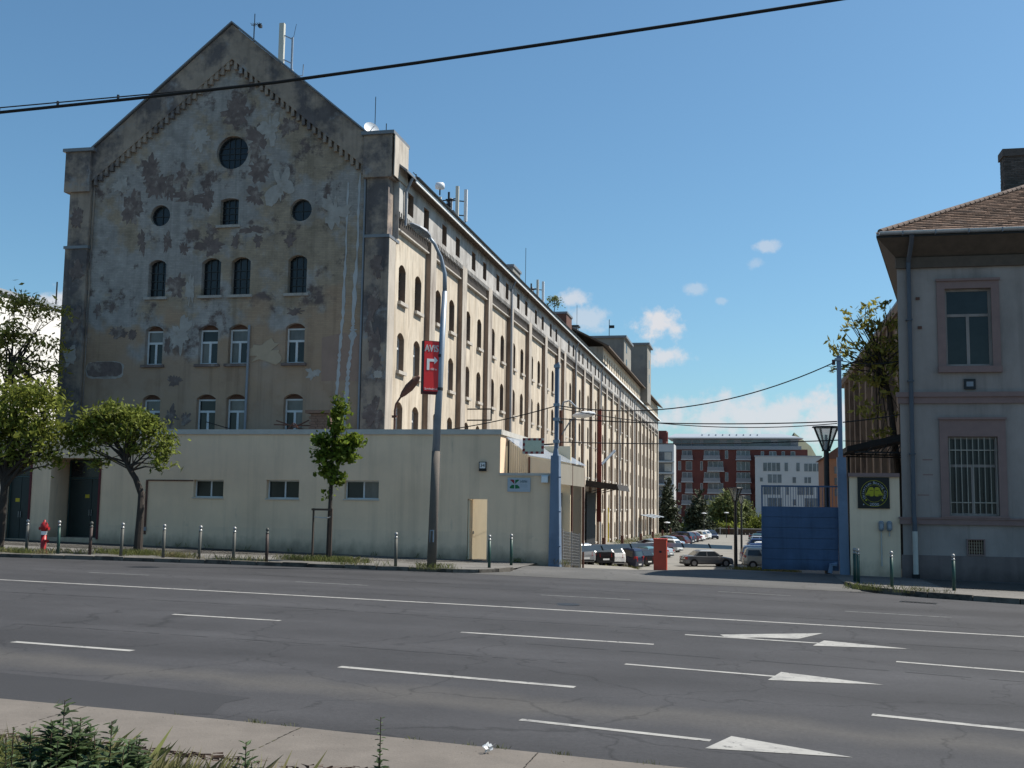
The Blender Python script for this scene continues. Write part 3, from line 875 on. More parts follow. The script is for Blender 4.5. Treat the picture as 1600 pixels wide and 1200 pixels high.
for g in GW: gwin(*g)
for c, z, r in GC:
    f = MB(); v = VG + .5
    for k in range(24):
        t = 2 * pi * k / 24; t2 = 2 * pi * (k + 1) / 24
        f.hull8([(c + (r - .05) * cos(t), v - .05, z + (r - .05) * sin(t)), (c + r * cos(t), v - .05, z + r * sin(t)), (c + r * cos(t2), v - .05, z + r * sin(t2)), (c + (r - .05) * cos(t2), v - .05, z + (r - .05) * sin(t2))],
                [(c + (r - .05) * cos(t), v, z + (r - .05) * sin(t)), (c + r * cos(t), v, z + r * sin(t)), (c + r * cos(t2), v, z + r * sin(t2)), (c + (r - .05) * cos(t2), v, z + (r - .05) * sin(t2))])
    for k in (-1, 0, 1):
        if r > .7 or k == 0:
            h = sqrt(r * r - (k * .28) ** 2); f.box(c + k * .28 - .015, c + k * .28 + .015, v - .04, v, z - h, z + h); f.box(c - h, c + h, v - .04, v, z + k * .28 - .015, z + k * .28 + .015)
    fo = f.build('round_window', M['darksteel'], ware)
    MB().prism([(u, v + .002, zz) for u, zz in disc(c, z, r)], (0, .02, 0)).build('pane', M['glassdark'], fo)

# repairs and losses of render on the gable
rs = random.Random(31)
DARK = [(-28.35, 18.06, .48, .7), (-28.01, 17.31, .61, .57), (-29.24, 16.26, .48, .83), (-27.32, 17.19, .27, .57), (-26.64, 17.69, .34, .51), (-26.22, 16.66, .93, .25), (-25.25, 16.53, .27, .56), (-25.02, 15.0, .33, .2), (-22.87, 19.26, .46, .82), (-22.65, 17.87, .59, .56), (-22.86, 16.58, .46, .37), (-23.99, 20.77, .73, .64), (-21.27, 19.89, .39, .44), (-22.92, 14.94, .52, .19), (-26.71, 12.35, .47, .5), (-28.64, 14.56, .2, .5), (-27.29, 14.51, .2, .44), (-26.4, 14.14, .2, .31), (-25.08, 14.25, .66, .43), (-30.8, 11.24, .17, .31), (-30.08, 11.31, .14, .19), (-29.64, 10.12, .47, .25), (-28.89, 10.02, .2, .25), (-27.02, 9.46, .14, .43), (-26.69, 6.06, .33, .36), (-25.9, 5.96, .22, .3), (-26.58, 7.78, .33, .24), (-22.61, 14.41, .19, .28), (-23.74, 14.38, .2, .28), (-21.0, 14.35, .22, .28), (-20.62, 10.95, .35, .15)]
LIGHT = [(-19.63, 8.04, .28, .24), (-21.58, 16.95, .5, .8), (-22.18, 19.78, .39, .72), (-25.79, 19.51, .42, .5), (-18.82, 15.6, .55, .65), (-29.9, 17.4, .4, .35), (-25.98, 12.17, .22, .62), (-26.33, 10.03, .45, .7)]
for c, z, r, st in ((-24.1, 18.76, .82, 0), (-27.73, 15.81, .52, 0), (-20.5, 15.79, .54, 0)):
    pass


PN = [0]


def patch(pts, m, t=.012, v=VG + .22):
    PN[0] += 1; t += .0004 * PN[0]
    MB().prism([(u, v - t, z) for u, z in pts], (0, t + .01, 0)).build('plaster_patch', m, ware)


for cx, cz, rx, rz2 in DARK: patch(blob(rs, cx, cz, rx, rz2, 64, .26), M['darkpatch'], .004)
for cx, cz, rx, rz2 in LIGHT: patch(blob(rs, cx, cz, rx, rz2, 64, .26), M['greypatch'], .007)
patch(blob(rs, -22.0, 9.05, .8, .5, 24, .3), M['tanpatch'], .02)
def sq(cx, cz, rx, rz2, n=40): return [(cx + rx * math.copysign(abs(cos(t)) ** .45, cos(t)) * rs.uniform(.97, 1.03), cz + rz2 * math.copysign(abs(sin(t)) ** .5, sin(t)) * rs.uniform(.95, 1.05)) for t in [2 * pi * k / n for k in range(n)]]
patch(sq(-30.25, 8.32, 1.0, .42), M['greypatch'], .006)
patch(sq(-30.28, 8.36, .93, .36), M['darkpatch'], .012)
MB().prism([(u, VG + .214, z) for u, z in [(-19.25, 9.70), (-18.9, 9.78), (-18.2, 9.92), (-17.7, 9.8), (-17.42, 9.84), (-17.40, 7.65), (-18.0, 7.72), (-19.2, 7.68)]], (0, .02, 0)).build('plaster_patch', M['pinkpatch'], ware)
for (pts, w) in (([(-18.2, 17.0), (-18.2, 13.7), (-18.26, 10.6), (-18.36, 9.0), (-18.40, 7.6), (-18.6, 5.0)], .055), ([(-17.62, 17.4), (-17.65, 13.7), (-17.75, 10.4), (-17.74, 9.8), (-17.92, 8.2), (-17.95, 7.4), (-18.05, 4.8)], .07)):
    L_ = []; R_ = []
    for (a, b) in zip(pts, pts[1:]):
        for k in range(12):
            t = k / 12; u = a[0] + (b[0] - a[0]) * t; z = a[1] + (b[1] - a[1]) * t
            ww = w * rs.uniform(.45, 1.5) * (.7 if z > 13 else 1.1) * (2.2 if 9.6 < z < 10.1 and w > .06 else 1); u += rs.uniform(-.02, .02); L_.append((u - ww, z)); R_.append((u + ww, z))
    for k in range(len(L_) - 1):
        MB().prism([(L_[k][0], VG + .2, L_[k][1]), (R_[k][0], VG + .2, R_[k][1]), (R_[k + 1][0], VG + .2, R_[k + 1][1]), (L_[k + 1][0], VG + .2, L_[k + 1][1])], (0, .03, 0)).build('lime_run', M['streak'], ware)
PIERP = [(-16.6, 12.97, .25, .54), (-16.68, 11.33, .28, .47), (-16.85, 10.5, .2, .7), (-16.6, 9.24, .27, .8), (-16.45, 8.2, .24, .41), (-16.6, 6.17, .4, .64), (-31.92, 13.2, .35, .44), (-31.9, 10.75, .34, .63), (-32.08, 15.83, .3, .51)]
for cx, cz, rx, rz2 in PIERP: patch(blob(rs, cx, cz, rx, rz2, 56, .24), M['darkpatch'], .008, VG + (.03 if cz > 14.4 else 0))
patch(blob(rs, -16.4, 7.95, .21, .18), M['greypatch'], .02, VG)
patch(blob(rs, -32.0, 9.0, .28, .5), M['greypatch'], .02, VG)
# lightning conductors and pipes on the gable
t = MB(); t.tube([(-17.32, VG + .15, 17.5), (-17.34, VG + .15, 4)], .055, 8); t.build('downpipe', M['pipe'], ware)
t = MB(); t.tube([(-22.83, VG + .12, 10.35), (-22.86, VG + .12, 4)], .06, 8); t.build('downpipe', M['pipe'], ware)
t = MB(); t.tube([(-31.3, VG + .16, 17.6), (-31.3, VG + .16, 4)], .03, 6); t.build('conductor', M['pier'], ware)

# ---- long facade
PIL = [54.4, 60.95, 67.5, 74.1, 80.8, 87.5, 93.8, 97.0, 103.3, 109.2] + [115.0 + 6.0 * k for k in range(14)] + [VE]
PW = 1.0
REC = .28
ROWS = [(11.67, 13.5), (8.38, 10.22), (5.10, 6.92), (1.85, 3.6), (-1.6, .3)]
ffr = lambda s, z, d: (U0 - REC - d, s, z)
afr = lambda s, z, d: (U0 - d, s, z)
rev = MB(); fw_mb = MB(); at_mb = MB(); wins = []; awins = []; corb = MB(); ledge = MB(); frz = MB()
ups = []
prev = 48.98
for i, p in enumerate(PIL):
    a = prev; b = p
    if b - a < 2.4:
        ws = []
    elif i == 0: ws = [50.5, 53.15]
    else:
        ws = [a + (b - a) * .26, a + (b - a) * .77]
    hl = []
    for c in ws:
        for r, (z0, z1) in enumerate(ROWS):
            hl.append(arch(c - .55, c + .55, z0, z1, .25)); wins.append((c, z0, z1, r, i))
    wall(fw_mb, [(a, GND - .6), (b, GND - .6), (b, 15.0), (a, 15.0)], hl, ffr, 0.02)
    for h in hl:
        for k in range(len(h)):
            p_, q_ = h[k], h[(k + 1) % len(h)]; rev.poly([ffr(*p_, .02), ffr(*q_, .02), ffr(*q_, .34), ffr(*p_, .34)])
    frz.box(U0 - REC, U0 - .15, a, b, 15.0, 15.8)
    ledge.box(U0 - REC, U0 - .09, a + .002, b - .002, 14.92, 14.998)
    n = int((b - a) / .30)
    for k in range(n):
        c = a + (b - a) * (k + .5) / n
        corb.box(U0 - .148, U0 + .002, c - .06, c + .06, 15.50, 15.72)
    prev = b + PW
# attic above
ah = []
prev = 48.98
for i, p in enumerate(PIL):
    if p - prev > 2.4:
        ws = [50.7, 53.4] if i == 0 else [prev + (p - prev) * .26, prev + (p - prev) * .77]
        for c in ws:
            ah.append([(c - .46, 15.95), (c + .46, 15.95), (c + .46, 17.02), (c - .46, 17.02)]); awins.append((c, 15.97, 16.95, i))
    prev = p + PW
wall(at_mb, [(48.9, 15.72), (VE, 15.72), (VE, 17.45), (48.9, 17.45)], ah, afr, .02)
for h in ah:
    for k in range(4): rev.poly([afr(*h[k], .02), afr(*h[(k + 1) % 4], .02), afr(*h[(k + 1) % 4], .33), afr(*h[k], .33)])
at_mb.poly([(U0, 49.3, 15.72), (U0, VE, 15.72), (U0 - .16, VE, 15.72), (U0 - .16, 49.3, 15.72)])
at_mb.box(U0 - .5, U0 - .003, 48.88, 48.9, 14.4, 17.45); at_mb.box(U0 - .5, U0 - .17, 48.9, 48.99, 14.4, 15.7)
fw_mb.build('facade_wall', M['facade'], ware)
rev.build('window_reveals', M['reveal'], ware, kind='stuff')
at_mb.build('attic_wall', M['attic'], ware)
frz.build('frieze', M['frieze'], ware)
ledge.build('string_course', M['sill'], ware)
corb.build('corbel_table', M['attic'], ware, kind='stuff')
pmesh = MB().box(0, REC, 0, PW, GND - .6, 15.72).build('pilaster', M['pil'], ware)
pmesh.location = Vector((U0 - REC, PIL[0], 0)) - wloc(ware)
for p in PIL[1:]:
    o = pmesh.copy(); COL.objects.link(o); o.location = Vector((U0 - REC, p, 0)) - wloc(ware)
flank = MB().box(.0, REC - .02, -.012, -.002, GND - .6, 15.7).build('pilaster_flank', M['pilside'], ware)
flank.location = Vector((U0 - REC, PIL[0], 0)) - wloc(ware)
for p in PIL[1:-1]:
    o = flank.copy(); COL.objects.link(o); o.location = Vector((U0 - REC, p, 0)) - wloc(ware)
# facade windows share meshes
def fmesh(kind, w, h, rise):
    f = MB(); a, b = -w / 2, w / 2; zt = h - rise * .5; x = 0
    if kind == 'white':
        t = .07; zm = h * .62
        f.box(x - .05, x, a, a + t, 0, h - rise); f.box(x - .05, x, b - t, b, 0, h - rise); f.box(x - .05, x, a + t, b - t, 0, t)
        f.box(x - .05, x, a + t, b - t, h - rise - t, h - rise); f.box(x - .05, x + .005, a + t, b - t, zm - .05, zm + .05); f.box(x - .05, x + .005, -.05, .05, t, zm - .05)
        f.prism([(x - .05, y, z) for y, z in arch(a, b, h - rise + .002, h, rise)], (.045, 0, 0))
    else:
        for k in (-1, 1): f.box(x - .04, x, a + w / 2 + k * w / 6 - .018, a + w / 2 + k * w / 6 + .018, 0, h - .03)
        for k in range(1, 5): f.box(x - .04, x + .004, a, b, h * k / 5 - .018, h * k / 5 + .018)
    return f


def pmeshf(w, h, rise): return MB().prism([(-.075, y, z) for y, z in arch(-w / 2, w / 2, 0, h, rise)], (.02, 0, 0))


protos = {}
for c, z0, z1, r, i in wins:
    if z1 < 1 and c < 100: continue
    kind = 'dark' if r == 0 or (r > 2 and i > 4) or (r == 1 and i in (3, 6)) else 'white'
    key = (kind, round(z1 - z0, 2))
    loc = Vector((U0 - REC - .26, c, z0)) - wloc(ware)
    if key not in protos:
        o = fmesh(kind, 1.1, z1 - z0, .25).build('window', M['darksteel' if kind == 'dark' else 'whitewood'], ware)
        p = pmeshf(1.1, z1 - z0, .25).build('pane', M['glassdark' if kind == 'dark' else 'glass']); p.parent = o; p.location = (0, 0, 0)
        s = MB().box(-.02, .42, -.62, .62, -.16, -.003).build('window_sill', M['sill']); s.parent = o; s.location = (0, 0, 0)
        protos[key] = (o, p, s)
    else:
        o0, p0, s0 = protos[key]
        o = o0.copy(); COL.objects.link(o)
        for q in ((p0, s0) if c < 150 else (p0,)):
            x = q.copy(); COL.objects.link(x); x.parent = o
    o.location = loc
o0 = None
for c, z0, z1, i in awins:
    loc = Vector((U0 - .24, c, z0)) - wloc(ware)
    if o0 is None:
        f = MB(); f.box(-.04, 0, -.46, -.4, -.02, 1.05); f.box(-.04, 0, .4, .46, -.02, 1.05); f.box(-.04, 0, -.03, .03, 0, .97); f.box(-.04, 0, -.35, .35, .9, .97)
        o0 = f.build('attic_window', M['darksteel'], ware)
        p0 = MB().box(-.07, -.045, -.46, .46, -.02, 1.05).build('pane', M['glassdark']); p0.parent = o0; p0.location = (0, 0, 0); o = o0
    else:
        o = o0.copy(); COL.objects.link(o); x = p0.copy(); COL.objects.link(x); x.parent = o
    o.location = loc

# eaves: soffit box, white fascia board, gutter, snow guards
EZ = 17.45
e = MB(); e.box(U0 - .3, U0 + .42, 50.02, VE + .3, EZ, EZ + .06); e.build('soffit', M['soffit'], ware)
e = MB(); e.box(U0 + .42, U0 + .47, 50.02, VE + .3, EZ - .06, EZ + .12); e.build('fascia', M['white'], ware)
e = MB()
pts = [(U0 + .50 + .09 * cos(t), 0, EZ + .22 + .09 * sin(t)) for t in [pi + pi * k / 6 for k in range(7)]]
e.prism([(x, 50.05, z) for x, _, z in pts], (0, 72.5, 0)); e.build('gutter', M['darkmetal'], ware)
# roof planes
RIDGE = (-24.3, 24.35)
r = MB()
r.prism([(U0 + .45, 48.6, EZ + .16), (RIDGE[0], 48.6, RIDGE[1]), (UW - .4, 48.6, EZ + .16), (UW - .4, 48.6, EZ + .06), (RIDGE[0], 48.6, RIDGE[1] - .1), (U0 + .45, 48.6, EZ + .06)], (0, 74, 0))
r.build('roof', M['roofmetal'], ware)
sg = MB()
for k in range(60):
    v = 51 + k * 1.2; sg.box(U0 + .12, U0 + .16, v - .04, v + .04, EZ + .38, EZ + .66)
sg.bar((U0 + .14, 50.5, EZ + .6), (U0 + .14, 122, EZ + .6), .03); sg.build('snow_guard', M['darkmetal'], ware)
# body behind the faces so that no light leaks in
b = MB(); b.box(UW + .05, UW + .25, 49, VE, GND - .6, EZ); b.box(UW + .1, U0 - REC - .5, VE - .2, VE - .02, GND - .6, EZ); b.build('rear_wall', M['gable'], ware)

# the taller rear part of the range
VT = 124.0
tfr = lambda s, z, d: (U0 - .04 - d, s, z)
hl = []; tw = []
v = VT + 1.4
while v < VE - 1:
    hl.append([(v - .42, 17.95), (v + .42, 17.95), (v + .42, 19.2), (v - .42, 19.2)]); tw.append(v); v += 2.25
tm = MB(); wall(tm, [(VT, 17.6), (VE, 17.6), (VE, 20.0), (VT, 20.0)], hl, tfr, .3)
tm.poly([(U0 - .04, VT, 17.5), (U0 - .04, VT, 20.0), (UW, VT, 20.0), (UW, VT, 17.5)])
tm.poly([(U0 - .04, VE, 17.5), (U0 - .04, VE, 20.0), (UW, VE, 20.0), (UW, VE, 17.5)])
tm.build('upper_storey_wall', M['facade'], ware)
o0 = None
for v in tw:
    if o0 is None:
        o0 = MB().box(-.03, 0, -.42, .42, 0, 1.25).build('attic_window', M['glassdark'], ware); o = o0
    else: o = o0.copy(); COL.objects.link(o)
    o.location = Vector((U0 - .3, v, 17.95)) - wloc(ware)
r = MB(); r.prism([(U0 + .75, VT - 1.2, 19.95), (RIDGE[0], VT - 1.2, 24.6), (UW, VT - 1.2, 20.0), (UW, VT - 1.2, 19.85), (RIDGE[0], VT - 1.2, 24.4), (U0 + .75, VT - 1.2, 19.78)], (0, VE - VT + 2.2, 0))
r.build('roof', M['soffit'], ware)
r = MB(); r.box(U0 - .03, U0 + .35, VT, VE + .2, 17.46, 17.68); r.build('cornice', M['sill'], ware)
# downpipes with hoppers
for v in (49.62, 73.9, 103.0, 121.4, 139.6, 158):
    t = MB(); t.tube([(U0 + .4, v, EZ + .05), (U0 + .10, v, EZ - .6), (U0 + .10, v, GND if v > 50 else 15.2)], .07, 8); t.build('downpipe', M['pipe'], ware)
t = MB(); t.box(U0 - .1, U0 + .34, 119.85, 120.15, .5, 12.6); t.build('duct', M['redsteel'], ware)
t = MB(); t.tube([(U0 + .3, 120.2, 6.6), (U0 + 1.6, 121.6, 8.2)], .16, 8); t.build('vent_pipe', M['lampgrey'], ware)
# yellow gas pipe and pale ground floor repairs
t = MB(); t.tube([(U0 + .12, 128, -1.9), (U0 + .12, 128, 2.0)], .07, 6); t.build('gas_pipe', M['yellow'], ware)
# empty sign frame sticking out from a pilaster
t = MB(); t.bar((U0, 62.5, 7.62), (U0 + 1.45, 62.5, 7.62), .07); t.bar((U0, 62.5, 6.98), (U0 + 1.45, 62.5, 6.98), .07); t.bar((U0 + 1.42, 62.5, 6.98), (U0 + 1.42, 62.5, 7.62), .07)
t.build('sign_frame', M['darkmetal'], ware)
# loading canopy
aw = thing('loading_canopy', (U0, 113, 4.4), 'dark flat loading canopy jutting out from the long warehouse facade', 'canopy')
t = MB(); t.hull8([(U0, 110.6, 4.1), (U0 + 3.3, 110.6, 3.75), (U0 + 3.3, 121, 3.75), (U0, 121, 4.1)], [(U0, 110.6, 4.72), (U0 + 3.1, 110.6, 4.34), (U0 + 3.1, 121, 4.34), (U0, 121, 4.72)]); t.build('canopy_sheet', M['awning'], aw)
for v in (111.2, 116, 120.6):
    MB().bar((U0, v, 3.5), (U0 + 2.7, v, 4.2), .08).build('bracket', M['darkmetal'], aw)
MB().box(U0 - .06, U0 + .04, 111.2, 117.6, -1.9, 3.5).build('dark_panel', M['black'], ware)  # flat dark panel on the wall below the canopy
for k, v in enumerate((170, 178, 186)):
    sm = thing('entrance_canopy', (U0, v, .8), ['small pale canopy over a doorway nearest the parked cars', 'small pale canopy over a doorway in the middle of the row', 'small pale canopy over the last doorway of the warehouse'][k], 'canopy', 'small doorway canopies far down the warehouse')
    MB().hull8([(U0, v - 2, .9), (U0 + 2.0, v - 2, .5), (U0 + 2.0, v + 2, .5), (U0, v + 2, .9)], [(U0, v - 2, 1.0), (U0 + 2.0, v - 2, .58), (U0 + 2.0, v + 2, .58), (U0, v + 2, 1.0)]).build('canopy_sheet', M['lightroof'], sm)

# towers and stacks on the roof
def chimney(name, u0, u1, v0, v1, z0, z1, label, m, capm):
    t = thing(name, ((u0 + u1) / 2, v0, z0), label, 'chimney')
    MB().box(u0, u1, v0, v1, z0, z1 - .2).build('shaft', m, t); MB().box(u0 - .1, u1 + .1, v0 - .1, v1 + .1, z1 - .2, z1).build('cap', capm, t); return t


chimney('chimney_stack', -20.6, -18.55, 87, 90, 17, 21.5, 'broad grey rendered chimney stack, nearest along the warehouse roof', M['tower'], M['roofmetal'])
chimney('chimney_stack', -20.9, -18.2, 112, 115.5, 17, 21.95, 'brick chimney stack with a sapling growing on it, middle of the warehouse roof', M['rust'], M['roofmetal'])
chimney('chimney_stack', -21.5, -18.6, 119.5, 123.6, 17.6, 19.3, 'low stained chimney block just before the taller rear storey', M['tower'], M['roofmetal'])
for nm, u0, u1, v0, v1, z1, lab in (('roof_tower', -24.5, -16.45, 150, 159, 25.2, 'wide grey stair tower rising above the rear roof'), ('roof_tower', -19.0, -14.9, 168, 174, 26.8, 'tall narrow grey tower at the far end of the rear roof')):
    t = thing(nm, ((u0 + u1) / 2, v0, 19.5), lab, 'tower')
    MB().box(u0, u1, v0, v1, 17.8, z1 - .3).build('tower_wall', M['tower'], t); MB().box(u0 - .25, u1 + .35, v0 - .25, v1 + .25, z1 - .3, z1).build('tower_roof', M['roofmetal'], t)
    for z in (21, 23.2): MB().box(u1 - .1, u1 + .02, v0 + 2.5, v0 + 3.6, z, z + 1.3).build('window', M['glassdark'], t)
t = thing('roof_vent', (-23.6, 150.5, 25.2), 'square metal vent box on top of the wide stair tower', 'vent')
MB().box(-24.3, -22.9, 150.3, 151.6, 25.2, 26.6).build('vent_box', M['pipe'], t); MB().box(-24.5, -22.7, 150.1, 151.8, 26.6, 26.8).build('vent_lid', M['darkmetal'], t)
t = thing('antenna_mast', (-19.0, 151, 25.2), 'thin antenna mast on top of the wide stair tower', 'antenna')
MB().tube([(-18.6, 151, 25.2), (-18.6, 151, 27.6)], .05, 6).build('mast', M['darkmetal'], t); MB().box(-18.6, -17.9, 150.95, 151.05, 26.4, 26.8).build('antenna_element', M['darkmetal'], t)

# ------------------------------------------------------------------ low street building
VW = 42.3
low = thing('street_building', (-20, VW, .1), 'long low cream street building with small windows and flat coping', 'building')
lfr = lambda s, z, d: (s, VW + d, z)
LW = [(-22.25, -20.92, 2.29, 3.0), (-19.05, -17.65, 2.28, 3.02), (-15.73, -14.30, 2.30, 3.03)]
RECS = [(-28.80, -26.49, .55, 3.86), (-30.95, -29.72, .45, 3.84)]
DOOR = (-10.68, -9.90, .02, 2.36)
out = [(-48, -1), (-7.41, -1), (-7.41, 3.28), (-9.42, 3.28), (-9.42, 4.98), (-48, 4.98)]
holes = [[(a, z0), (b, z0), (b, z1), (a, z1)] for a, b, z0, z1 in LW + RECS + [DOOR]]
m = MB(); wall(m, out, holes[:3], lfr, .40); m2 = MB()
m = MB(); vsave = holes
wall(m, out, holes, lfr, .28)
m.build('front_wall', M['cream'], low)
# paint band at the foot, 3 mm proud
pl = MB()
for a, b in ((-48, -30.95), (-29.72, -28.80), (-26.49, -10.68), (-9.90, -7.41)): pl.box(a, b, VW - .006, VW + .01, -1, 1.1)
pl.build('plinth', M['plinth'], low)
c = MB(); c.box(-48, -9.36, VW - .07, VW + .35, 4.86, 5.06); c.box(-9.55, -9.36, VW + .35, 47.6, 4.86, 5.06); c.build('coping', M['coping'], low)
c = MB(); c.box(-9.42, -7.36, VW - .05, VW + .32, 3.28, 3.38); c.build('coping', M['coping'], low)
c = MB(); c.box(-48, -11.05, VW + .3, 47.9, 4.7, 4.84); c.build('roof', M['roofmetal'], low)
c = MB(); c.box(-9.6, -9.42, VW + .012, 43.4, -1, 4.86); c.box(-7.7, -7.412, VW + .012, 43.3, -.6, 3.28); c.build('side_wall', M['cream'], low)
c = MB(); c.box(-11.0, -10.70, VW + .29, 47.5, -1, 4.7); c.box(-48, -7.5, 47.6, 47.8, -2, 4.7); c.build('yard_wall', M['whitedoor'], low)
for a, b, z0, z1 in LW:
    f = MB(); v = VW + .28; w = .05; cx = (a + b) / 2 + .03
    f.box(a, a + w, v - .06, v, z0, z1); f.box(b - w, b, v - .06, v, z0, z1); f.box(a + w, b - w, v - .06, v, z0, z0 + w); f.box(a + w, b - w, v - .06, v, z1 - w, z1); f.box(cx - .03, cx + .03, v - .06, v, z0 + w, z1 - w)
    fo = f.build('window', M['whitewood'], low)
    MB().box(a + w, cx - .03, v - .03, v - .01, z0 + w, z1 - w).build('pane', M['glass'], fo)
    MB().box(cx + .03, b - w, v - .03, v - .01, z0 + w, z1 - w).build('pane', M['curtain' if a > -16 else 'glass'], fo)
    MB().box(a - .03, b + .03, VW - .04, VW + .28, z0 - .05, z0 - .002).build('window_sill', M['coping'], low)
# deep recess with double green doors up a step
a, b, z0, z1 = RECS[0]
r = MB()
for q in ([(a, VW + .28, z0), (a, VW + 1.35, z0), (a, VW + 1.35, z1), (a, VW + .28, z1)], [(b, VW + .28, z0), (b, VW + 1.35, z0), (b, VW + 1.35, z1), (b, VW + .28, z1)],
          [(a, VW + .28, z1), (b, VW + .28, z1), (b, VW + 1.35, z1), (a, VW + 1.35, z1)]): r.poly(q)
r.build('recess_wall', M['cream'], low)
MB().box(a, b, VW + .28, VW + 1.5, z0 - .1, z0 - .001).build('door_step', M['concrete'], low)


def double_door(a, b, v, z0, z1, stickers):
    f = MB(); t = .07; zt = z1 - .75
    for x0, x1, y0, y1 in ((a, a + t, z0, z1), (b - t, b, z0, z1), (a + t, b - t, z1 - t, z1), (a + t, b - t, zt - .04, zt + .04)): f.box(x0, x1, v - .06, v + .04, y0, y1)
    d = f.build('door', M['greendoor2'], low)
    c = (a + b) / 2
    for x0, x1 in ((a + t, c - .01), (c + .01, b - t)):
        MB().box(x0, x1, v - .03, v + .02, z0, zt - .05).build('door_leaf', M['greendoor'], d)
    MB().box(a + t, b - t, v - .02, v + .01, zt + .05, z1 - t).build('transom_light', M['glassdark'], d)
    for x in (c - .05, c + .05): MB().box(x - .012, x + .012, v - .09, v - .06, z0 + .9, z0 + 1.15).build('handle', M['chrome'], d)
    for x, z in stickers: MB().box(x, x + .2, v - .034, v - .0305, z, z + .15).build('sticker', M['yellow'], d)


double_door(-28.74, -26.55, VW + 1.30, .555, 3.80, [(-27.0, 2.15), (-27.95, 2.2)])
MB().box(-26.53, -26.45, VW - .05, VW + .3, .5, 3.75).build('red_jamb', M['redtrim'], low)
double_door(-30.9, -29.78, VW + .30, .45, 3.82, [(-30.6, 2.0)])
MB().box(-29.76, -29.68, VW - .05, VW + .3, .45, 3.82).build('red_jamb', M['redtrim'], low)
# narrow doorway into the sunlit yard, its door leaf swung inwards
dl = MB(); dl.box(-10.66, -10.615, VW + .05, VW + .8, .05, 2.33); dl.build('door_leaf', M['whitedoor'], low)
MB().box(-10.62, -10.58, VW + .62, VW + .70, 1.0, 1.12).build('handle', M['chrome'], low)
MB().box(-10.695, -10.655, VW + .8, 46, -.5, 2.9).build('passage_wall', M['whitedoor'], low)
# conduit and cable duct on the render
t = MB(); t.box(-24.36, -24.28, VW - .05, VW - .008, .75, 2.98); t.box(-24.28, -22.26, VW - .03, VW - .008, 2.94, 2.99); t.build('conduit', M['rust'], low)
MB().box(-24.40, -24.24, VW - .09, VW - .051, .9, 1.05).build('junction_box', M['pipe'], low)
# roof clutter
t = thing('brick_chimney', (-18.2, 46, 4.8), 'short red brick chimney on the roof of the low street building', 'chimney')
for k in range(10):
    for j in range(3):
        x = -18.72 + j * .33 + (.08 if k % 2 else 0)
        MB().box(max(-18.72, x), min(-17.72, x + .315), 45.7, 46.5, 4.84 + k * .115, 4.84 + k * .115 + .103).build('brick', M['brick'], t)
MB().box(-18.66, -17.78, 45.76, 46.44, 4.84, 6.0).build('core', M['mortar'], t); MB().box(-18.85, -17.6, 45.55, 46.65, 6.0, 6.13).build('cap', M['brick'], t)
t = thing('steel_trestle', (-20, 46.2, 4.84), 'tangle of rusty steel bars lying beside the short brick chimney', 'steel bars')
for a, b in (((-20.5, 46.2, 5.0), (-19.0, 46.4, 5.75)), ((-20.45, 46.2, 5.72), (-18.9, 46.1, 5.25)), ((-20.6, 46.3, 5.55), (-18.8, 46.3, 5.5)), ((-20.3, 46.1, 4.85), (-19.6, 46.1, 5.6)), ((-19.0, 46.3, 4.85), (-19.6, 46.2, 5.6))):
    MB().bar(a, b, .05).build('bar', M['rust'], t)
for k in range(2): MB().tube([(-24.0 + k * 4.2, 46.5 + k, 5.7 - .3 * k), (-22.5 + k * 3, 46.6, 5.3), (-20.6, 46.3, 5.0)], .02, 5).build('loose_wire', M['black'], t)

# house number plate and company plate and lamp box: things fixed on the wall
t = thing('number_plate', (-10.08, VW - .08, 3.6), 'small white house number plate in a black box on the low cream wall', 'number plate')
MB().box(-10.23, -9.95, VW - .10, VW - .007, 3.44, 3.80).build('box', M['clubblack'], t)
MB().box(-10.20, -9.98, VW - .108, VW - .1005, 3.55, 3.77).build('plate', M['white'], t)
text('34', .19, 'lettering', M['clubblack'], t, (-10.09, VW - .108, 3.595), (1, 0, 0), (0, 0, 1), align='CENTER')
t = thing('company_sign', (-8.66, VW - .04, 2.9), 'pale blue sign with a red and green four leaf emblem', 'sign')
MB().box(-9.10, -8.21, VW - .05, VW - .007, 2.66, 3.19).build('panel', M['signblue'], t)


def leafp(x, z, sx, sz, mm):
    q = []
    for k in range(9):
        w = pi / 2 * k / 8; q.append((x + sx * .165 * cos(w) ** .8, z + sz * .165 * sin(w) ** .8))
    pts = [(x + sx * .015, z + sz * .015)] + [(x + sx * .19, z + sz * .17), (x + sx * .12, z + sz * .185), (x + sx * .02, z + sz * .17)] if sz > 0 else [(x + sx * .015, z + sz * .02), (x + sx * .11, z + sz * .02), (x + sx * .19, z + sz * .10), (x + sx * .19, z + sz * .155), (x + sx * .02, z + sz * .165)]
    MB().prism([(p, VW - .054, r) for p, r in pts], (0, .003, 0)).build('emblem_leaf', mm, t)


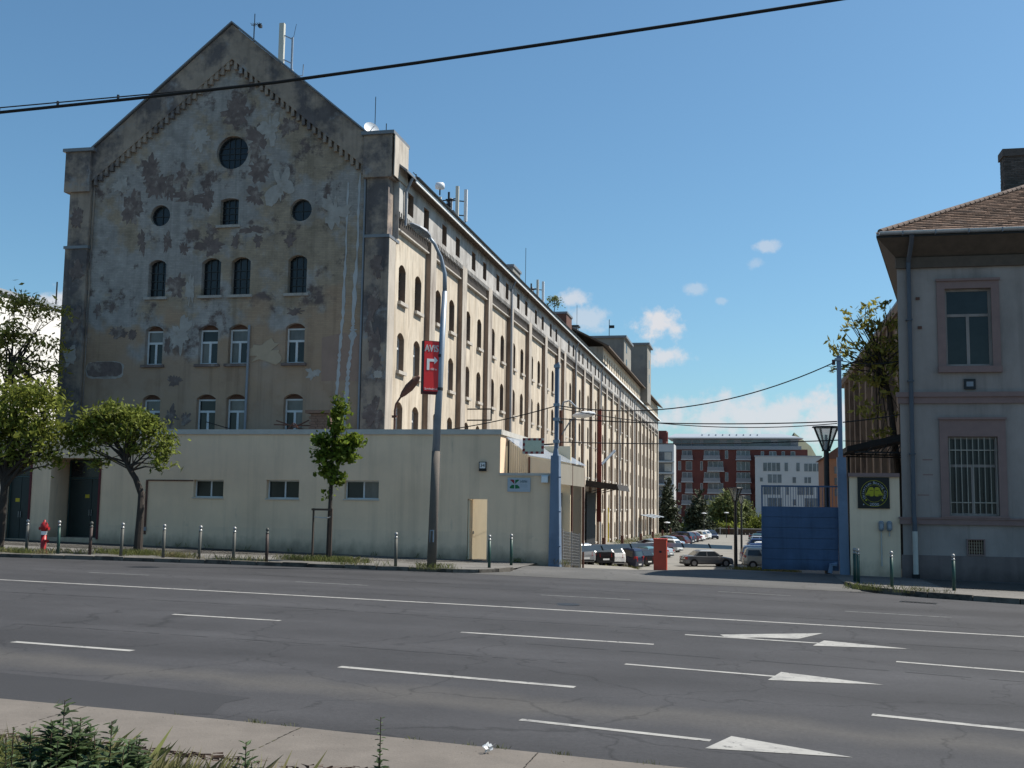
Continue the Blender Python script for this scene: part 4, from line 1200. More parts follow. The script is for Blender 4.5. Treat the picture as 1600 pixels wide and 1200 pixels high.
leafp(-8.82, 2.945, -1, 1, M['logored']); leafp(-8.82, 2.945, 1, 1, M['logogreen']); leafp(-8.82, 2.945, -1, -1, M['logogreen']); leafp(-8.82, 2.945, 1, -1, M['logogreen'])
text('HVH', .155, 'lettering', M['signtext'], t, (-8.60, VW - .05, 3.0), (1, 0, 0), (0, 0, 1), sx=.85)
for k in range(3): MB().box(-8.60, -8.34 + .03 * (k % 2), VW - .0525, VW - .0502, 2.93 - k * .045, 2.945 - k * .045).build('faint_line', M['lampgrey'], t)
t = thing('floodlight', (-7.6, VW - .1, 3.1), 'white floodlight box at the end of the low wall next to the gate post', 'lamp')
MB().hull8([(-7.78, VW - .05, 3.02), (-7.5, VW - .05, 3.02), (-7.5, VW - .05, 3.3), (-7.78, VW - .05, 3.3)], [(-7.76, VW - .2, 3.02), (-7.52, VW - .2, 3.02), (-7.52, VW - .17, 3.25), (-7.76, VW - .17, 3.25)]).build('housing', M['white'], t)
MB().box(-7.66, -7.62, VW - .06, VW + .02, 3.1, 3.2).build('bracket', M['darkmetal'], t)

# ------------------------------------------------------------------ plastic lean-to behind the wall
an = thing('plastic_shed', (-8.4, 44, 0), 'lean to shed of corrugated plastic sheets behind the low wall end', 'shed')
def corr(p0, p1, zb0, zt0, zb1, zt1, n, amp, nrm):
    mb = MB(); p0 = Vector(p0); p1 = Vector(p1); nrm = Vector(nrm)
    pts = []
    for k in range(n * 2 + 1):
        f = k / (n * 2); p = p0.lerp(p1, f) + nrm * (amp if k % 2 else 0)
        pts.append(((p.x, p.y, zb0 + (zb1 - zb0) * f), (p.x, p.y, zt0 + (zt1 - zt0) * f)))
    for a, b in zip(pts, pts[1:]): mb.poly([a[0], b[0], b[1], a[1]])
    return mb


YA = 43.45
corr((-9.38, YA, 0), (-8.95, YA, 0), 3.2, 4.76, 3.2, 4.42, 5, .03, (0, -1, 0)).build('sheet', M['fibre'], an)
corr((-8.93, YA, 0), (-8.52, YA, 0), 3.2, 4.40, 3.2, 4.08, 5, .03, (0, -1, 0)).build('sheet', M['fibre'], an)
corr((-8.46, YA, 0), (-7.32, YA, 0), 3.2, 4.03, 3.2, 3.86, 2, .004, (0, -1, 0)).build('sheet', M['fibre'], an)
for u in (-8.49, -7.30): MB().box(u - .03, u + .03, YA - .06, YA + .02, 0, 4.05 if u < -8 else 3.85).build('post', M['rust'], an)
for u in (-9.33,): MB().box(u - .02, u + .02, YA - .06, YA + .02, 3.2, 4.7).build('post', M['darkmetal'], an)
for q in (((-9.40, YA - .15, 4.80), (-8.45, YA - .15, 4.08), (-8.45, 50.2, 4.66), (-9.40, 50.2, 5.02)), ((-8.45, YA - .15, 4.08), (-7.2, YA - .15, 3.88), (-7.2, 50.2, 3.94), (-8.45, 50.2, 4.66))):
    MB().hull8(q, [(x, y, z + .03) for x, y, z in q]).build('roof_sheet', M['polyroof'], an)
corr((-7.26, YA + .02, 0), (-7.26, 50.1, 0), 3.0, 3.84, 3.0, 3.84, 24, .02, (1, 0, 0)).build('side_sheet', M['skirt'], an)
for v in (46.6, 50.0): MB().box(-7.32, -7.24, v - .04, v + .04, -1.2, 3.84).build('post', M['rust'], an)
MB().box(-9.4, -7.4, 50.2, 50.3, -1.5, 4.0).build('back_wall', M['skirt'], an)
MB().box(-7.9, -7.85, 46.8, 49.8, -1.5, 2.7).build('inner_wall', M['tower'], an)
t = thing('mesh_fence', (-7.2, 44.5, -.3), 'grey wire mesh fence panel beside the left gate post', 'fence')
for v in (43.4, 45.6, 47.8): MB().box(-7.16, -7.1, v - .03, v + .03, terrain(-7.1, v) - .1, terrain(-7.1, v) + 1.45).build('fence_post', M['mesh'], t)
f = MB()
for k in range(45):
    v = 43.4 + k * .1; f.box(-7.135, -7.125, v - .006, v + .006, terrain(-7.1, v) + .08, terrain(-7.1, v) + 1.4)
for k in range(12):
    f.bar((-7.13, 43.4, terrain(-7.1, 43.4) + .1 + k * .115), (-7.13, 47.8, terrain(-7.1, 47.8) + .1 + k * .115), .012)
f.build('wire_mesh', M['mesh'], t, kind='stuff')

# ------------------------------------------------------------------ gate: left post, right post, leaf
t = thing('gate_post', (-7.22, 42.6, -.05), 'tall grey blue gate post with box base at the end of the low wall', 'gate post')
MB().hull8([(-7.46, 42.1, -.6), (-7.02, 42.1, -.6), (-7.02, 42.62, -.6), (-7.46, 42.62, -.6)], [(-7.40, 42.12, 4.05), (-7.10, 42.12, 4.05), (-7.10, 42.6, 4.05), (-7.40, 42.6, 4.05)]).build('box_base', M['bluepost'], t)
MB().hull8([(-7.35, 42.2, 4.05), (-7.15, 42.2, 4.05), (-7.15, 42.5, 4.05), (-7.35, 42.5, 4.05)], [(-7.30, 42.25, 4.35), (-7.18, 42.25, 4.35), (-7.18, 42.4, 4.35), (-7.30, 42.4, 4.35)]).build('collar', M['bluepost'], t)
MB().box(-7.30, -7.24, 42.25, 42.4, 4.35, 7.6).box(-7.20, -7.15, 42.25, 42.4, 4.35, 7.65).box(-7.24, -7.20, 42.28, 42.36, 4.35, 7.6).build('mast', M['bluepost'], t)
for z in (4.6, 5.45, 6.0, 7.5): MB().box(-7.34, -7.11, 42.22, 42.43, z - .06, z + .06).build('clamp', M['lampgrey'], t)
for z in (.6, 1.9, 3.2): MB().box(-7.09, -6.99, 42.05, 42.1, z, z + .05).build('hinge', M['bluepost'], t)
t = thing('gate_post', (3.45, 43.95, -.25), 'tall grey blue gate post between the blue gate and cream wall', 'gate post')
MB().hull8([(3.26, 43.8, -.4), (3.62, 43.8, -.4), (3.62, 44.2, -.4), (3.26, 44.2, -.4)], [(3.22, 43.6, 4.1), (3.54, 43.6, 4.1), (3.54, 44.0, 4.1), (3.22, 44.0, 4.1)]).build('box_base', M['bluepost'], t)
MB().box(3.27, 3.43, 43.65, 43.8, 4.1, 7.95).build('mast', M['bluepost'], t)
MB().box(3.2, 3.5, 43.6, 43.85, 7.75, 7.85).build('clamp', M['lampgrey'], t)
MB().box(3.1, 3.22, 43.68, 43.76, 7.6, 7.8).build('insulator', M['rust'], t)
t = thing('gate_leaf', (1.85, 43.9, -.2), 'blue panelled gate leaf with a barred top rail', 'gate')
GX0, GX1 = .43, 3.24
for k in range(6):
    z0 = -.12 + k * .395
    MB().box(GX0 + .05, GX1, 43.9, 43.935, z0, z0 + .378).build('panel', M['bluegate'], t)
MB().box(GX0 + .06, GX1, 43.937, 43.955, -.12, 2.24).build('backing_sheet', M['bluegate'], t)
MB().box(GX0, GX0 + .06, 43.88, 43.96, -.14, 3.04).build('stile', M['bluegate'], t)
MB().box(GX0 + .06, GX1, 43.89, 43.95, 2.98, 3.04).build('top_rail', M['bluegate'], t)
for k in range(22):
    x = GX0 + .14 + k * (2.0 / 21); MB().box(x - .011, x + .011, 43.91, 43.93, 2.25, 2.98).build('bar', M['bluegate'], t)
MB().box(2.5, 2.56, 43.89, 43.95, 2.25, 2.98).build('stile', M['bluegate'], t)
for k in range(5): MB().box(2.68 + k * .12, 2.70 + k * .12, 43.91, 43.93, 2.25, 2.98).build('bar', M['bluegate'], t)
MB().tube([(2.9, 43.7, -.2), (2.95, 43.72, .1), (3.15, 43.75, .12)], .09, 7).build('hinge_cover', M['bluepost'], t)

# traffic mirror on the left post
t = thing('traffic_mirror', (-8.05, 42.05, 4.4), 'rectangular convex traffic mirror framed in red and white checks', 'mirror')
ca = MB()
mx0, mx1, mz0, mz1 = -8.46, -7.64, 4.10, 4.70; vy = 41.9
MB().box(mx0 + .09, mx1 - .09, vy + .01, vy + .04, mz0 + .09, mz1 - .09).build('mirror_face', M['mirror'], t)
k = 0
def chk(x0, x1, z0, z1, i): MB().box(x0, x1, vy, vy + .05, z0, z1).build('frame_block', M['sill'] if i % 2 else M['logored'], t)
n = 8
for i in range(n):
    w = (mx1 - mx0) / n; chk(mx0 + i * w, mx0 + (i + 1) * w, mz1 - .09, mz1, i); chk(mx0 + i * w, mx0 + (i + 1) * w, mz0, mz0 + .09, i + 1)
for i in range(4):
    h = (mz1 - mz0 - .18) / 4; chk(mx0, mx0 + .09, mz0 + .09 + i * h, mz0 + .09 + (i + 1) * h, i); chk(mx1 - .09, mx1, mz0 + .09 + i * h, mz0 + .09 + (i + 1) * h, i + 1)
MB().tube([(-8.05, vy + .06, 4.4), (-7.9, 42.2, 4.45), (-7.32, 42.3, 4.5)], .03, 6).build('arm', M['darkmetal'], t)

# barrier with booms on both sides
t = thing('parking_barrier', (-3.31, 42.9, -.1), 'orange red parking barrier cabinet with pale booms to both sides', 'barrier')
MB().box(-3.55, -3.07, 42.7, 43.15, -.6, .93).build('cabinet', M['barrier'], t)
MB().box(-3.57, -3.05, 42.68, 43.17, .93, .97).build('lid', M['barrier'], t)
MB().box(-3.34, -3.25, 42.69, 42.699, .45, .52).build('lock', M['darkmetal'], t)
bl = MB().hull8([(-3.55, 42.98, .70), (-3.55, 43.04, .70), (-3.55, 43.04, .80), (-3.55, 42.98, .80)], [(-6.3, 42.98, .40), (-6.3, 43.04, .40), (-6.3, 43.04, .66), (-6.3, 42.98, .66)]).build('boom', M['boom'], t)
MB().hull8([(-3.07, 42.98, .66), (-3.07, 43.04, .66), (-3.07, 43.04, .82), (-3.07, 42.98, .82)], [(-.65, 42.98, .62), (-.65, 43.04, .62), (-.65, 43.04, .76), (-.65, 42.98, .76)]).build('boom', M['boom'], t)
for x in (-2.55, -1.55, -4.5, -5.6):
    z = .73 if x > -3.3 else .75 - (-3.55 - x) * .09
    MB().prism([(x, 42.975, z + .09), (x + .06, 42.975, z + .09), (x + .14, 42.975, z - .09), (x + .08, 42.975, z - .09)], (0, .003, 0)).build('stripe', M['darkmetal'], t)

# ------------------------------------------------------------------ corner house on the right
VH = 43.6; HU = 5.5; HR = 24.0
hs = thing('corner_house', (12, VH, -.4), 'two storey grey rendered house with tiled hipped roof', 'house')
HW = [(7.17, 8.79, 7.48, 10.39), (7.14, 8.86, 1.99, 4.88)]
HW2 = [(a + 5.6, b + 5.6, c, d) for a, b, c, d in HW] + [(a + 11.2, b + 11.2, c, d) for a, b, c, d in HW]
hol = [[(a, c), (b, c), (b, d), (a, d)] for a, b, c, d in HW + HW2] + [[(7.74, .6), (8.28, .6), (8.28, 1.12), (7.74, 1.12)]]
m = MB(); wall(m, [(HU, -.8), (HR, -.8), (HR, 11.6), (HU, 11.6)], hol, lambda s, z, d: (s, VH + d, z), .26)
SK = math.tan(radians(10)) * (58 - VH)      # the side wall stands at a slightly sharp angle to the street front
m.poly([(HU, VH, -.8), (HU + SK, 58, -.8), (HU + SK, 58, 11.6), (HU, VH, 11.6)]); m.poly([(HU + SK, 58, -.8), (HR, 58, -.8), (HR, 58, 11.6), (HU + SK, 58, 11.6)]); m.poly([(HR, VH, -.8), (HR, 58, -.8), (HR, 58, 11.6), (HR, VH, 11.6)])
m.build('wall', M['house'], hs)
p = MB()
p.box(HU - .06, HR, VH - .06, VH, -.8, .54); p.build('plinth', M['houseplinth'], hs)
p = MB(); p.box(HU - .10, HR, VH - .10, VH - .001, 1.66, 1.86); p.box(HU - .14, HR, VH - .14, VH - .001, 1.86, 1.92); p.build('ledge', M['housetrim'], hs)
p = MB(); p.box(HU - .08, HR, VH - .08, VH - .001, 6.1, 6.34); p.box(HU - .14, HR, VH - .14, VH - .001, 6.34, 6.52); p.build('belt_course', M['housetrim'], hs)
p = MB(); p.box(HU - .05, HR, VH - .12, VH - .001, 11.2, 11.6); p.build('cornice', M['soffit'], hs)
for i, (a, b, c, d) in enumerate(HW + HW2):
    s = MB(); lowr = c < 4; e = .28
    s.box(a - e, a, VH - .07, VH - .001, c - .22, d + .28); s.box(b, b + e, VH - .07, VH - .001, c - .22, d + .28); s.box(a, b, VH - .07, VH - .001, d, d + (.62 if lowr else .28))
    if lowr: s.box(a - e, a, VH - .07, VH - .001, d + .28, d + .62); s.box(b, b + e, VH - .07, VH - .001, d + .28, d + .62)
    s.box(a - e - .04, b + e + .04, VH - .13, VH - .071, d + (.62 if lowr else .28), d + (.70 if lowr else .37))
    s.build('window_surround', M['housetrim'], hs)
    MB().box(a - e - .02, b + e + .02, VH - .16, VH + .2, c - .24 if not lowr else c - .07, c - .002).build('window_sill', M['housetrim'], hs)
    f = MB(); v = VH + .2; w = .09; cx = (a + b) / 2; zm = c + (d - c) * (.66 if not lowr else .63)
    f.box(a, a + w, v - .06, v, c, d); f.box(b - w, b, v - .06, v, c, d); f.box(a + w, b - w, v - .06, v, c, c + w); f.box(a + w, b - w, v - .06, v, d - w, d); f.box(a + w, b - w, v - .065, v, zm - .05, zm + .05); f.box(cx - .055, cx + .055, v - .065, v, c + w, zm - .05)
    fo = f.build('window', M['house'], hs)
    for q in ((a + w, b - w, zm + .05, d - w), (a + w, cx - .055, c + w, zm - .05), (cx + .055, b - w, c + w, zm - .05)): MB().box(q[0], q[1], v - .03, v - .01, q[2], q[3]).build('pane', M['glassdark' if lowr else 'glass'], fo)
    if lowr:
        g = None
        for k in range(9):
            x = a + .06 + (b - a - .12) * k / 8; MB().box(x - .012, x + .012, VH - .02, VH + .005, c + .04, d - .04).build('window_bar', M['pil'], hs)
        for z in (c + .48, d - .5): MB().box(a + .02, b - .02, VH - .03, VH - .015, z - .018, z + .018).build('cross_bar', M['pil'], hs)
MB().box(7.70, 7.74, VH - .06, VH - .001, .56, 1.16).box(8.28, 8.32, VH - .06, VH - .001, .56, 1.16).box(7.74, 8.28, VH - .06, VH - .001, 1.12, 1.16).box(7.74, 8.28, VH - .06, VH - .001, .56, .6).build('vent_frame', M['housetrim'], hs)
for k in range(6): MB().box(7.78 + k * .085, 7.80 + k * .085, VH + .02, VH + .04, .6, 1.12).build('vent_bar', M['tanpatch'], hs)
for k in range(4): MB().box(7.74, 8.28, VH + .041, VH + .05, .68 + k * .11, .70 + k * .11).build('vent_bar', M['tanpatch'], hs)
MB().box(7.74, 8.28, VH + .24, VH + .26, .6, 1.12).build('vent_back', M['rust'], hs)
MB().box(7.76, 8.16, VH - .08, VH - .001, 6.62, 7.0).build('meter_box', M['darkmetal'], hs); MB().box(7.84, 8.08, VH - .085, VH - .0805, 6.72, 6.9).build('meter_plate', M['pipe'], hs)
for (x, z) in ((6.15, 10.0), (6.2, 8.9)): MB().box(x, x + .14, VH - .05, VH - .001, z, z + .1).build('hook', M['rust'], hs)
for (x, z, w) in ((6.25, 4.0, .35), (6.25, 3.45, .35), (6.05, 2.7, .4)): MB().box(x, x + w, VH - .004, VH + .01, z, z + .05).build('old_plate_mark', M['housetrim'], hs)
# eaves and roof with an overhang
OV = .80; EZh = 12.34; PITCH = .50
ex0, ey0, ex1, ey1 = HU - OV, VH - OV, HR + OV, 58 + OV
exb = ex0 + math.tan(radians(10)) * (ey1 - ey0)
s = MB(); s.hull8([(ex0, ey0, EZh - .10), (ex1, ey0, EZh - .10), (ex1, ey1, EZh - .10), (exb, ey1, EZh - .10)], [(ex0, ey0, EZh), (ex1, ey0, EZh), (ex1, ey1, EZh), (exb, ey1, EZh)])
s.build('eaves_board', M['darkmetal'], hs)
s = MB()
for (a, b, c, d) in (((ex0 + .03, ey0 + .03, EZh - .1), (ex1, ey0 + .03, EZh - .1), (HR, VH, 11.6), (HU, VH, 11.6)), ((ex0 + .03, ey0 + .03, EZh - .1), (exb + .03, ey1, EZh - .1), (HU + SK, 58, 11.6), (HU, VH, 11.6))): s.poly([a, b, c, d])
s.build('soffit', M['soffit'], hs)
hw = (ey1 - ey0) / 2
rp = [(ex0, ey0), (ex1, ey0), (ex1, ey1), (exb, ey1)]
A_ = (ex0 + hw, ey0 + hw, EZh + hw * PITCH); B_ = (ex1 - hw, ey0 + hw, EZh + hw * PITCH)
b = MB()
q = [(x, y, EZh + .01) for x, y in rp]
b.poly([q[0], q[1], B_, A_]); b.poly([q[1], q[2], B_]); b.poly([q[2], q[3], A_, B_]); b.poly([q[3], q[0], A_])
b.build('roof', M['soffit'], hs)
# tile courses on the street slope and the left slope
tl = MB(); L_ = .30; rr = random.Random(4)
nrow = int(hw * sqrt(1 + PITCH * PITCH) / L_)
for j in range(nrow):
    d0 = j * L_ / sqrt(1 + PITCH * PITCH); d1 = d0 + L_ * 1.15 / sqrt(1 + PITCH * PITCH)
    x = ex0 + d0 + (0.11 if j % 2 else 0)
    while x < min(ex1 - d0, 15.5):
        w = .215; t0 = rr.uniform(.05, .068)
        y0 = ey0 + d0 - .02; y1 = ey0 + d1; z0 = EZh + .02 + d0 * PITCH; z1 = EZh + .02 + d1 * PITCH
        i = len(tl.v); tl.v += [(x, y0, z0 + t0), (x + w, y0, z0 + t0), (x + w, y1, z1 + .005), (x, y1, z1 + .005), (x, y0, z0), (x + w, y0, z0)]
        tl.f += [(i, i + 1, i + 2, i + 3), (i + 4, i + 5, i + 1, i)]
        x += .222
tl.build('roof_tiles', M['tile'], hs, kind='stuff')
ht = MB(); ht.prism([(.13 * cos(t) , 0, .125 * sin(t)) for t in [pi * k / 6 for k in range(7)]], (0, .40, 0))
ht.v = [(x * (1 - .25 * (y / .4)), y, z * (1 - .2 * (y / .4))) for x, y, z in ht.v]
hto = ht.build('hip_tile', M['hiptile'], hs)
dirv = Vector((1, 1, PITCH)).normalized(); side = Vector((1, -1, 0)).normalized(); upv = side.cross(dirv)
if upv.z < 0: upv = -upv
R3 = Matrix((side, dirv, upv)).transposed()
MB().tube([Vector((ex0, ey0, EZh + .02)) + dirv * .1, Vector(A_) + Vector((0, 0, .02))], .075, 6).build('hip_mortar', M['mortar'], hs)
n = int((Vector(A_) - Vector((ex0, ey0, EZh))).length / .34)
for k in range(n):
    o = hto if k == 0 else hto.copy()
    if k: COL.objects.link(o)
    o.location = Vector((ex0, ey0, EZh + .06)) + dirv * (.25 + k * .34) - wloc(hs); o.rotation_euler = (R3 @ Matrix.Rotation(.06, 3, 'X')).to_euler()
g = MB(); gy = ey0 - .10; gp = [(gy + .115 * cos(t), EZh + .08 + .115 * sin(t)) for t in [pi + pi * k / 8 for k in range(9)]] + [(gy + .10, EZh + .09), (gy, EZh - .01), (gy - .10, EZh + .09)]
g.prism([(ex0 + .1, y, z) for y, z in gp], (14, 0, 0)); g.build('gutter', M['gutter'], hs)
for k in range(10): MB().box(ex0 + .9 + k * 1.15, ex0 + .94 + k * 1.15, gy - .125, gy + .125, EZh - .05, EZh + .10).build('gutter_clip', M['pipe'], hs)
MB().box(ex0, 20, ey0 - .03, ey0 - .004, EZh - .02, EZh + .01).build('eaves_flashing', M['gutter'], hs)
d = MB(); d.tube([(5.95, gy, EZh - .05), (5.95, ey0 + .1, EZh - .3), (5.9, VH - .14, 11.4), (5.88, VH - .14, 2.0), (5.9, VH - .18, 1.7), (5.9, VH - .18, .9)], .085, 10); d.build('downpipe', M['rainpipe'], hs)
d = MB(); d.tube([(5.9, VH - .18, 1.4), (5.9, VH - .18, -.3)], .095, 10); d.build('downpipe_foot', M['coping'], hs); MB().box(5.78, 6.02, VH - .3, VH - .06, -.42, -.15).build('drain_shoe', M['black'], hs)
for z in (9.2, 6.9, 4.2): MB().box(5.77, 5.99, VH - .25, VH - .001, z, z + .06).build('pipe_clip', M['rainpipe'], hs)
# chimney of the house, brick by brick courses
cx0, cx1, cy0, cy1 = 10.80, 11.90, 50.0, 50.8
cz = EZh + (50.0 - ey0) * PITCH - .3
MB().box(cx0 + .01, cx1 - .01, cy0 + .01, cy1 - .01, cz, 17.3).build('chimney_core', M['mortar'], hs)
ck = MB(); k = 0; z = cz
while z < 17.3:
    x = cx0 - (.13 if k % 2 else 0)
    while x < cx1:
        a = max(cx0, x); bb = min(cx1, x + .25)
        if bb - a > .04: ck.box(a, bb, cy0 - .004 - RND.random() * .012, cy0 + .1, z, z + .063)
        x += .262
    y = cy0 - (.13 if k % 2 == 0 else 0)
    while y < cy1:
        a = max(cy0 + .1, y); bb = min(cy1, y + .25)
        if bb - a > .04: ck.box(cx0 - .004 - RND.random() * .012, cx0 + .1, a, bb, z, z + .063)
        y += .262
    z += .076; k += 1
ck.build('chimney_bricks', M['chimbrick'], hs, kind='stuff')
c = MB(); c.box(cx0 - .07, cx1 + .07, cy0 - .07, cy1 + .07, 17.3, 17.62); c.build('chimney_cap', M['chimbrick'], hs)

# cream yard wall beside the house, its sign and two meter boxes
t = thing('yard_wall', (4.6, 43.7, -.3), 'cream yard wall with stone coping between gate post and house', 'wall')
MB().box(3.64, 5.42, 43.62, 43.9, -.6, 3.38).build('wall', M['cream'], t); MB().box(3.60, 5.42, 43.52, 43.98, 3.38, 3.52).build('coping', M['housetrim'], t)
t = thing('club_sign', (4.45, 43.58, 2.7), 'square black sign with a yellow boxing gloves emblem in a ring', 'sign')
sx0, sx1, sz0, sz1 = 3.93, 5.06, 2.21, 3.36
MB().box(sx0, sx1, 43.56, 43.615, sz0, sz1).build('panel', M['clubblack'], t)
cx, cz_ = (sx0 + sx1) / 2 + .02, (sz0 + sz1) / 2 - .02; vy = 43.555
def ring(r0, r1, m, nm='ring'):
    mb = MB(); n = 40
    for k in range(n):
        a = 2 * pi * k / n; b2 = 2 * pi * (k + 1) / n
        mb.poly([(cx + r0 * cos(a), vy, cz_ + r0 * sin(a)), (cx + r1 * cos(a), vy, cz_ + r1 * sin(a)), (cx + r1 * cos(b2), vy, cz_ + r1 * sin(b2)), (cx + r0 * cos(b2), vy, cz_ + r0 * sin(b2))])
    mb.build(nm, m, t)
ring(.472, .486, M['clubyellow']); ring(.315, .326, M['clubyellow'])
def glove(sg):
    pts = [(.01, .16), (.05, .22), (.13, .225), (.19, .19), (.215, .12), (.25, .05), (.30, -.04), (.295, -.075), (.20, -.085), (.12, -.12), (.05, -.115), (.01, -.075)]
    if sg < 0: pts = [(-x, z) for x, z in pts][::-1]
    MB().prism([(cx + x, vy - .002, cz_ + z + .01) for x, z in pts], (0, .006, 0)).build('glove_emblem', M['clubyellow'], t)
    q = [(.05, .10), (.16, .115), (.16, .10), (.05, .085)]
    MB().prism([(cx + sg * x, vy - .005, cz_ + z + .01) for x, z in (q if sg > 0 else q[::-1])], (0, .003, 0)).build('glove_crease', M['clubblack'], t)
    q = [(.14, -.06), (.25, -.045), (.24, -.06), (.15, -.085)]
    MB().prism([(cx + sg * x, vy - .005, cz_ + z + .01) for x, z in (q if sg > 0 else q[::-1])], (0, .003, 0)).build('glove_crease', M['clubblack'], t)
glove(1); glove(-1)
for sg in (-1, 1): MB().prism([(cx + sg * .29 + .035 * cos(a), vy - .001, cz_ - .245 + .035 * sin(a)) for a in [2 * pi * k / 10 for k in range(10)]], (0, .004, 0)).build('dot', M['clubyellow'], t)
msg = 'Universum Boxing Club'
for i, chh in enumerate(msg):
    if chh == ' ': continue
    a = radians(205 - 230 * i / (len(msg) - 1)); r = .352
    text(chh, .135, 'letter', M['clubwhite'], t, (cx + r * cos(a), vy, cz_ + r * sin(a)), (sin(a), 0, -cos(a)), (cos(a), 0, sin(a)), off=.001, align='CENTER', extrude=.001)
text('2000', .15, 'lettering', M['clubwhite'], t, (cx, vy, cz_ - .455), (1, 0, 0), (0, 0, 1), off=.001, align='CENTER', extrude=.001, sx=1.15)
MB().box(cx - .40, cx - .36, vy, vy + .004, cz_ - .43, cz_ - .39).build('dot', M['clubwhite'], t)
for k, x in enumerate((4.74, 5.03)):
    tt = thing('meter_box', (x, 43.6, 1.6), ('left of the two small grey meter boxes on the cream yard wall', 'right of the two small grey meter boxes, next to the house corner')[k], 'meter box', 'meter boxes on the yard wall')
    MB().tube([(x, 43.54, 1.38), (x, 43.54, 1.45), (x, 43.54, 1.7), (x, 43.54, 1.76)], [.04, .1, .1, .05], 10).build('housing', M['pipe'], tt)
    MB().box(x - .05, x + .05, 43.44, 43.46, 1.5, 1.64).build('cover', M['lampgrey'], tt)
    MB().tube([(x, 43.58, 1.38), (x, 43.58, .1 if k == 0 else 1.2)], .025, 6).build('conduit', M['coping'], tt)

# ------------------------------------------------------------------ street lamp with the hire company's sign
LX, LY = -10.28, 36.0
lz = gz(LX, LY)
t = thing('street_lamp', (LX, LY, lz), 'tall street lamp with curved arm and flat lamp head', 'street lamp')
MB().tube([(LX, LY, lz - .05), (LX + .05, LY, 2.6), (LX + .07, LY, 3.9)], [.155, .145, .135], 12).build('pole_foot', M['concrete'], t, smooth=True)
MB().tube([(LX + .07, LY, 3.9), (LX + .16, LY, 6.5), (LX + .26, LY, 9.3)], [.128, .11, .085], 12).build('pole', M['lampgrey'], t, smooth=True)
MB().tube([(LX + .26, LY, 9.3), (LX + .25, LY, 9.9), (LX + .14, LY - .15, 10.45), (LX - .02, LY - .40, 10.85), (LX - .16, LY - .6, 11.05)], [.075, .07, .06, .055, .05], 10).build('arm', M['lampgrey'], t, smooth=True)
hd = MB()
prof = [(0, .07, .06), (.10, .17, .11), (.30, .25, .15), (.58, .23, .12), (.80, .12, .06), (.86, .04, .03)]
prev = None
dirh = Vector((-.55, -.62, .40)).normalized(); sdh = dirh.cross(Vector((0, 0, 1))).normalized(); uph = sdh.cross(dirh)
o0 = Vector((LX - .14, LY - .56, 11.02))
for x, w, h in prof:
    c0 = o0 + dirh * x
    ringp = [c0 + sdh * (w * cos(a)) + uph * (h * sin(a) * (1 if sin(a) > 0 else .35)) for a in [2 * pi * k / 12 for k in range(12)]]
    if prev:
        for k in range(12): hd.poly([prev[k], prev[(k + 1) % 12], ringp[(k + 1) % 12], ringp[k]])
    else: hd.poly(ringp)
    prev = ringp
hd.poly(prev); hd.build('lamp_head', M['pipe'], t)
c0 = o0 + dirh * .45 - uph * .045
MB().tube([c0, c0 - uph * .06], [.17, .11], 14).build('lamp_glass', M['clearlens'], t)
for z in (5.98, 7.1): MB().tube([(LX + .14, LY, z - .05), (LX + .14, LY, z + .05)], .125, 12).build('clamp', M['darkmetal'], t)
MB().box(LX - .04, LX + .1, LY - .145, LY - .13, .9, 1.3).build('service_door', M['lampgrey'], t)

t = thing('hire_sign', (-10.45, LY - .1, 5.9), 'red advertising light box with white arrow on lamp pole', 'sign')
# the box is turned a little so that its left side shows
c_ = Vector((-10.43, LY - .16, 6.72)); yaw = radians(36)
ax = Vector((cos(yaw), sin(yaw), 0)); ay = Vector((0, 0, 1)); az = ax.cross(ay)   # az points to the street
wv, hv, dv = .275, .86, .11
tilt = 0
def sp(x, z, d): return c_ + ax * x + ay * z + az * d
MB().hull8([sp(-wv, -hv, -dv), sp(wv, -hv, -dv), sp(wv, -hv, dv), sp(-wv, -hv, dv)], [sp(-wv, hv, -dv), sp(wv, hv, -dv), sp(wv, hv, dv), sp(-wv, hv, dv)]).build('box', M['darkmetal'], t)
MB().hull8([sp(-wv + .02, -hv + .02, dv), sp(wv - .02, -hv + .02, dv), sp(wv - .02, -hv + .02, dv + .012), sp(-wv + .02, -hv + .02, dv + .012)], [sp(-wv + .02, hv - .02, dv), sp(wv - .02, hv - .02, dv), sp(wv - .02, hv - .02, dv + .012), sp(-wv + .02, hv - .02, dv + .012)]).build('face', M['red'], t)
MB().hull8([sp(-wv, -hv - .07, -dv + .02), sp(wv, -hv - .07, -dv + .02), sp(wv, -hv - .07, dv - .02), sp(-wv, -hv - .07, dv - .02)], [sp(-wv, -hv - .002, -dv), sp(wv, -hv - .002, -dv), sp(wv, -hv - .002, dv), sp(-wv, -hv - .002, dv)]).build('lower_edge', M['redtrim'], t)
def stext(s, size, x, z, al='CENTER', sx=1, th=.004, nm='lettering'): return text(s, size, nm, M['white'], t, sp(x, z, dv + .012), ax, ay, off=.002, align=al, extrude=th, sx=sx)
for dx in (0, .008, .016): stext('AVIS', .33, .0 + dx - .008, .49 + dx * .3, sx=.74)
arrow_p = [(-.16, -.13), (-.16, .25), (.10, .25), (.10, .33), (.225, .205), (.10, .08), (.10, .16), (-.07, .16), (-.07, -.13)]
mbq = MB(); mbq.prism([sp(x, z, dv + .0125) for x, z in arrow_p], az * .006); mbq.build('arrow', M['white'], t)
stext('100 m', .105, .08, -.13, sx=.9)
stext('Soroksári út', .105, .0, -.79, sx=.88)
for z in (.45, -.75):
    MB().bar(sp(wv, z, 0), (LX + .15, LY, c_.z + z), .05).build('bracket', M['darkmetal'], t)

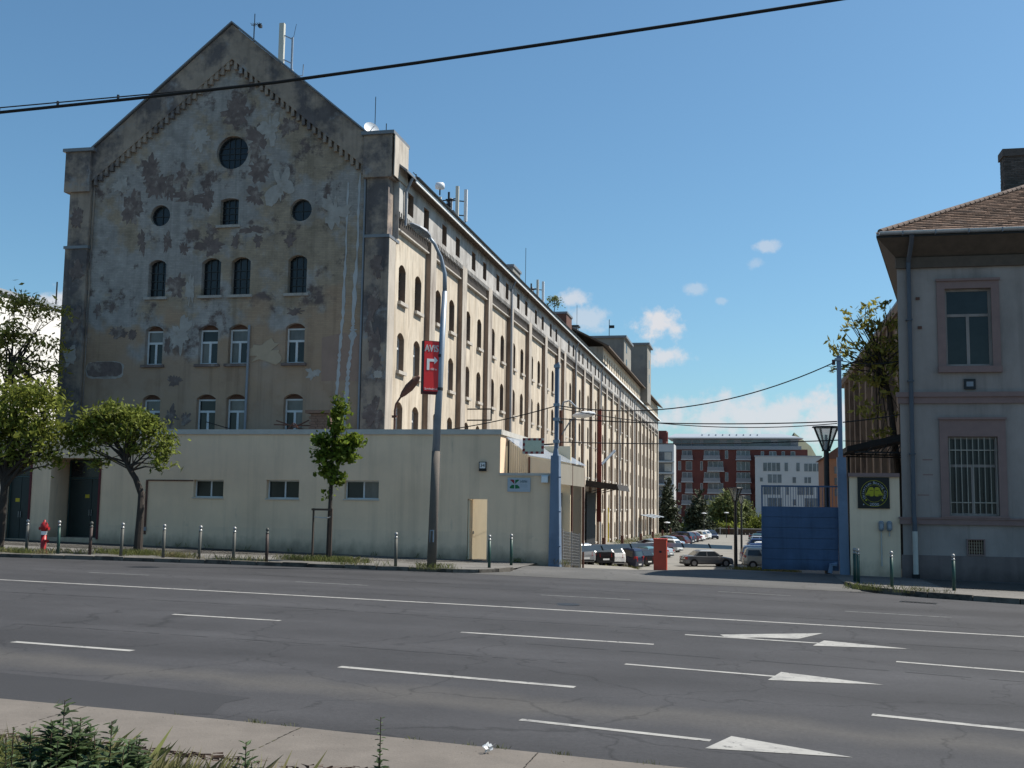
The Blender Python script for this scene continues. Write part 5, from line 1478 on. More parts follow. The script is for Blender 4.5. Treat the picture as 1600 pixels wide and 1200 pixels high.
# ------------------------------------------------------------------ bollards
def bollard_proto(m, capm, red=None):
    t = thing('bollard', (0, 0, 0), 'steel bollard', 'bollard', 'bollards along the kerb')
    MB().lathe([(.052, -.1), (.052, .93)], n=12).build('post', m, t, smooth=True)
    MB().lathe([(.056, .93), (.056, .965), (.040, .97), (.038, 1.0)], n=12).build('collar', capm, t, smooth=True)
    MB().lathe([(.02, 1.0), (.052, 1.025), (.058, 1.06), (.045, 1.1), (.012, 1.118)], n=12).build('cap', capm, t, smooth=True)
    return t


bg_ = bollard_proto(M['bollardgrey'], M['chrome']); bgr = bollard_proto(M['bollardgreen'], M['chrome']); br_ = bollard_proto(M['bollardred'], M['bollardgrey'])
BL = [(bg_, -23.98, 34.1, 'grey bollard left of the red hydrant', 0), (bgr, -22.85, 34.2, 'green bollard just right of the red hydrant', 0), (br_, -21.85, 34.5, 'bollard with a rusty red foot in front of the recessed green door', .02),
      (bg_, -20.75, 34.6, 'grey bollard left of the crooked street tree', .03), (bg_, -19.3, 34.8, 'grey bollard in the dry grass right of the crooked street tree', .01), (bg_, -18.1, 35.0, 'grey bollard below the leftmost small window', .03),
      (bg_, -16.9, 35.1, 'grey bollard midway between the two left small windows', .02), (br_, -15.8, 35.3, 'dark headless bollard below the middle small window', .0), (bg_, -11.55, 36.1, 'lone grey bollard between sapling and street lamp', 0),
      (bgr, -8.72, 37.7, 'green bollard in front of the narrow sunlit doorway', 0), (bgr, -8.42, 39.9, 'green bollard right of the doorway near the company sign', 0),
      (bgr, 3.42, 39.5, 'green bollard behind its twin at the blue gate corner', 0), (bgr, 3.46, 38.7, 'stout green bollard at the kerb end by the blue gate', 0), (bgr, 4.36, 37.45, 'green bollard in front of the house corner downpipe', 0), (bgr, 6.12, 36.95, 'green bollard in front of the lower house window, rightmost', 0)]
used = set()
for pr, u, v, lab, lean in BL:
    loc = (u, v, gz(u, v))
    if pr not in used: o = pr; o.location = loc; o['label'] = lab; used.add(pr)
    else: o = dup(pr, loc, RND.uniform(0, 6), lab)
    o.rotation_euler = (lean * .6, lean, RND.uniform(0, .5))

# hydrant
HX, HY = -23.35, 34.1
hz = gz(HX, HY)
t = thing('fire_hydrant', (HX, HY, hz), 'red pillar fire hydrant with white band between two bollards', 'hydrant')
MB().lathe([(.15, -.05), (.15, .06), (.11, .08), (.095, .12), (.095, .62)], (HX, HY, hz), 14).build('barrel', M['hydrant'], t, smooth=True)
MB().lathe([(.097, .62), (.097, .74)], (HX, HY, hz), 14).build('band', M['white'], t)
MB().lathe([(.095, .74), (.10, .78), (.125, .82), (.13, .90), (.12, .97), (.08, 1.03), (.04, 1.06), (.04, 1.11), (.015, 1.12)], (HX, HY, hz), 14).build('bonnet', M['hydrant'], t, smooth=True)
for s_ in (-1, 1): MB().tube([(HX + s_ * .10, HY, hz + .84), (HX + s_ * .17, HY, hz + .83), (HX + s_ * .18, HY, hz + .83)], [.05, .05, .06], 10).build('outlet', M['hydrant'], t)
MB().tube([(HX + .08, HY - .02, hz + .42), (HX + .20, HY - .04, hz + .42)], .045, 8).build('valve', M['hydrant'], t)

# ------------------------------------------------------------------ vegetation
def leaf_mb(blobs, n, size, rs, aspect=2.2, shell=.55, clump=.26, per=9, flat=.0):
    mb = MB(); tot = sum(r[3] * r[4] * r[5] for r in blobs)
    for bx, by, bz, rx, ry, rzz in blobs:
        k = int(n * rx * ry * rzz / tot / per)
        for _ in range(k):
            d = Vector((rs.gauss(0, 1), rs.gauss(0, 1), rs.gauss(0, 1))).normalized() * (rs.random() ** shell)
            c = Vector((bx + d.x * rx, by + d.y * ry, bz + d.z * rzz))
            cl = clump * rs.uniform(.5, 1.3)
            tilt = Vector((rs.gauss(0, 1), rs.gauss(0, 1), rs.gauss(.8, .7))).normalized()
            for _ in range(per):
                p = c + Vector((rs.gauss(0, cl), rs.gauss(0, cl), rs.gauss(0, cl * .6)))
                nrm = (tilt + Vector((rs.gauss(0, .5), rs.gauss(0, .5), rs.gauss(0, .5)))).normalized()
                a = nrm.orthogonal().normalized(); a = Matrix.Rotation(rs.uniform(0, 6.28), 3, nrm) @ a; b = nrm.cross(a)
                s_ = size * rs.uniform(.6, 1.25); w = s_ / aspect
                i = len(mb.v)
                mb.v += [tuple(p - a * s_), tuple(p + b * w - nrm * w * .25), tuple(p + a * s_), tuple(p - b * w - nrm * w * .25)]
                mb.f.append((i, i + 1, i + 2, i + 3))
    return mb


def tree(name, label, base, trunk, radii, blobs, n, size, m, seed, group=None, cat='tree', branch=10, **kw):
    rs = random.Random(seed)
    t = thing(name, base, label, cat, group)
    B = Vector(base)
    path = [B + Vector(p) for p in trunk]
    tb = MB(); tb.tube(path, radii, 9)
    bl = [(B.x + x, B.y + y, B.z + z, a, b, c) for x, y, z, a, b, c in blobs]
    top = path[-1]
    for k in range(branch):
        bx, by, bz, rx, ry, rzz = bl[k % len(bl)]
        d = Vector((rs.gauss(0, .5) * rx, rs.gauss(0, .5) * ry, rs.gauss(.1, .45) * rzz)); e = Vector((bx, by, bz)) + d
        f = rs.uniform(.72, 1.0); i = f * (len(path) - 1); j = min(int(i), len(path) - 2); s0 = path[j].lerp(path[j + 1], i - j)
        mid = s0.lerp(e, .5) + Vector((rs.gauss(0, .12), rs.gauss(0, .12), .1)); r0 = radii[-1] * rs.uniform(.5, .95)
        tb.tube([s0, mid, e], [r0, r0 * .6, r0 * .22], 6)
    tb.build('trunk', M['bark'], t)
    leaf_mb(bl, n, size, rs, **kw).build('crown', m, t)
    return t


TX, TY = -21.0, 36.1
tree('street_tree', 'crooked young street tree with a flat topped crown before the cream building', (TX, TY, gz(TX, TY)),
     [(0, 0, -.1), (.02, 0, .8), (.04, 0, 1.6), (-.02, .1, 2.1), (-.28, .1, 2.65), (-.62, .1, 3.1), (-.8, .1, 3.6)], [.17, .14, .125, .12, .10, .085, .05],
     [(-2.6, .1, 4.35, .6, .6, .38), (-1.9, .1, 4.8, .62, .6, .36), (-1.15, -.1, 5.0, .55, .6, .36), (-.45, .1, 4.85, .62, .6, .38), (.2, .1, 4.45, .55, .6, .40), (.68, .1, 3.85, .48, .5, .40), (.72, 0, 3.25, .36, .4, .34), (-1.55, .2, 4.2, .62, .7, .36), (-.65, -.2, 4.3, .62, .6, .36), (-2.35, 0, 3.75, .5, .5, .32), (-1.75, .1, 3.25, .38, .4, .26), (-.25, .1, 3.75, .42, .5, .28), (-3.0, 0, 3.95, .3, .4, .2)], 4800, .115, M['leafdark'], 3, branch=34, clump=.19, per=7, aspect=2.8, shell=.5)
# left edge: near tree
tree('street_tree', 'dense leafy street tree at the left edge of the pavement', (-26.15, 35.6, .35),
     [(0, 0, -.1), (.05, 0, 1.5), (.1, 0, 2.8)], [.17, .14, .10],
     [(.5, .1, 4.6, 1.1, 1.2, .9), (1.5, .1, 4.1, .8, .9, .75), (-.6, .1, 4.2, 1.0, 1, 1.0), (.8, 0, 5.6, .95, .9, .6), (1.7, 0, 3.3, .55, .6, .45), (.4, 0, 3.4, .9, .7, .45), (1.75, 0, 5.0, .5, .5, .4)], 5800, .12, M['leaf'], 5, branch=26, clump=.25, per=8, aspect=2.8, shell=.4)
tree('ailanthus_tree', 'tall feathery tree with yellow green sprays behind the street building', (-34.6, 45.5, .5),
     [(0, 0, -.1), (.3, 0, 3.5), (.9, 0, 6.0), (1.4, 0, 8.2)], [.22, .18, .12, .06],
     [(1.6, 0, 10.6, 1.5, 1.2, .6), (3.0, .1, 10.0, 1.1, .9, .55), (1.0, 0, 9.2, 1.5, 1.3, .8), (2.9, 0, 8.6, 1.0, .9, .55), (3.4, 0, 7.5, .8, .8, .45), (1.6, 0, 7.6, 1.5, 1.2, .6), (3.2, 0, 6.4, 1.1, .9, .45), (4.3, -.5, 5.9, .8, .7, .45), (2.0, 0, 6.4, 1.4, 1.1, .6), (-.5, 0, 8.5, 1.3, 1.2, 1.6)], 3900, .155, M['leafyel'], 9, branch=40, clump=.26, per=9, aspect=3.0)
# staked maple
SX, SY = -14.35, 37.2
sz = gz(SX, SY)
tree('staked_sapling', 'slender young maple tied between two stakes on a grass patch', (SX, SY, sz),
     [(0, 0, -.1), (.0, 0, 1.3), (.02, 0, 2.4), (.04, 0, 3.6), (.06, 0, 4.8)], [.085, .075, .065, .05, .03],
     [(.30, 0, 5.5, .22, .22, .26), (.2, 0, 5.1, .32, .3, .26), (.16, 0, 4.6, .30, .3, .26), (-.38, 0, 4.15, .34, .3, .26), (.78, 0, 4.2, .36, .3, .24), (.3, 0, 4.05, .36, .3, .3), (-.25, 0, 3.65, .38, .34, .28), (.52, 0, 3.65, .38, .3, .28), (.0, 0, 3.15, .34, .3, .26), (.25, 0, 2.8, .26, .26, .22), (-.12, 0, 2.3, .14, .14, .16)], 2100, .10, M['leafmaple'], 12, branch=30, clump=.13, per=7, aspect=1.5, shell=.5)
t = thing('tree_stakes', (SX - .25, SY, sz), 'two weathered wooden stakes with crossbar supporting the young maple', 'stakes')
for x in (-.55, .12): MB().tube([(SX + x, SY - .12, sz - .05), (SX + x, SY - .12, sz + 1.82)], .037, 8).build('stake', M['stake'], t)
MB().bar((SX - .6, SY - .17, sz + 1.78), (SX + .17, SY - .17, sz + 1.78), .05, .07).build('crossbar', M['stake'], t)
MB().tube([(SX - .55, SY - .12, sz + 1.52), (SX - .2, SY - .1, sz + 1.49), (SX, SY - .08, sz + 1.5), (SX + .12, SY - .12, sz + 1.55)], .022, 6).build('tie', M['strap'], t)
# tree behind the yard wall on the right
tree('yard_tree', 'loose yellow green tree leaning out from behind the grey house', (6.6, 52.5, -.4),
     [(0, 0, 0), (-.1, 0, 4), (-.4, 0, 7.5), (-.9, 0, 10)], [.2, .17, .12, .06],
     [(-1.4, 0, 10.8, 1.0, .9, .6), (-2.3, 0, 9.9, .85, .8, .5), (-1.3, 0, 9.4, 1.1, 1.0, .7), (-2.7, 0, 9.0, .5, .6, .32), (-.9, 0, 11.6, .8, .8, .5), (-.9, 0, 8.2, 1.2, .9, .8), (-1.0, 0, 7.0, .9, .8, .5), (-.8, 0, 5.9, .7, .7, .4), (-1.9, 0, 11.4, .5, .5, .3), (0.3, 0, 10, 1.2, 1.1, 1.6)], 1500, .17, M['leafyel'], 21, branch=44, clump=.20, per=7, aspect=2.6, shell=.5)

def shrubby(name, label, base, h, r, m, seed, n, size, conic=False, cat='tree', group=None, **kw):
    bl = []
    rs = random.Random(seed)
    if conic:
        for k in range(7):
            f = k / 6; rr2 = r * (1 - f * .85)
            bl.append((rs.gauss(0, .1) * r, rs.gauss(0, .1) * r, h * (.12 + .82 * f), rr2, rr2, h * .10))
    else:
        for k in range(6): bl.append((rs.gauss(0, .35) * r, rs.gauss(0, .35) * r, h * rs.uniform(.35, .8), r * rs.uniform(.5, .8), r * rs.uniform(.5, .8), h * rs.uniform(.16, .28)))
    return tree(name, label, base, [(0, 0, -.3), (0, 0, h * .4), (0, 0, h * .8)], [r * .07, r * .05, r * .02], bl, n, size, m, seed, group, cat, branch=10, **kw)


shrubby('conifer', 'dark spreading conifer before the red apartment block', (-10.1, 226, -3.3), 8.8, 3.3, M['needle'], 41, 4200, .42, True, clump=.5)
shrubby('conifer', 'dark slim conifer at the far end of the warehouse', (-14.7, 208, -2.6), 10.5, 2.3, M['needle'], 42, 3600, .40, True, clump=.45)
shrubby('willow_tree', 'pale willow before the middle of the red apartment block', (-4.6, 236, -3.4), 9.6, 3.6, M['willow'], 43, 3800, .38, clump=.6)
shrubby('willow_tree', 'small bright willow next to the white apartment block', (-.6, 238, -3.4), 8.2, 2.4, M['willow'], 44, 2600, .36, clump=.5)
for k, (u, v, h, r) in enumerate(((-7.8, 233, 3.2, 2.6), (-3.8, 232, 3.0, 2.4), (1.2, 232, 4.2, 2.4), (3.8, 233, 4.6, 2.6), (-13.2, 226, 2.6, 2.0))):
    shrubby('bush', ('green bush right of the dark spreading conifer', 'green bush below the pale willow', 'green bush left part behind the blue gate leaf', 'green bush behind the middle of the blue gate bars', 'green bush left of the dark spreading conifer')[k], (u, v, -3.4), h, r, M['leafdark'], 60 + k, 900, .34, cat='bush', group='bushes before the apartment blocks', clump=.5)

# grass verge, tufts along kerbs, long grass in the bed
def blades(spots, rs, m, name, hmin, hmax, zf):
    mb = MB()
    for u, v, r, n in spots:
        for _ in range(n):
            a = rs.uniform(0, 6.28); d = r * sqrt(rs.random()); x = u + d * cos(a) * 1.6; y = v + d * sin(a) * .7; z = zf(x, y) - .01
            h = rs.uniform(hmin, hmax); w = h * .012 + .003; b = rs.uniform(0, 6.28); lx, ly = rs.gauss(0, .35) * h, rs.gauss(0, .35) * h
            i = len(mb.v); cx, cy = cos(b) * w, sin(b) * w
            mb.v += [(x - cx, y - cy, z), (x + cx, y + cy, z), (x + lx * .5 + cx * .6, y + ly * .5 + cy * .6, z + h * .65), (x + lx, y + ly, z + h)]
            mb.f.append((i, i + 1, i + 2, i + 3))
    return tag(mb.build(name, m), kind='stuff')


rs = random.Random(77)
sp_ = [(-21.0 + rs.gauss(0, .5), 35.7 + rs.gauss(0, .3), .45, 330) for _ in range(6)] + [(-19.5 + rs.gauss(0, .3), 35.4, .35, 200) for _ in range(4)] + [(-14.4 + rs.gauss(0, .5), 36.9 + rs.gauss(0, .35), .55, 420) for _ in range(8)]
sp_ += [(-10.3 + rs.gauss(0, .35), 36.0, .3, 90) for _ in range(3)] + [(u, 35.0 + (u + 15) * .05 + rs.uniform(0, .5), .3, 50) for u in [rs.uniform(-24, -9.5) for _ in range(26)]]
sp_ += [(-24 + rs.gauss(0, .8), 33.7, .5, 240) for _ in range(5)]
sp_ += [(u, 42.15, .12, 14) for u in [rs.uniform(-24, -8) for _ in range(16)]] + [(-8.6 + rs.gauss(0, .15), 42.0, .12, 30) for _ in range(3)] + [(-7.0, 42.2, .25, 120)]
sp_ += [(u, 35.2 - (u - 4) * .28 + rs.uniform(-.2, .5), .35, 70) for u in [rs.uniform(3.2, 5.6) for _ in range(9)]] + [(u, 33.8, .2, 30) for u in [rs.uniform(7, 12) for _ in range(5)]]
blades(sp_, rs, M['grass'], 'verge_grass', .05, .24, gz)
sp_ = []
for _ in range(24):
    u = rs.uniform(-13, 1.0)
    for a, b in zip(NEAR, NEAR[1:]):
        if a[0] <= u <= b[0]:
            v = a[1] + (b[1] - a[1]) * (u - a[0]) / (b[0] - a[0]); sp_.append((u, v + .02, .06, rs.choice((10, 16, 40))))
blades(sp_, rs, M['grass'], 'kerb_tufts', .02, .07, lambda u, v: gz(u, v) - .09)
sp_ = [(rs.uniform(-6.2, -4.7), rs.uniform(7.0, 8.0), .22, 300) for _ in range(44)] + [(rs.uniform(-4.8, -3.3), rs.uniform(7.0, 7.8), .2, 150) for _ in range(18)]
blades(sp_, rs, M['grass'], 'long_grass', .35, .74, lambda u, v: gz(u, v) - .47)
# bank along the warehouse and edges of the parking lot
sp_ = [(rs.uniform(-14.6, -11.2), rs.uniform(80, 195), 1.3, 110) for _ in range(130)] + [(rs.uniform(-13.5, -9.8), rs.uniform(86, 100), .9, 160) for _ in range(22)] + [(rs.uniform(-.6, 2.0), rs.uniform(62, 72), .7, 150) for _ in range(16)]
blades(sp_, rs, M['grass'], 'bank_grass', .10, .34, terrain)

def weed(label, u, v, z0, h, nst, spread, leaf, seed, group='tall weeds in front of the concrete strip'):
    rs = random.Random(seed)
    t = thing('weed', (u, v, z0), label, 'weed', group)
    st = MB(); lf = MB(); leaf *= 1.45
    for k in range(nst):
        a = rs.uniform(0, 6.28); hh = h * (1 if k == 0 else rs.uniform(.72, .93)); d = spread * (0.1 if k == 0 else rs.uniform(.4, 1))
        top = Vector((u + cos(a) * d, v + sin(a) * d, z0 + hh)); b = Vector((u + cos(a) * d * .2, v + sin(a) * d * .2, z0)); mid = b.lerp(top, .5) + Vector((cos(a) * d * .15, sin(a) * d * .15, 0))
        st.tube([b, mid, top], [.008, .006, .003], 5)
        n = int(hh / .016)
        for j in range(n):
            f = .12 + .88 * j / n; p = b.lerp(mid, f * 2) if f < .5 else mid.lerp(top, f * 2 - 1)
            w = a + j * 2.4 + rs.gauss(0, .3); s_ = leaf * (1.15 - .75 * f ** 2) * rs.uniform(.7, 1.2)
            dr = Vector((cos(w), sin(w), rs.uniform(-.1, .75))).normalized(); sd = dr.cross(Vector((0, 0, 1))).normalized(); nn = sd.cross(dr)
            i = len(lf.v)
            q = [p, p + dr * s_ * .35 + sd * s_ * .30 + nn * s_ * .05, p + dr * s_ * .75 + sd * s_ * .12, p + dr * s_ - nn * s_ * .12, p + dr * s_ * .75 - sd * s_ * .12, p + dr * s_ * .35 - sd * s_ * .30 + nn * s_ * .05]
            lf.v += [tuple(x) for x in q]; lf.f += [(i, i + 1, i + 2, i + 3), (i, i + 3, i + 4, i + 5)]
    st.build('stem', M['weedstem'], t); lf.build('leaves', M['weed'], t)


def bz(u, v): return gz(u, v) - .47


weed('tallest leafy weed with a pointed tip at lower left', -4.62, 7.05, bz(-4.6, 7), 1.19, 19, .24, .125, 1)
weed('bushy leafy weed right of the tallest one', -4.22, 7.0, bz(-4.2, 7), 1.09, 19, .25, .125, 2)
weed('low broad leafed weed crouching between the two tall weeds', -4.45, 6.75, bz(-4.4, 6.7), .98, 14, .24, .13, 3)
weed('small weed with few leaves at the bottom edge left of centre', -3.28, 7.1, bz(-3.3, 7), 1.0, 4, .12, .10, 4)
weed('single upright feathery weed stalk standing before the road', -2.31, 7.0, bz(-2.3, 7), 1.25, 2, .02, .065, 5)
weed('low weed at the far lower left among long grass', -5.0, 7.1, bz(-5, 7), .98, 6, .25, .06, 6)
t = thing('litter', (-2.35, 10.05, -.03), 'crumpled white paper litter on the near edge of the road', 'litter')
rs = random.Random(5); lm = MB()
for k in range(14):
    c = Vector((-2.33 + rs.gauss(0, .02), 10.12 + rs.gauss(0, .02), gz(-2.3, 10.1) - .05 + rs.uniform(0, .05))); a = Vector((rs.gauss(0, 1), rs.gauss(0, 1), rs.gauss(0, 1))).normalized() * .026; b = a.orthogonal().normalized() * .02
    lm.poly([c - a, c + b, c + a, c - b])
lm.build('paper', M['white'], t)
# dry stalks fallen along the lip
rs = random.Random(15); dm = MB()
for k in range(420):
    u = rs.choice((rs.gauss(-3.0, .35), rs.gauss(-6.3, .4), rs.gauss(-4.9, .5))); v = 8.96 + rs.gauss(0, .07) + max(0, (-4.2 - u)) * .07; z = gz(u, v) - .065 + rs.uniform(0, .03); a = rs.gauss(0, .5)
    l = rs.uniform(.04, .14); dm.poly([(u, v, z), (u + l * cos(a), v + l * sin(a), z + rs.gauss(0, .015)), (u + l * cos(a), v + l * sin(a) + .003, z + .004), (u, v + .003, z + .003)])
tag(dm.build('dry_stalks', M['weedstem']), kind='stuff')
# storm drain in the gutter on the right
t = thing('storm_drain', (4.35, 33.2, -.2), 'iron storm drain grate in the gutter before the house', 'drain')
def rp_(x, y, o): return (x, y, rz_(x, y) + o)
MB().prism([rp_(3.95, 32.35, .002), rp_(4.85, 32.1, .002), rp_(4.95, 32.5, .002), rp_(4.05, 32.75, .002)], (0, 0, .008)).build('frame', M['darkmetal'], t)
for k in range(8):
    f = .08 + k * .11; x = 3.95 + .9 * f; y = 32.35 - .25 * f
    MB().prism([rp_(x, y + .05, .011), rp_(x + .055, y + .035, .011), rp_(x + .15, y + .34, .011), rp_(x + .095, y + .355, .011)], (0, 0, .006)).build('slot', M['black'], t)

# ------------------------------------------------------------------ lanterns and yard lamps
def lantern(u, v, z0, h, r, label, group):
    t = thing('lantern_lamp', (u, v, z0), label, 'lamp', group)
    MB().tube([(u, v, z0 - .3), (u, v, z0 + h - r * 1.75)], [r * .26, r * .2], 10).build('post', M['darkmetal'], t)
    zb = z0 + h - r * 1.75
    top = [(u + r * .95 * cos(a), v + r * .95 * sin(a), z0 + h) for a in [2 * pi * k / 8 + .39 for k in range(8)]]
    bot = [(u + r * .22 * cos(a), v + r * .22 * sin(a), zb) for a in [2 * pi * k / 8 + .39 for k in range(8)]]
    gl = MB(); fr_ = MB()
    for k in range(8):
        gl.poly([bot[k], bot[(k + 1) % 8], top[(k + 1) % 8], top[k]])
        if k % 2 == 0: fr_.bar(bot[k], top[k], r * .12)
    fo = fr_.build('lantern_frame', M['darkmetal'], t); gl.build('lantern_glass', M['clearlens'], t)
    MB().tube([(u, v, z0 + h), (u, v, z0 + h + r * .08)], [r * 1.08, r * 1.02], 12).build('lid', M['darkmetal'], t)
    MB().tube([(u, v, zb), (u, v, zb + r * .5), (u, v, zb + r * 1.2)], [r * .2, r * .14, r * .1], 8).build('burner', M['white'], t)
    MB().tube([(u, v, zb - r * .05), (u, v, zb + r * .05)], r * .34, 10).build('collar', M['darkmetal'], t)


lantern(3.05, 47, -.3, 5.75, .53, 'large funnel shaped lantern behind the blue gate', 'funnel lanterns along the yard')
lantern(-1.05, 86, -2.45, 6.1, .55, 'funnel lantern on black post left of the blue gate', 'funnel lanterns along the yard')
lantern(-.95, 132, -2.85, 6.4, .5, 'more distant funnel lantern just right of the black post one', 'funnel lanterns along the yard')
for k, (u, v, h) in enumerate(((-10.7, 150, 3.0), (-7.45, 190, 4.1), (-4.0, 200, 4.2))):
    t = thing('yard_light', (u, v, LOT), ('short path light beside the far end of the warehouse', 'thin yard light before the dark conifer', 'thin yard light before the pale willow')[k], 'lamp', 'thin path lights in the parking lot')
    MB().tube([(u, v, LOT), (u, v, LOT + h)], .06, 6).build('post', M['darkmetal'], t); MB().lathe([(.1, h), (.42, h + .05), (.38, h + .14), (.05, h + .2)], (u, v, LOT), 10).build('lamp_head', M['dish'], t)
# yard lamps on brackets
def cobra(t, tip, dirv, L, m):
    d = Vector(dirv).normalized(); s_ = d.cross(Vector((0, 0, 1))).normalized(); u_ = s_.cross(d); prev = None; mb = MB()
    for x, w, h in ((0, .05, .05), (.15, .12, .10), (.45, .19, .15), (.8, .17, .12), (1.0, .05, .05)):
        c = Vector(tip) + d * x * L; r = [c + s_ * (w * cos(a) * L) + u_ * (h * sin(a) * L) for a in [2 * pi * k / 12 for k in range(12)]]
        if prev:
            for k in range(12): mb.poly([prev[k], prev[(k + 1) % 12], r[(k + 1) % 12], r[k]])
        else: mb.poly(r)
        prev = r
    mb.poly(prev); mb.build('lamp_head', m, t, smooth=True)


t = thing('yard_lamp', (-15.25, 47.2, 0), 'bracket yard lamp with upswept brown head, behind the red sign', 'lamp')
MB().tube([(-15.25, 47.0, 0), (-15.25, 47.0, 6.2), (-15.2, 47.0, 6.5), (-14.95, 46.95, 6.85)], .045, 8).build('post', M['rust'], t)
MB().box(-15.36, -15.14, 46.93, 47.07, 5.9, 6.0).build('clamp', M['rust'], t)
cobra(t, (-14.97, 46.95, 6.82), (.72, -.15, .72), 1.25, M['rust'])
t = thing('yard_lamp', (-11.0, 68, -1.5), 'two armed yard lamp with white head behind plastic shed', 'lamp')
PX, PY = -11.35, 68.0
MB().tube([(PX, PY, -1.8), (PX, PY, 8.0)], .10, 8).build('post', M['rust'], t)
MB().tube([(PX, PY, 7.9), (PX + .15, PY, 8.5), (PX + .55, PY, 8.6), (PX + .95, PY, 8.2)], .05, 8).build('arm', M['lampgrey'], t)
MB().tube([(PX, PY, 6.4), (PX + .5, PY, 7.2), (PX + .95, PY, 7.75)], .045, 8).build('arm', M['lampgrey'], t)
cobra(t, (PX + .75, PY, 7.66), (1, -.2, .08), 1.45, M['dish'])
MB().box(PX - .12, PX + .12, PY - .12, PY + .12, 7.2, 7.35).build('clamp', M['darkmetal'], t)

# ------------------------------------------------------------------ overhead cables
def cable(label, a, b, sag, r, n=24, name='overhead_cable', group='overhead cables across the yard entrance', m='black'):
    a = Vector(a); b = Vector(b); p = []
    for k in range(n + 1):
        t = k / n; q = a.lerp(b, t); q.z -= sag * 4 * t * (1 - t); p.append(q)
    o = MB().tube(p, r, 6).build(name, M[m]); return tag(o, label, 'cable', group)


tag(MB().tube([(-18, 9, 5.52), (-12, 9, 5.63), (-9, 9, 5.70), (-6.89, 9, 5.765), (-5.5, 9, 5.812), (-4.11, 9, 5.873), (-2.8, 9, 5.962), (-1.57, 9, 6.055), (-.4, 9, 6.148), (.69, 9, 6.24), (4, 9, 6.54), (9, 9, 7.0)], .0155, 8).build('overhead_cable', M['black'], smooth=True), 'thick tram contact wire crossing high above the street', 'cable', 'tram wires above the street')
cable('thin suspension wire joining the tram contact wire at left', (-12.5, 9.02, 5.70), (-4.6, 9.0, 5.86), .0, .006, 16, group='tram wires above the street')
for k in range(3):
    x = -6.9 + k * .62; zc = 5.765 + (x + 6.89) * .034
    tag(MB().tube([(x, 9.0, zc - .012), (x, 9.0, zc + .05)], .012, 6).build('wire_clip', M['darkmetal']), ('leftmost clip on the tram wire', 'middle clip on the tram wire', 'right clip on the tram wire')[k], 'clip', 'clips on the tram wire')
cable('upper black cable from left gate post rising to the right gate post', (-7.2, 42.35, 5.98), (3.2, 43.7, 7.7), .82, .022)
cable('middle black cable sagging between the two gate posts', (-7.2, 42.35, 5.48), (3.25, 43.7, 5.45), .14, .022)
cable('second middle cable just below the sagging one', (-7.2, 42.38, 5.90), (3.25, 43.75, 5.38), .40, .017)
cable('low thin cable between clamp of left post and right post', (-7.2, 42.35, 4.58), (3.3, 43.7, 4.75), .10, .02)
cable('cable from left gate post down to the low roof', (-7.3, 42.3, 5.95), (-13.2, 43.5, 4.98), .14, .020)
cable('cable from right gate post to the grey house', (3.45, 43.7, 7.75), (5.6, 43.9, 7.75), .12, .018)
cable('second cable from right gate post to the grey house', (3.45, 43.7, 5.42), (5.5, 43.7, 5.7), .02, .022)
cable('third cable from right gate post to the grey house', (3.45, 43.7, 4.72), (5.5, 43.8, 4.85), .05, .014)

# dark truss canopy behind the yard wall
t = thing('yard_canopy', (5.2, 49, 0), 'dark canopy roof on thin trusses behind the yard wall', 'canopy')
MB().hull8([(3.9, 47.5, 4.5), (7.5, 47.5, 5.25), (7.5, 52, 5.25), (3.9, 52, 4.5)], [(3.9, 47.5, 4.72), (7.5, 47.5, 5.6), (7.5, 52, 5.6), (3.9, 52, 4.72)]).build('canopy_sheet', M['awning'], t)
for v in (47.6, 49.8, 51.8):
    MB().bar((4.2, v, 4.5), (7.5, v, 4.45), .06).build('chord', M['darkmetal'], t)
    for k in range(5): MB().bar((4.6 + k * .6, v, 4.47), (4.9 + k * .6, v, 4.68 + k * .125), .04).build('strut', M['darkmetal'], t)
for u in (4.3, 7.3): MB().box(u - .05, u + .05, 51.7, 51.8, -1, 4.5).build('post', M['darkmetal'], t)

# ------------------------------------------------------------------ twin warehouse on the right
tw_ = thing('brick_warehouse', (14, 58, -1), 'brown brick warehouse with tall pilasters behind the grey house', 'warehouse')
UR = 8.95; V0, V1 = 60.0, 110.0; HT = 14.1
hl = []; ww = []; ps = []
v = V0
while v < V1 - 1:
    ps.append(v)
    for r, (z0, z1) in enumerate(((10.8, 12.6), (7.6, 9.4), (4.4, 6.2), (1.2, 3.0))):
        for c in (v + 1.7, v + 3.4): hl.append(arch(c - .45, c + .45, z0, z1, .2)); ww.append((c, z0, z1))
    v += 4.6
m = MB(); wall(m, [(V0, -3.5), (V1, -3.5), (V1, HT), (V0, HT)], hl, lambda s, z, d: (UR + d, s, z), .3)
m.poly([(UR, V1, -3.5), (UR + 16, V1, -3.5), (UR + 16, V1, HT), (UR + 8, V1, HT + 6), (UR, V1, HT)]); m.poly([(UR, V0, -3.5), (UR + 16, V0, -3.5), (UR + 16, V0, HT), (UR + 8, V0, HT + 6), (UR, V0, HT)])
m.build('wall', M['twin'], tw_)
o0 = None
for p in ps:
    if o0 is None: o0 = MB().box(-.35, 0, -.45, .45, -3.5, HT - .4).build('pilaster', M['twin'], tw_); o = o0
    else: o = o0.copy(); COL.objects.link(o)
    o.location = Vector((UR, p, 0)) - wloc(tw_)
p0 = None
for c, z0, z1 in ww:
    if p0 is None: p0 = MB().prism([(0, y, z) for y, z in arch(-.45, .45, 0, 1.8, .2)], (.03, 0, 0)).build('window', M['glassdark'], tw_); o = p0
    else: o = p0.copy(); COL.objects.link(o)
    o.location = Vector((UR + .27, c, z0)) - wloc(tw_)
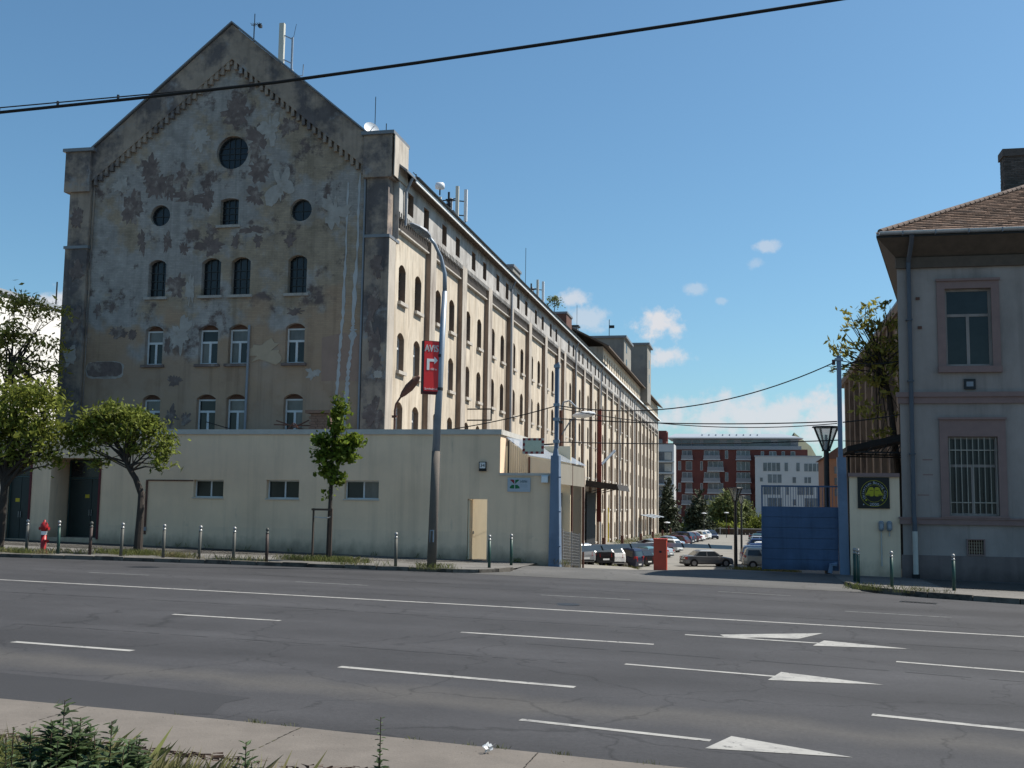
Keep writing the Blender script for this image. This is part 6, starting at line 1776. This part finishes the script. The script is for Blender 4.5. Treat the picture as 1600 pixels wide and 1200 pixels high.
m = MB(); m.prism([(UR - .5, V0 - .3, HT), (UR + 8, V0 - .3, HT + 6), (UR + 16.5, V0 - .3, HT), (UR + 16.5, V0 - .3, HT + .15), (UR + 8, V0 - .3, HT + 6.2), (UR - .5, V0 - .3, HT + .15)], (0, V1 - V0 + .6, 0)); m.build('roof', M['roofmetal'], tw_)
m = MB(); m.box(UR - .5, UR - .02, V0, V1, HT - .5, HT - .02); m.build('cornice', M['twin'], tw_)
MB().box(UR - .42, UR - .36, V1 - .6, V1 - .3, -3, HT).build('downpipe', M['redsteel'], tw_)

# white hall at far left
t = thing('white_hall', (-52, 60, 0), 'bright white hall wall behind the trees at far left', 'hall')
MB().hull8([(-62, 52, -1), (-45, 52, -1), (-45, 84, -1), (-62, 84, -1)], [(-62, 52, 14.7), (-45, 52, 14.7), (-45, 84, 14.7), (-62, 84, 14.7)]).build('wall', M['whitewall'], t)
MB().box(-62.2, -44.85, 51.8, 84.2, 14.7, 14.95).build('roof_edge', M['lightroof'], t)
MB().tube([(-45.3, 66, 14.9), (-45.3, 66, 16.6)], .05, 6).build('vent_pipe', M['darkmetal'], t)
MB().box(-44.98, -44.9, 58, 58.6, 4.2, 4.5).build('wall_lamp', M['darkmetal'], t)

# ------------------------------------------------------------------ apartment blocks far behind
VB = 290.0
def px_u(x): return -19.4 + (x - 1050) * .159
def px_z(y): return 20.6 - (y - 680) * .163


ab = thing('apartment_block', (-4, VB, -4), 'long red brick apartment block with grey top storey', 'apartment block')
RX0, RX1 = px_u(1050), px_u(1262)
MB().box(RX0, RX1, VB, VB + 14, -6, px_z(702)).build('wall', M['redbrick'], ab)
MB().box(RX0 + .2, RX1 - 2.2, VB + .8, VB + 13, px_z(702), px_z(685)).build('top_storey', M['greyclad'], ab)
MB().hull8([(RX0 - 1.2, VB - .8, px_z(685)), (RX1 - .9, VB - .8, px_z(685)), (RX1 - 2, VB + 14, px_z(685)), (RX0 - 1, VB + 14, px_z(685))], [(RX0 - 1, VB - .5, px_z(683)), (RX1 - 2, VB - .5, px_z(683)), (RX1 - 6, VB + 12, px_z(673)), (RX0, VB + 12, px_z(673))]).build('roof', M['lightroof'], ab)
MB().box(RX0, RX1 - 1.5, VB - .5, VB + .3, px_z(702.5), px_z(697)).build('terrace_parapet', M['greyclad'], ab)
for k in range(9): MB().box(px_u(1096 + k * 11), px_u(1098 + k * 11), VB + 4, VB + 4.6, px_z(681), px_z(677)).build('roof_vent', M['lightroof'], ab)
for x0, x1 in ((1054, 1064), (1066, 1080), (1083, 1094), (1100, 1126), (1137, 1148), (1160, 1206), (1217, 1236)):
    MB().box(px_u(x0), px_u(x1), VB + .72, VB + .798, px_z(697), px_z(687)).build('window', M['farglass'], ab)
rowsz = [(704, 717), (721, 735), (738, 752), (755, 769), (773, 787), (790, 803), (808, 822)]
def win(a, b, z0, z1, mat_='farglass', frame=True, v=VB, par=ab):
    fo = MB().box(a, b, v - .06, v - .002, z0, z1).build('window', M['whiterender'], par)
    n = max(1, round((b - a) / 1.1)); w = (b - a) / n
    for k in range(n): MB().box(a + k * w + .07, a + (k + 1) * w - .07, v - .075, v - .061, z0 + .08, z1 - .08).build('pane', M[mat_], fo)
for i, (y0, y1) in enumerate(rowsz):
    z0, z1 = px_z(y1), px_z(y0)
    for a, b in ((1066, 1082), (1101, 1125), (1152, 1173)):
        s_ = 0 if i % 2 == 0 else 6
        a2 = a + (s_ if a != 1152 else 0); b2 = b + (s_ if a == 1101 else 0)
        win(px_u(a2), px_u(b2), z0, z1)
        if i % 2 == 0 or a == 1101 or i > 1:
            bo = MB().box(px_u(a2) - .2, px_u(b2) + .3, VB - 1.3, VB - .0801, z0 - .35, z0 - .12).build('balcony', M['whiterender'], ab)
            MB().box(px_u(a2) - .1, px_u(b2) + .2, VB - 1.28, VB - 1.22, z0 - .12, z0 + .85).build('balcony_rail', M['greyclad'], bo)
    if i % 2: win(px_u(1060), px_u(1064.5), z0, z1); win(px_u(1095), px_u(1099), z0, z1)
    else: win(px_u(1134), px_u(1139), z0, z1)
for x0, x1 in ((1190, 1195), (1203, 1214), (1222, 1227), (1236, 1243)): win(px_u(x0), px_u(x1), px_z(712), px_z(705))
wbk = thing('apartment_block', (10, VB - 6, -4), 'white rendered apartment block in front of the red one', 'apartment block')
VW2 = VB - 8
k2 = VW2 / VB
def pu2(x): return px_u(x) * k2
def pz2(y): return 2.15 + (px_z(y) - 2.15) * k2
MB().box(pu2(1181), pu2(1283), VW2, VW2 + 7, -6, pz2(713)).build('wall', M['whiterender'], wbk)
MB().box(pu2(1180), pu2(1284), VW2 - .2, VW2 + 7.2, pz2(713), pz2(711.5)).build('roof_edge', M['lightroof'], wbk)
for (x0, x1, y0, y1) in ((1193, 1220, 722, 736), (1226, 1232, 722, 736), (1244, 1250, 722, 736), (1256, 1282, 723, 736), (1188, 1193, 745, 752), (1200, 1222, 740, 754), (1238, 1244, 744, 754), (1256, 1267, 744, 754), (1193, 1220, 758, 772), (1228, 1233, 758, 772), (1245, 1270, 758, 772), (1200, 1222, 776, 790), (1238, 1244, 778, 788), (1256, 1278, 776, 790)):
    win(pu2(x0), pu2(x1), pz2(y1), pz2(y0), v=VW2, par=wbk)
gb = thing('apartment_block', (-21, VB - 14, -4), 'narrow grey and white balcony block beside the warehouse end', 'apartment block')
VG2 = VB - 16; k3 = VG2 / VB
def pu3(x): return px_u(x) * k3
def pz3(y): return 2.15 + (px_z(y) - 2.15) * k3
MB().box(pu3(1020), pu3(1053), VG2, VG2 + 8, -6, pz3(694)).build('wall', M['whiterender'], gb)
for i, y in enumerate((706, 724, 742, 761, 779)):
    MB().box(pu3(1020), pu3(1050), VG2 - .05, VG2 - .002, pz3(y + 14), pz3(y)).build('window', M['farglass'], gb)
    MB().box(pu3(1020), pu3(1054), VG2 - 1.2, VG2 - .06, pz3(y + 17), pz3(y + 15)).build('balcony', M['whiterender'], gb)
    MB().box(pu3(1038), pu3(1049), VG2 - .08, VG2 - .051, pz3(y + 13), pz3(y + 1)).build('blind', M['sill'], gb)
MB().box(pu3(1020), pu3(1040), VG2 + 2, VG2 + 8, pz3(694), pz3(672)).build('upper_block', M['redbrick'], gb); MB().box(pu3(1020), pu3(1034), VG2 + 1, VG2 + 1.9, pz3(694), pz3(686)).build('upper_window', M['farglass'], gb)
MB().tube([(pu3(1042), VG2, pz3(690)), (pu3(1042), VG2, pz3(676))], .25, 6).build('flue', M['redsteel'], gb)
ob = thing('orange_house', (15, 200, -3), 'orange rendered house with gabled roof seen past the lantern', 'house')
def at(x, z_y, v): return ((px_u(x)) * v / VB, 2.15 + (px_z(z_y) - 2.15) * v / VB)
u0, z1 = at(1286, 716, 200); u1, _ = at(1330, 716, 200)
MB().box(u0, u1, 200, 215, -5, z1).build('wall', M['orangerender'], ob)
uc, za = at(1312, 698, 200); MB().prism([(u0 - .5, 199.6, z1), (u1 + .5, 199.6, z1), ((u0 + u1) / 2, 199.6, za)], (0, 16, 0)).build('roof', M['rust'], ob)
for y in (728, 745, 762): a, z = at(1302, y, 200); MB().box(a, a + 1.0, 199.9, 199.998, z - 1.2, z).build('window', M['farglass'], ob)
# wooded hill on the horizon
mb = MB(); rs = random.Random(8); n = 60
for k in range(n + 1):
    x = -260 + 700 * k / n; h = 54 * math.exp(-((x - 33) / 22) ** 2) + 14 * math.exp(-((x - 180) / 120) ** 2) + rs.uniform(-.8, .8)
    mb.v += [(x, 760, -6), (x, 790, h * .6 - 2), (x, 830, h)]
    if k: i = 3 * k; mb.f += [(i - 3, i, i + 1, i - 2), (i - 2, i + 1, i + 2, i - 1)]
tag(mb.build('hills', M['hill']), kind='structure')
# low wooden fence closing the parking lot
t = thing('lot_fence', (-2.5, 229, -3.2), 'low dark board fence closing off the far end of the parking lot', 'fence')
zl = terrain(-2, 229)
for k in range(14): MB().box(-7.6 + k * .75, -6.9 + k * .75, 229, 229.1, zl, zl + 1.15).build('board', M['stake'], t)
MB().box(-7.7, 3.0, 228.95, 229.15, zl + 1.15, zl + 1.3).build('rail', M['coping'], t)
for k in range(3): MB().box(-5.9 + k * 1.7, -5.7 + k * 1.7, 228.8, 229, zl, zl + (1.5 if k != 1 else 1.8)).build('post', M['redsteel' if k == 1 else 'coping'], t)
# dark marker posts along the bank
po = None
for k, v in enumerate((112, 125, 142, 160, 178, 196)):
    lab = ('dark stub post nearest the parked cars', 'second dark stub post on the grass bank', 'third dark stub post on the grass bank', 'fourth dark stub post on the grass bank', 'fifth dark stub post on the grass bank', 'farthest dark stub post at the warehouse corner')[k]
    u = -13.4 - max(0, 140 - v) * .03
    o = tag(MB().box(u - .16, u + .16, v - .16, v + .16, terrain(u, v) - .1, terrain(u, v) + 1.0).build('stub_post', M['rust']), lab, 'post', 'stub posts along the grass bank')

# ------------------------------------------------------------------ roof aerials
t = thing('cell_antenna', (-23.4, 52, 24), 'tall beige panel antenna on a mast beside the gable ridge', 'antenna')
MB().box(-23.66, -23.4, 52.0, 52.22, 24.55, 26.85).build('panel', M['antgrey'], t)
MB().tube([(-22.98, 52.2, 23.0), (-22.98, 52.2, 26.1)], .06, 8).build('mast', M['lampgrey'], t)
for z in (24.9, 26.2): MB().bar((-23.4, 52.1, z), (-22.98, 52.2, z - .2), .05).build('bracket', M['lampgrey'], t)
for k in range(4): MB().tube([(-23.6 + k * .08, 52.1, 24.55), (-23.45 + k * .1, 52.15, 24.1), (-23.1, 52.2, 23.9)], .015, 5).build('cable', M['black'], t)
MB().box(-23.05, -22.9, 52.1, 52.3, 24.0, 24.4).build('amplifier', M['lampgrey'], t)
MB().tube([(-22.95, 52.2, 26.0), (-22.8, 52.2, 26.8)], .012, 5).build('whip', M['darkmetal'], t)
MB().tube([(-22.98, 52.2, 24.05), (-22.35, 52.2, 24.0), (-22.33, 52.2, 24.6)], .03, 5).build('side_aerial', M['lampgrey'], t)
t = thing('tv_aerial', (-24.1, 50, 25), 'small yagi aerial at the apex of the gable', 'antenna')
MB().tube([(-24.1, 50, 24.4), (-24.1, 50, 25.95)], .02, 6).build('mast', M['darkmetal'], t)
MB().bar((-24.25, 50, 25.9), (-23.7, 50, 25.95), .025).build('boom', M['darkmetal'], t)
for k in range(5): MB().bar((-24.2 + k * .11, 49.8, 25.92), (-24.2 + k * .11, 50.2, 25.92), .02).build('element', M['darkmetal'], t)
MB().box(-23.85, -23.7, 49.9, 50.1, 25.75, 25.9).build('head', M['darkmetal'], t)
t = thing('satellite_dish', (-17.3, 48.7, 19.2), 'white satellite dish at the foot of the right gable slope', 'dish')
d = MB(); c = Vector((-17.25, 48.5, 19.58)); ax_ = Vector((.55, -.6, .35)).normalized(); a1 = ax_.orthogonal().normalized(); b1 = ax_.cross(a1); prev = None
for r in (0, .12, .22, .31, .38):
    rr = [c + ax_ * (r * r * .6) + a1 * (r * cos(w)) + b1 * (r * sin(w)) for w in [2 * pi * k / 20 for k in range(20)]]
    if prev:
        for k in range(20): d.poly([prev[k], prev[(k + 1) % 20], rr[(k + 1) % 20], rr[k]])
    prev = rr
d.build('reflector', M['dish'], t, smooth=True); MB().bar(c, c + ax_ * .45 - Vector((0, 0, .1)), .03).build('feed_arm', M['lampgrey'], t); MB().tube([(-17.3, 48.7, 19.2), tuple(c)], .03, 6).build('mount', M['lampgrey'], t)
for k, (u, v, z0, z1, lab) in enumerate(((-23.6, 49, 24.4, 26.0, 'thin lightning rod near the gable apex'), (-20.4, 58, 21.0, 24.9, 'thin tall lightning rod behind the right gable slope'), (-16.6, 48.8, 19.2, 19.95, 'short lightning rod on the right corner pier'), (-17.5, 87, 19, 22.8, 'lightning rod beside the roof masts'), (-17.8, 116.5, 18.6, 23.4, 'thin rod beside the brick chimney stack'))):
    tag(MB().tube([(u, v, z0), (u, v, z1)], .022, 5).build('lightning_rod', M['darkmetal']), lab, 'rod', 'lightning rods on the warehouse roof')
def mast_cluster(u, v, z0, lab, full):
    t = thing('cell_mast', (u, v, z0), lab, 'antenna')
    MB().tube([(u, v, z0 - 1), (u, v, z0 + 2.1)], .07, 8).build('mast', M['darkmetal'], t)
    for k in range(5): MB().box(u - .16 - .12 * (k % 2), u + .16 + .1 * (k % 3), v - .15, v + .15, z0 + .1 + k * .36, z0 + .2 + k * .36 + .06 * (k % 2)).build('collar', M['darkmetal'], t)
    for k, (dx, dy, h) in enumerate(((.62, -.3, 2.0), (.95, .5, 2.0), (-.6, .1, 1.5), (-.1, .8, 1.6))):
        MB().box(u + dx - .095, u + dx + .095, v + dy - .08, v + dy + .08, z0 + .35, z0 + .35 + h).build('panel', M['antgrey'] if k % 2 == 0 else M['dish'], t)
        MB().bar((u, v, z0 + .7), (u + dx, v + dy, z0 + .7), .06).build('bracket', M['darkmetal'], t); MB().bar((u, v, z0 + 1.6), (u + dx, v + dy, z0 + 1.6), .06).build('bracket', M['darkmetal'], t)
        MB().tube([(u + dx, v + dy, z0 + .35), (u + dx * .8, v + dy, z0 - .15), (u, v, z0)], .03, 5).build('cable', M['black'], t)
    if full:
        MB().lathe([(.02, 0), (.28, .06), (.30, .25), (.26, .4), (.02, .45)], (u - .55, v - .1, z0 + 2.25), 14).build('drum_antenna', M['dish'], t, smooth=True)
        MB().tube([(u - .55, v - .1, z0 + 1.9), (u - .55, v - .1, z0 + 2.25)], .05, 6).build('drum_mount', M['darkmetal'], t)
    for k in range(6): MB().tube([(u - .25 + k * .1, v - .2, z0 - .6), (u - .25 + k * .1, v - .2, z0 + 1.2 + .15 * (k % 3))], .025, 5).build('cable', M['black'], t)


mast_cluster(-17.9, 64.8, 19.1, 'cluster of panel antennas and a white drum on the eaves', True)
mast_cluster(-18.2, 93, 19.0, 'darker cluster of panel antennas right after the broad chimney', False)
tree('rooftop_sapling', 'small sapling sprouting from the brick chimney stack', (-19.7, 113, 21.9), [(0, 0, 0), (.1, 0, .7), (0, 0, 1.3)], [.05, .04, .02], [(0, 0, 1.5, .7, .5, .4), (.5, 0, 1.0, .4, .4, .25), (-.7, 0, .9, .4, .4, .2)], 260, .14, M['willow'], 51, branch=8, clump=.2, per=5)

# ------------------------------------------------------------------ parked cars
def car_proto(kind):
    L, W, H, belt, zb = {'hatch': (4.0, 1.70, 1.47, .92, .20), 'sedan': (4.55, 1.74, 1.42, .90, .19), 'mpv': (4.4, 1.80, 1.66, 1.0, .22), 'suv': (4.5, 1.80, 1.74, 1.05, .26)}[kind]
    t = thing('parked_car', (0, 0, 0), 'parked car', 'car', 'cars parked in the yard lot')
    h = L / 2; w = W / 2
    # side profile of the lower body: x, top z, half width
    if kind == 'sedan': prof = [(-h, .62, .74), (-h + .06, .86, .86), (-h + .35, .95, .95), (-h + .95, .95, 1.0), (-.3, belt, 1.0), (.75, .92, 1.0), (1.35, .86, .97), (h - .2, .74, .88), (h, .55, .72)]
    elif kind == 'hatch': prof = [(-h, .70, .78), (-h + .05, .95, .90), (-h + .3, .97, .97), (-.6, belt, 1.0), (.6, .94, 1.0), (1.15, .88, .97), (h - .2, .74, .88), (h, .55, .72)]
    else: prof = [(-h, .78, .82), (-h + .04, belt, .92), (-h + .3, belt + .02, .98), (-.6, belt, 1.0), (.7, belt, 1.0), (1.2, belt - .06, .97), (h - .2, .82, .88), (h, .58, .74)]
    mb = MB(); prev = None
    for x, zt, fw in prof:
        ww = w * fw
        ring_ = [(-ww * .82, zb), (-ww * .98, zb + .12), (-ww, zt * .62), (-ww * .97, zt - .06), (-ww * .86, zt), (ww * .86, zt), (ww * .97, zt - .06), (ww, zt * .62), (ww * .98, zb + .12), (ww * .82, zb)]
        r = [(x, y, z) for y, z in ring_]
        if prev:
            for k in range(10): mb.poly([prev[k], prev[(k + 1) % 10], r[(k + 1) % 10], r[k]])
        else: mb.poly(r)
        prev = r
    mb.poly(prev)
    # greenhouse
    gb_ = {'sedan': (-1.55, -.85, .35, 1.15), 'hatch': (-1.86, -1.45, .15, 1.05), 'mpv': (-2.12, -1.85, .3, 1.3), 'suv': (-2.15, -1.95, .2, 1.1)}[kind]
    zb2 = belt - .01; zr = H; rw = w * .74; bw = w * .93
    A = [(gb_[0], -bw, zb2), (gb_[3], -bw, zb2), (gb_[3], bw, zb2), (gb_[0], bw, zb2)]
    mid = [(gb_[0] + (gb_[1] - gb_[0]) * .82, -(bw + (rw - bw) * .82), zb2 + (zr - zb2) * .82), (gb_[3] + (gb_[2] - gb_[3]) * .82, -(bw + (rw - bw) * .82), zb2 + (zr - zb2) * .82)]
    mid += [(mid[1][0], -mid[1][1], mid[1][2]), (mid[0][0], -mid[0][1], mid[0][2])]
    top = [(gb_[1] + .12, -rw + .08, zr), (gb_[2] - .15, -rw + .08, zr), (gb_[2] - .15, rw - .08, zr), (gb_[1] + .12, rw - .08, zr)]
    mb.hull8(A, mid); mb.hull8(mid, top)
    o = mb.build('body', M['bodydark'], t); o['painted'] = 1
    def lerp(p, q, f): return tuple(a + (b - a) * f for a, b in zip(p, q))
    def qd(name, corners, off, inset_x, inset_z, m=M['carglass']):
        a, b, c, d = [Vector(p) for p in corners]   # a,b bottom; c,d top
        n = (b - a).cross(d - a).normalized() * off
        def P(s_, v_): return a.lerp(b, s_).lerp(d.lerp(c, s_), v_) + n
        q = [P(inset_x, inset_z), P(1 - inset_x, inset_z), P(1 - inset_x, 1 - inset_z), P(inset_x, 1 - inset_z)]
        mbx = MB(); mbx.prism(q, n * .5); mbx.build(name, m, t)
    qd('windscreen', (A[1], A[2], mid[2], mid[1]), .008, .06, .06); qd('rear_window', (A[3], A[0], mid[0], mid[3]), .008, .08, .10)
    for y, (i, j) in ((-1, (0, 1)), (1, (3, 2))):
        a, b, c, d = A[i], A[j], mid[j], mid[i]
        for f0, f1 in ((.06, .46), (.50, .93)):
            q = [lerp(a, b, f0), lerp(a, b, f1), lerp(d, c, f1), lerp(d, c, f0)]
            if y > 0: q = [q[1], q[0], q[3], q[2]]
            qd('side_window', q, .008, .02, .08)
    wb_ = (-h + .78, h - .82)
    for x in wb_:
        for y in (-1, 1):
            MB().tube([(x, y * (w - .10), .31), (x, y * (w + .004), .31)], .37, 18).build('wheel_arch', M['bodydark'], t)
            wh = MB().tube([(x, y * (w - .2), .30), (x, y * (w + .012), .30)], .30, 18).build('wheel', M['tyre'], t)
            rmb = MB()
            for k in range(5):
                a = 2 * pi * k / 5; rmb.bar((x, y * (w + .017), .30), (x + .18 * cos(a), y * (w + .017), .30 + .18 * sin(a)), .01, .06)
            rmb.tube([(x, y * (w + .012), .30), (x, y * (w + .016), .30)], .2, 14)
            rmb.build('rim', M['rim'], wh)
    for y in (-1, 1):
        MB().hull8([(h - .22, y * w * .52, .60), (h - .03, y * w * .52, .58), (h - .08, y * w * .83, .58), (h - .26, y * w * .86, .60)], [(h - .26, y * w * .52, .72), (h - .10, y * w * .52, .70), (h - .16, y * w * .83, .70), (h - .30, y * w * .86, .72)]).build('headlight', M['headlight'], t)
        z0, z1 = (.62, .84) if kind in ('sedan', 'hatch') else (.72, 1.12)
        MB().hull8([(-h - .015, y * w * .52, z0), (-h + .2, y * w * .52, z0), (-h + .2, y * w * .93, z0), (-h + .04, y * w * .86, z0)], [(-h + .02, y * w * .55, z1), (-h + .2, y * w * .55, z1), (-h + .2, y * w * .955, z1), (-h + .06, y * w * .90, z1)]).build('tail_light', M['taillight'], t)
        MB().hull8([(.95, y * (w + .01), belt), (1.1, y * (w + .01), belt), (1.1, y * (w + .18), belt + .02), (.98, y * (w + .18), belt + .02)], [(.95, y * (w + .01), belt + .12), (1.08, y * (w + .01), belt + .12), (1.08, y * (w + .18), belt + .13), (.98, y * (w + .18), belt + .13)]).build('mirror', M['bodydark'], t)
    MB().box(-h - .03, -h + .05, -w * .74, w * .74, zb + .04, zb + .14).build('rear_bumper', M['bodydark'], t)
    MB().box(h - .10, h + .015, -w * .66, w * .66, zb + .06, zb + .22).build('front_bumper', M['bodydark'], t)
    MB().box(-h - .045, -h - .031, -.26, .26, zb + .20, zb + .31).build('number_plate', M['white'], t)
    return t


CP = {k: car_proto(k) for k in ('hatch', 'sedan', 'mpv', 'suv')}
PT_ = {n: paintmat(n, c, mt) for n, c, mt in (('silver', (.42, .44, .46), .5), ('black', (.012, .012, .014), .2), ('white', (.62, .62, .61), .0), ('navy', (.012, .018, .045), .3), ('teal', (.10, .20, .23), .4), ('red', (.22, .02, .02), .2), ('grey', (.20, .205, .215), .5), ('bluesilver', (.30, .36, .43), .5), ('darkred', (.07, .012, .016), .3), ('beige', (.42, .40, .35), .4), ('blue', (.03, .06, .16), .4))}
CARS = [
    ('hatch', 'silver', -12.2, 78.5, 128, 'silver hatchback half hidden behind left gate post and fence'),
    ('hatch', 'black', -11.1, 80.0, 130, 'black hatchback squeezed between the silver and the white hatchback'),
    ('hatch', 'white', -10.65, 82.5, 132, 'white hatchback with rear to the driveway, left of the dark people carrier'),
    ('mpv', 'navy', -10.9, 93.0, 160, 'dark navy people carrier under the left barrier boom'),
    ('hatch', 'black', -10.2, 98.5, 150, 'black hatchback right behind the navy people carrier'),
    ('hatch', 'teal', -10.3, 105.5, 152, 'pale teal hatchback near the barrier cabinet'),
    ('hatch', 'red', -10.2, 111.5, 152, 'red hatchback left of the barrier cabinet'),
    ('sedan', 'silver', -10.0, 117.5, 155, 'silver sedan just left of the barrier cabinet'),
    ('hatch', 'bluesilver', -10.9, 124.0, 155, 'blue silver hatchback behind the barrier boom by the bank'),
    ('hatch', 'white', -9.6, 131.0, 155, 'white hatchback peeking out right of the barrier cabinet'),
    ('sedan', 'bluesilver', -10.3, 143.0, 165, 'pale blue silver sedan above the right barrier boom'),
    ('hatch', 'darkred', -9.7, 149.0, 160, 'dark car with red lights behind the pale blue silver sedan'),
    ('mpv', 'navy', -9.9, 161.0, 160, 'dark blue people carrier with white roof glare in the far row'),
    ('hatch', 'black', -9.6, 166.0, 158, 'black hatchback next to the dark blue people carrier in the far row'),
    ('hatch', 'darkred', -9.2, 171.0, 158, 'dark red hatchback in the far row'),
    ('sedan', 'white', -9.0, 176.0, 158, 'white sedan in the far row'),
    ('hatch', 'beige', -8.6, 181.0, 158, 'beige hatchback in the far row'),
    ('hatch', 'white', -8.2, 186.5, 158, 'last white hatchback of the far row, beside the navy one'),
    ('hatch', 'navy', -6.4, 190.0, 292, 'navy hatchback facing the camera at the end of the far row'),
    ('sedan', 'grey', -3.75, 101.0, 24, 'dark grey sedan turning in the middle of the parking lot'),
    ('suv', 'beige', 1.60, 99.5, 6, 'pale silver off roader beside the blue gate, nearest of the right row'),
    ('suv', 'bluesilver', 1.35, 106.0, 6, 'second off roader of the right row with steep rear window'),
    ('hatch', 'navy', 1.45, 113.0, 6, 'navy hatchback, third of the right row'),
    ('hatch', 'blue', 1.45, 121.0, 6, 'blue hatchback, fourth of the right row'),
    ('sedan', 'white', 1.55, 130.0, 6, 'white sedan, fifth of the right row'),
    ('hatch', 'blue', 1.65, 141.0, 6, 'blue hatchback, sixth of the right row'),
    ('hatch', 'silver', 1.75, 154.0, 6, 'silver hatchback, seventh of the right row'),
    ('hatch', 'teal', 1.95, 168.0, 6, 'pale teal hatchback, second to last of the right row'),
    ('sedan', 'navy', 2.05, 186.0, 6, 'navy sedan at the far end of the right row'),
]
for kind, col, u, v, rot, lab in CARS:
    a = radians(rot); du, dv = cos(a), sin(a)
    zf_, zr_ = terrain(u + du * 1.3, v + dv * 1.3), terrain(u - du * 1.3, v - dv * 1.3)
    o = dup(CP[kind], (u, v, (zf_ + zr_) / 2), a, lab, PT_[col])
    o.rotation_euler = (0, -atan2(zf_ - zr_, 2.6), a)
for p in CP.values():
    for q in list(p.children_recursive) + [p]: bpy.data.objects.remove(q)
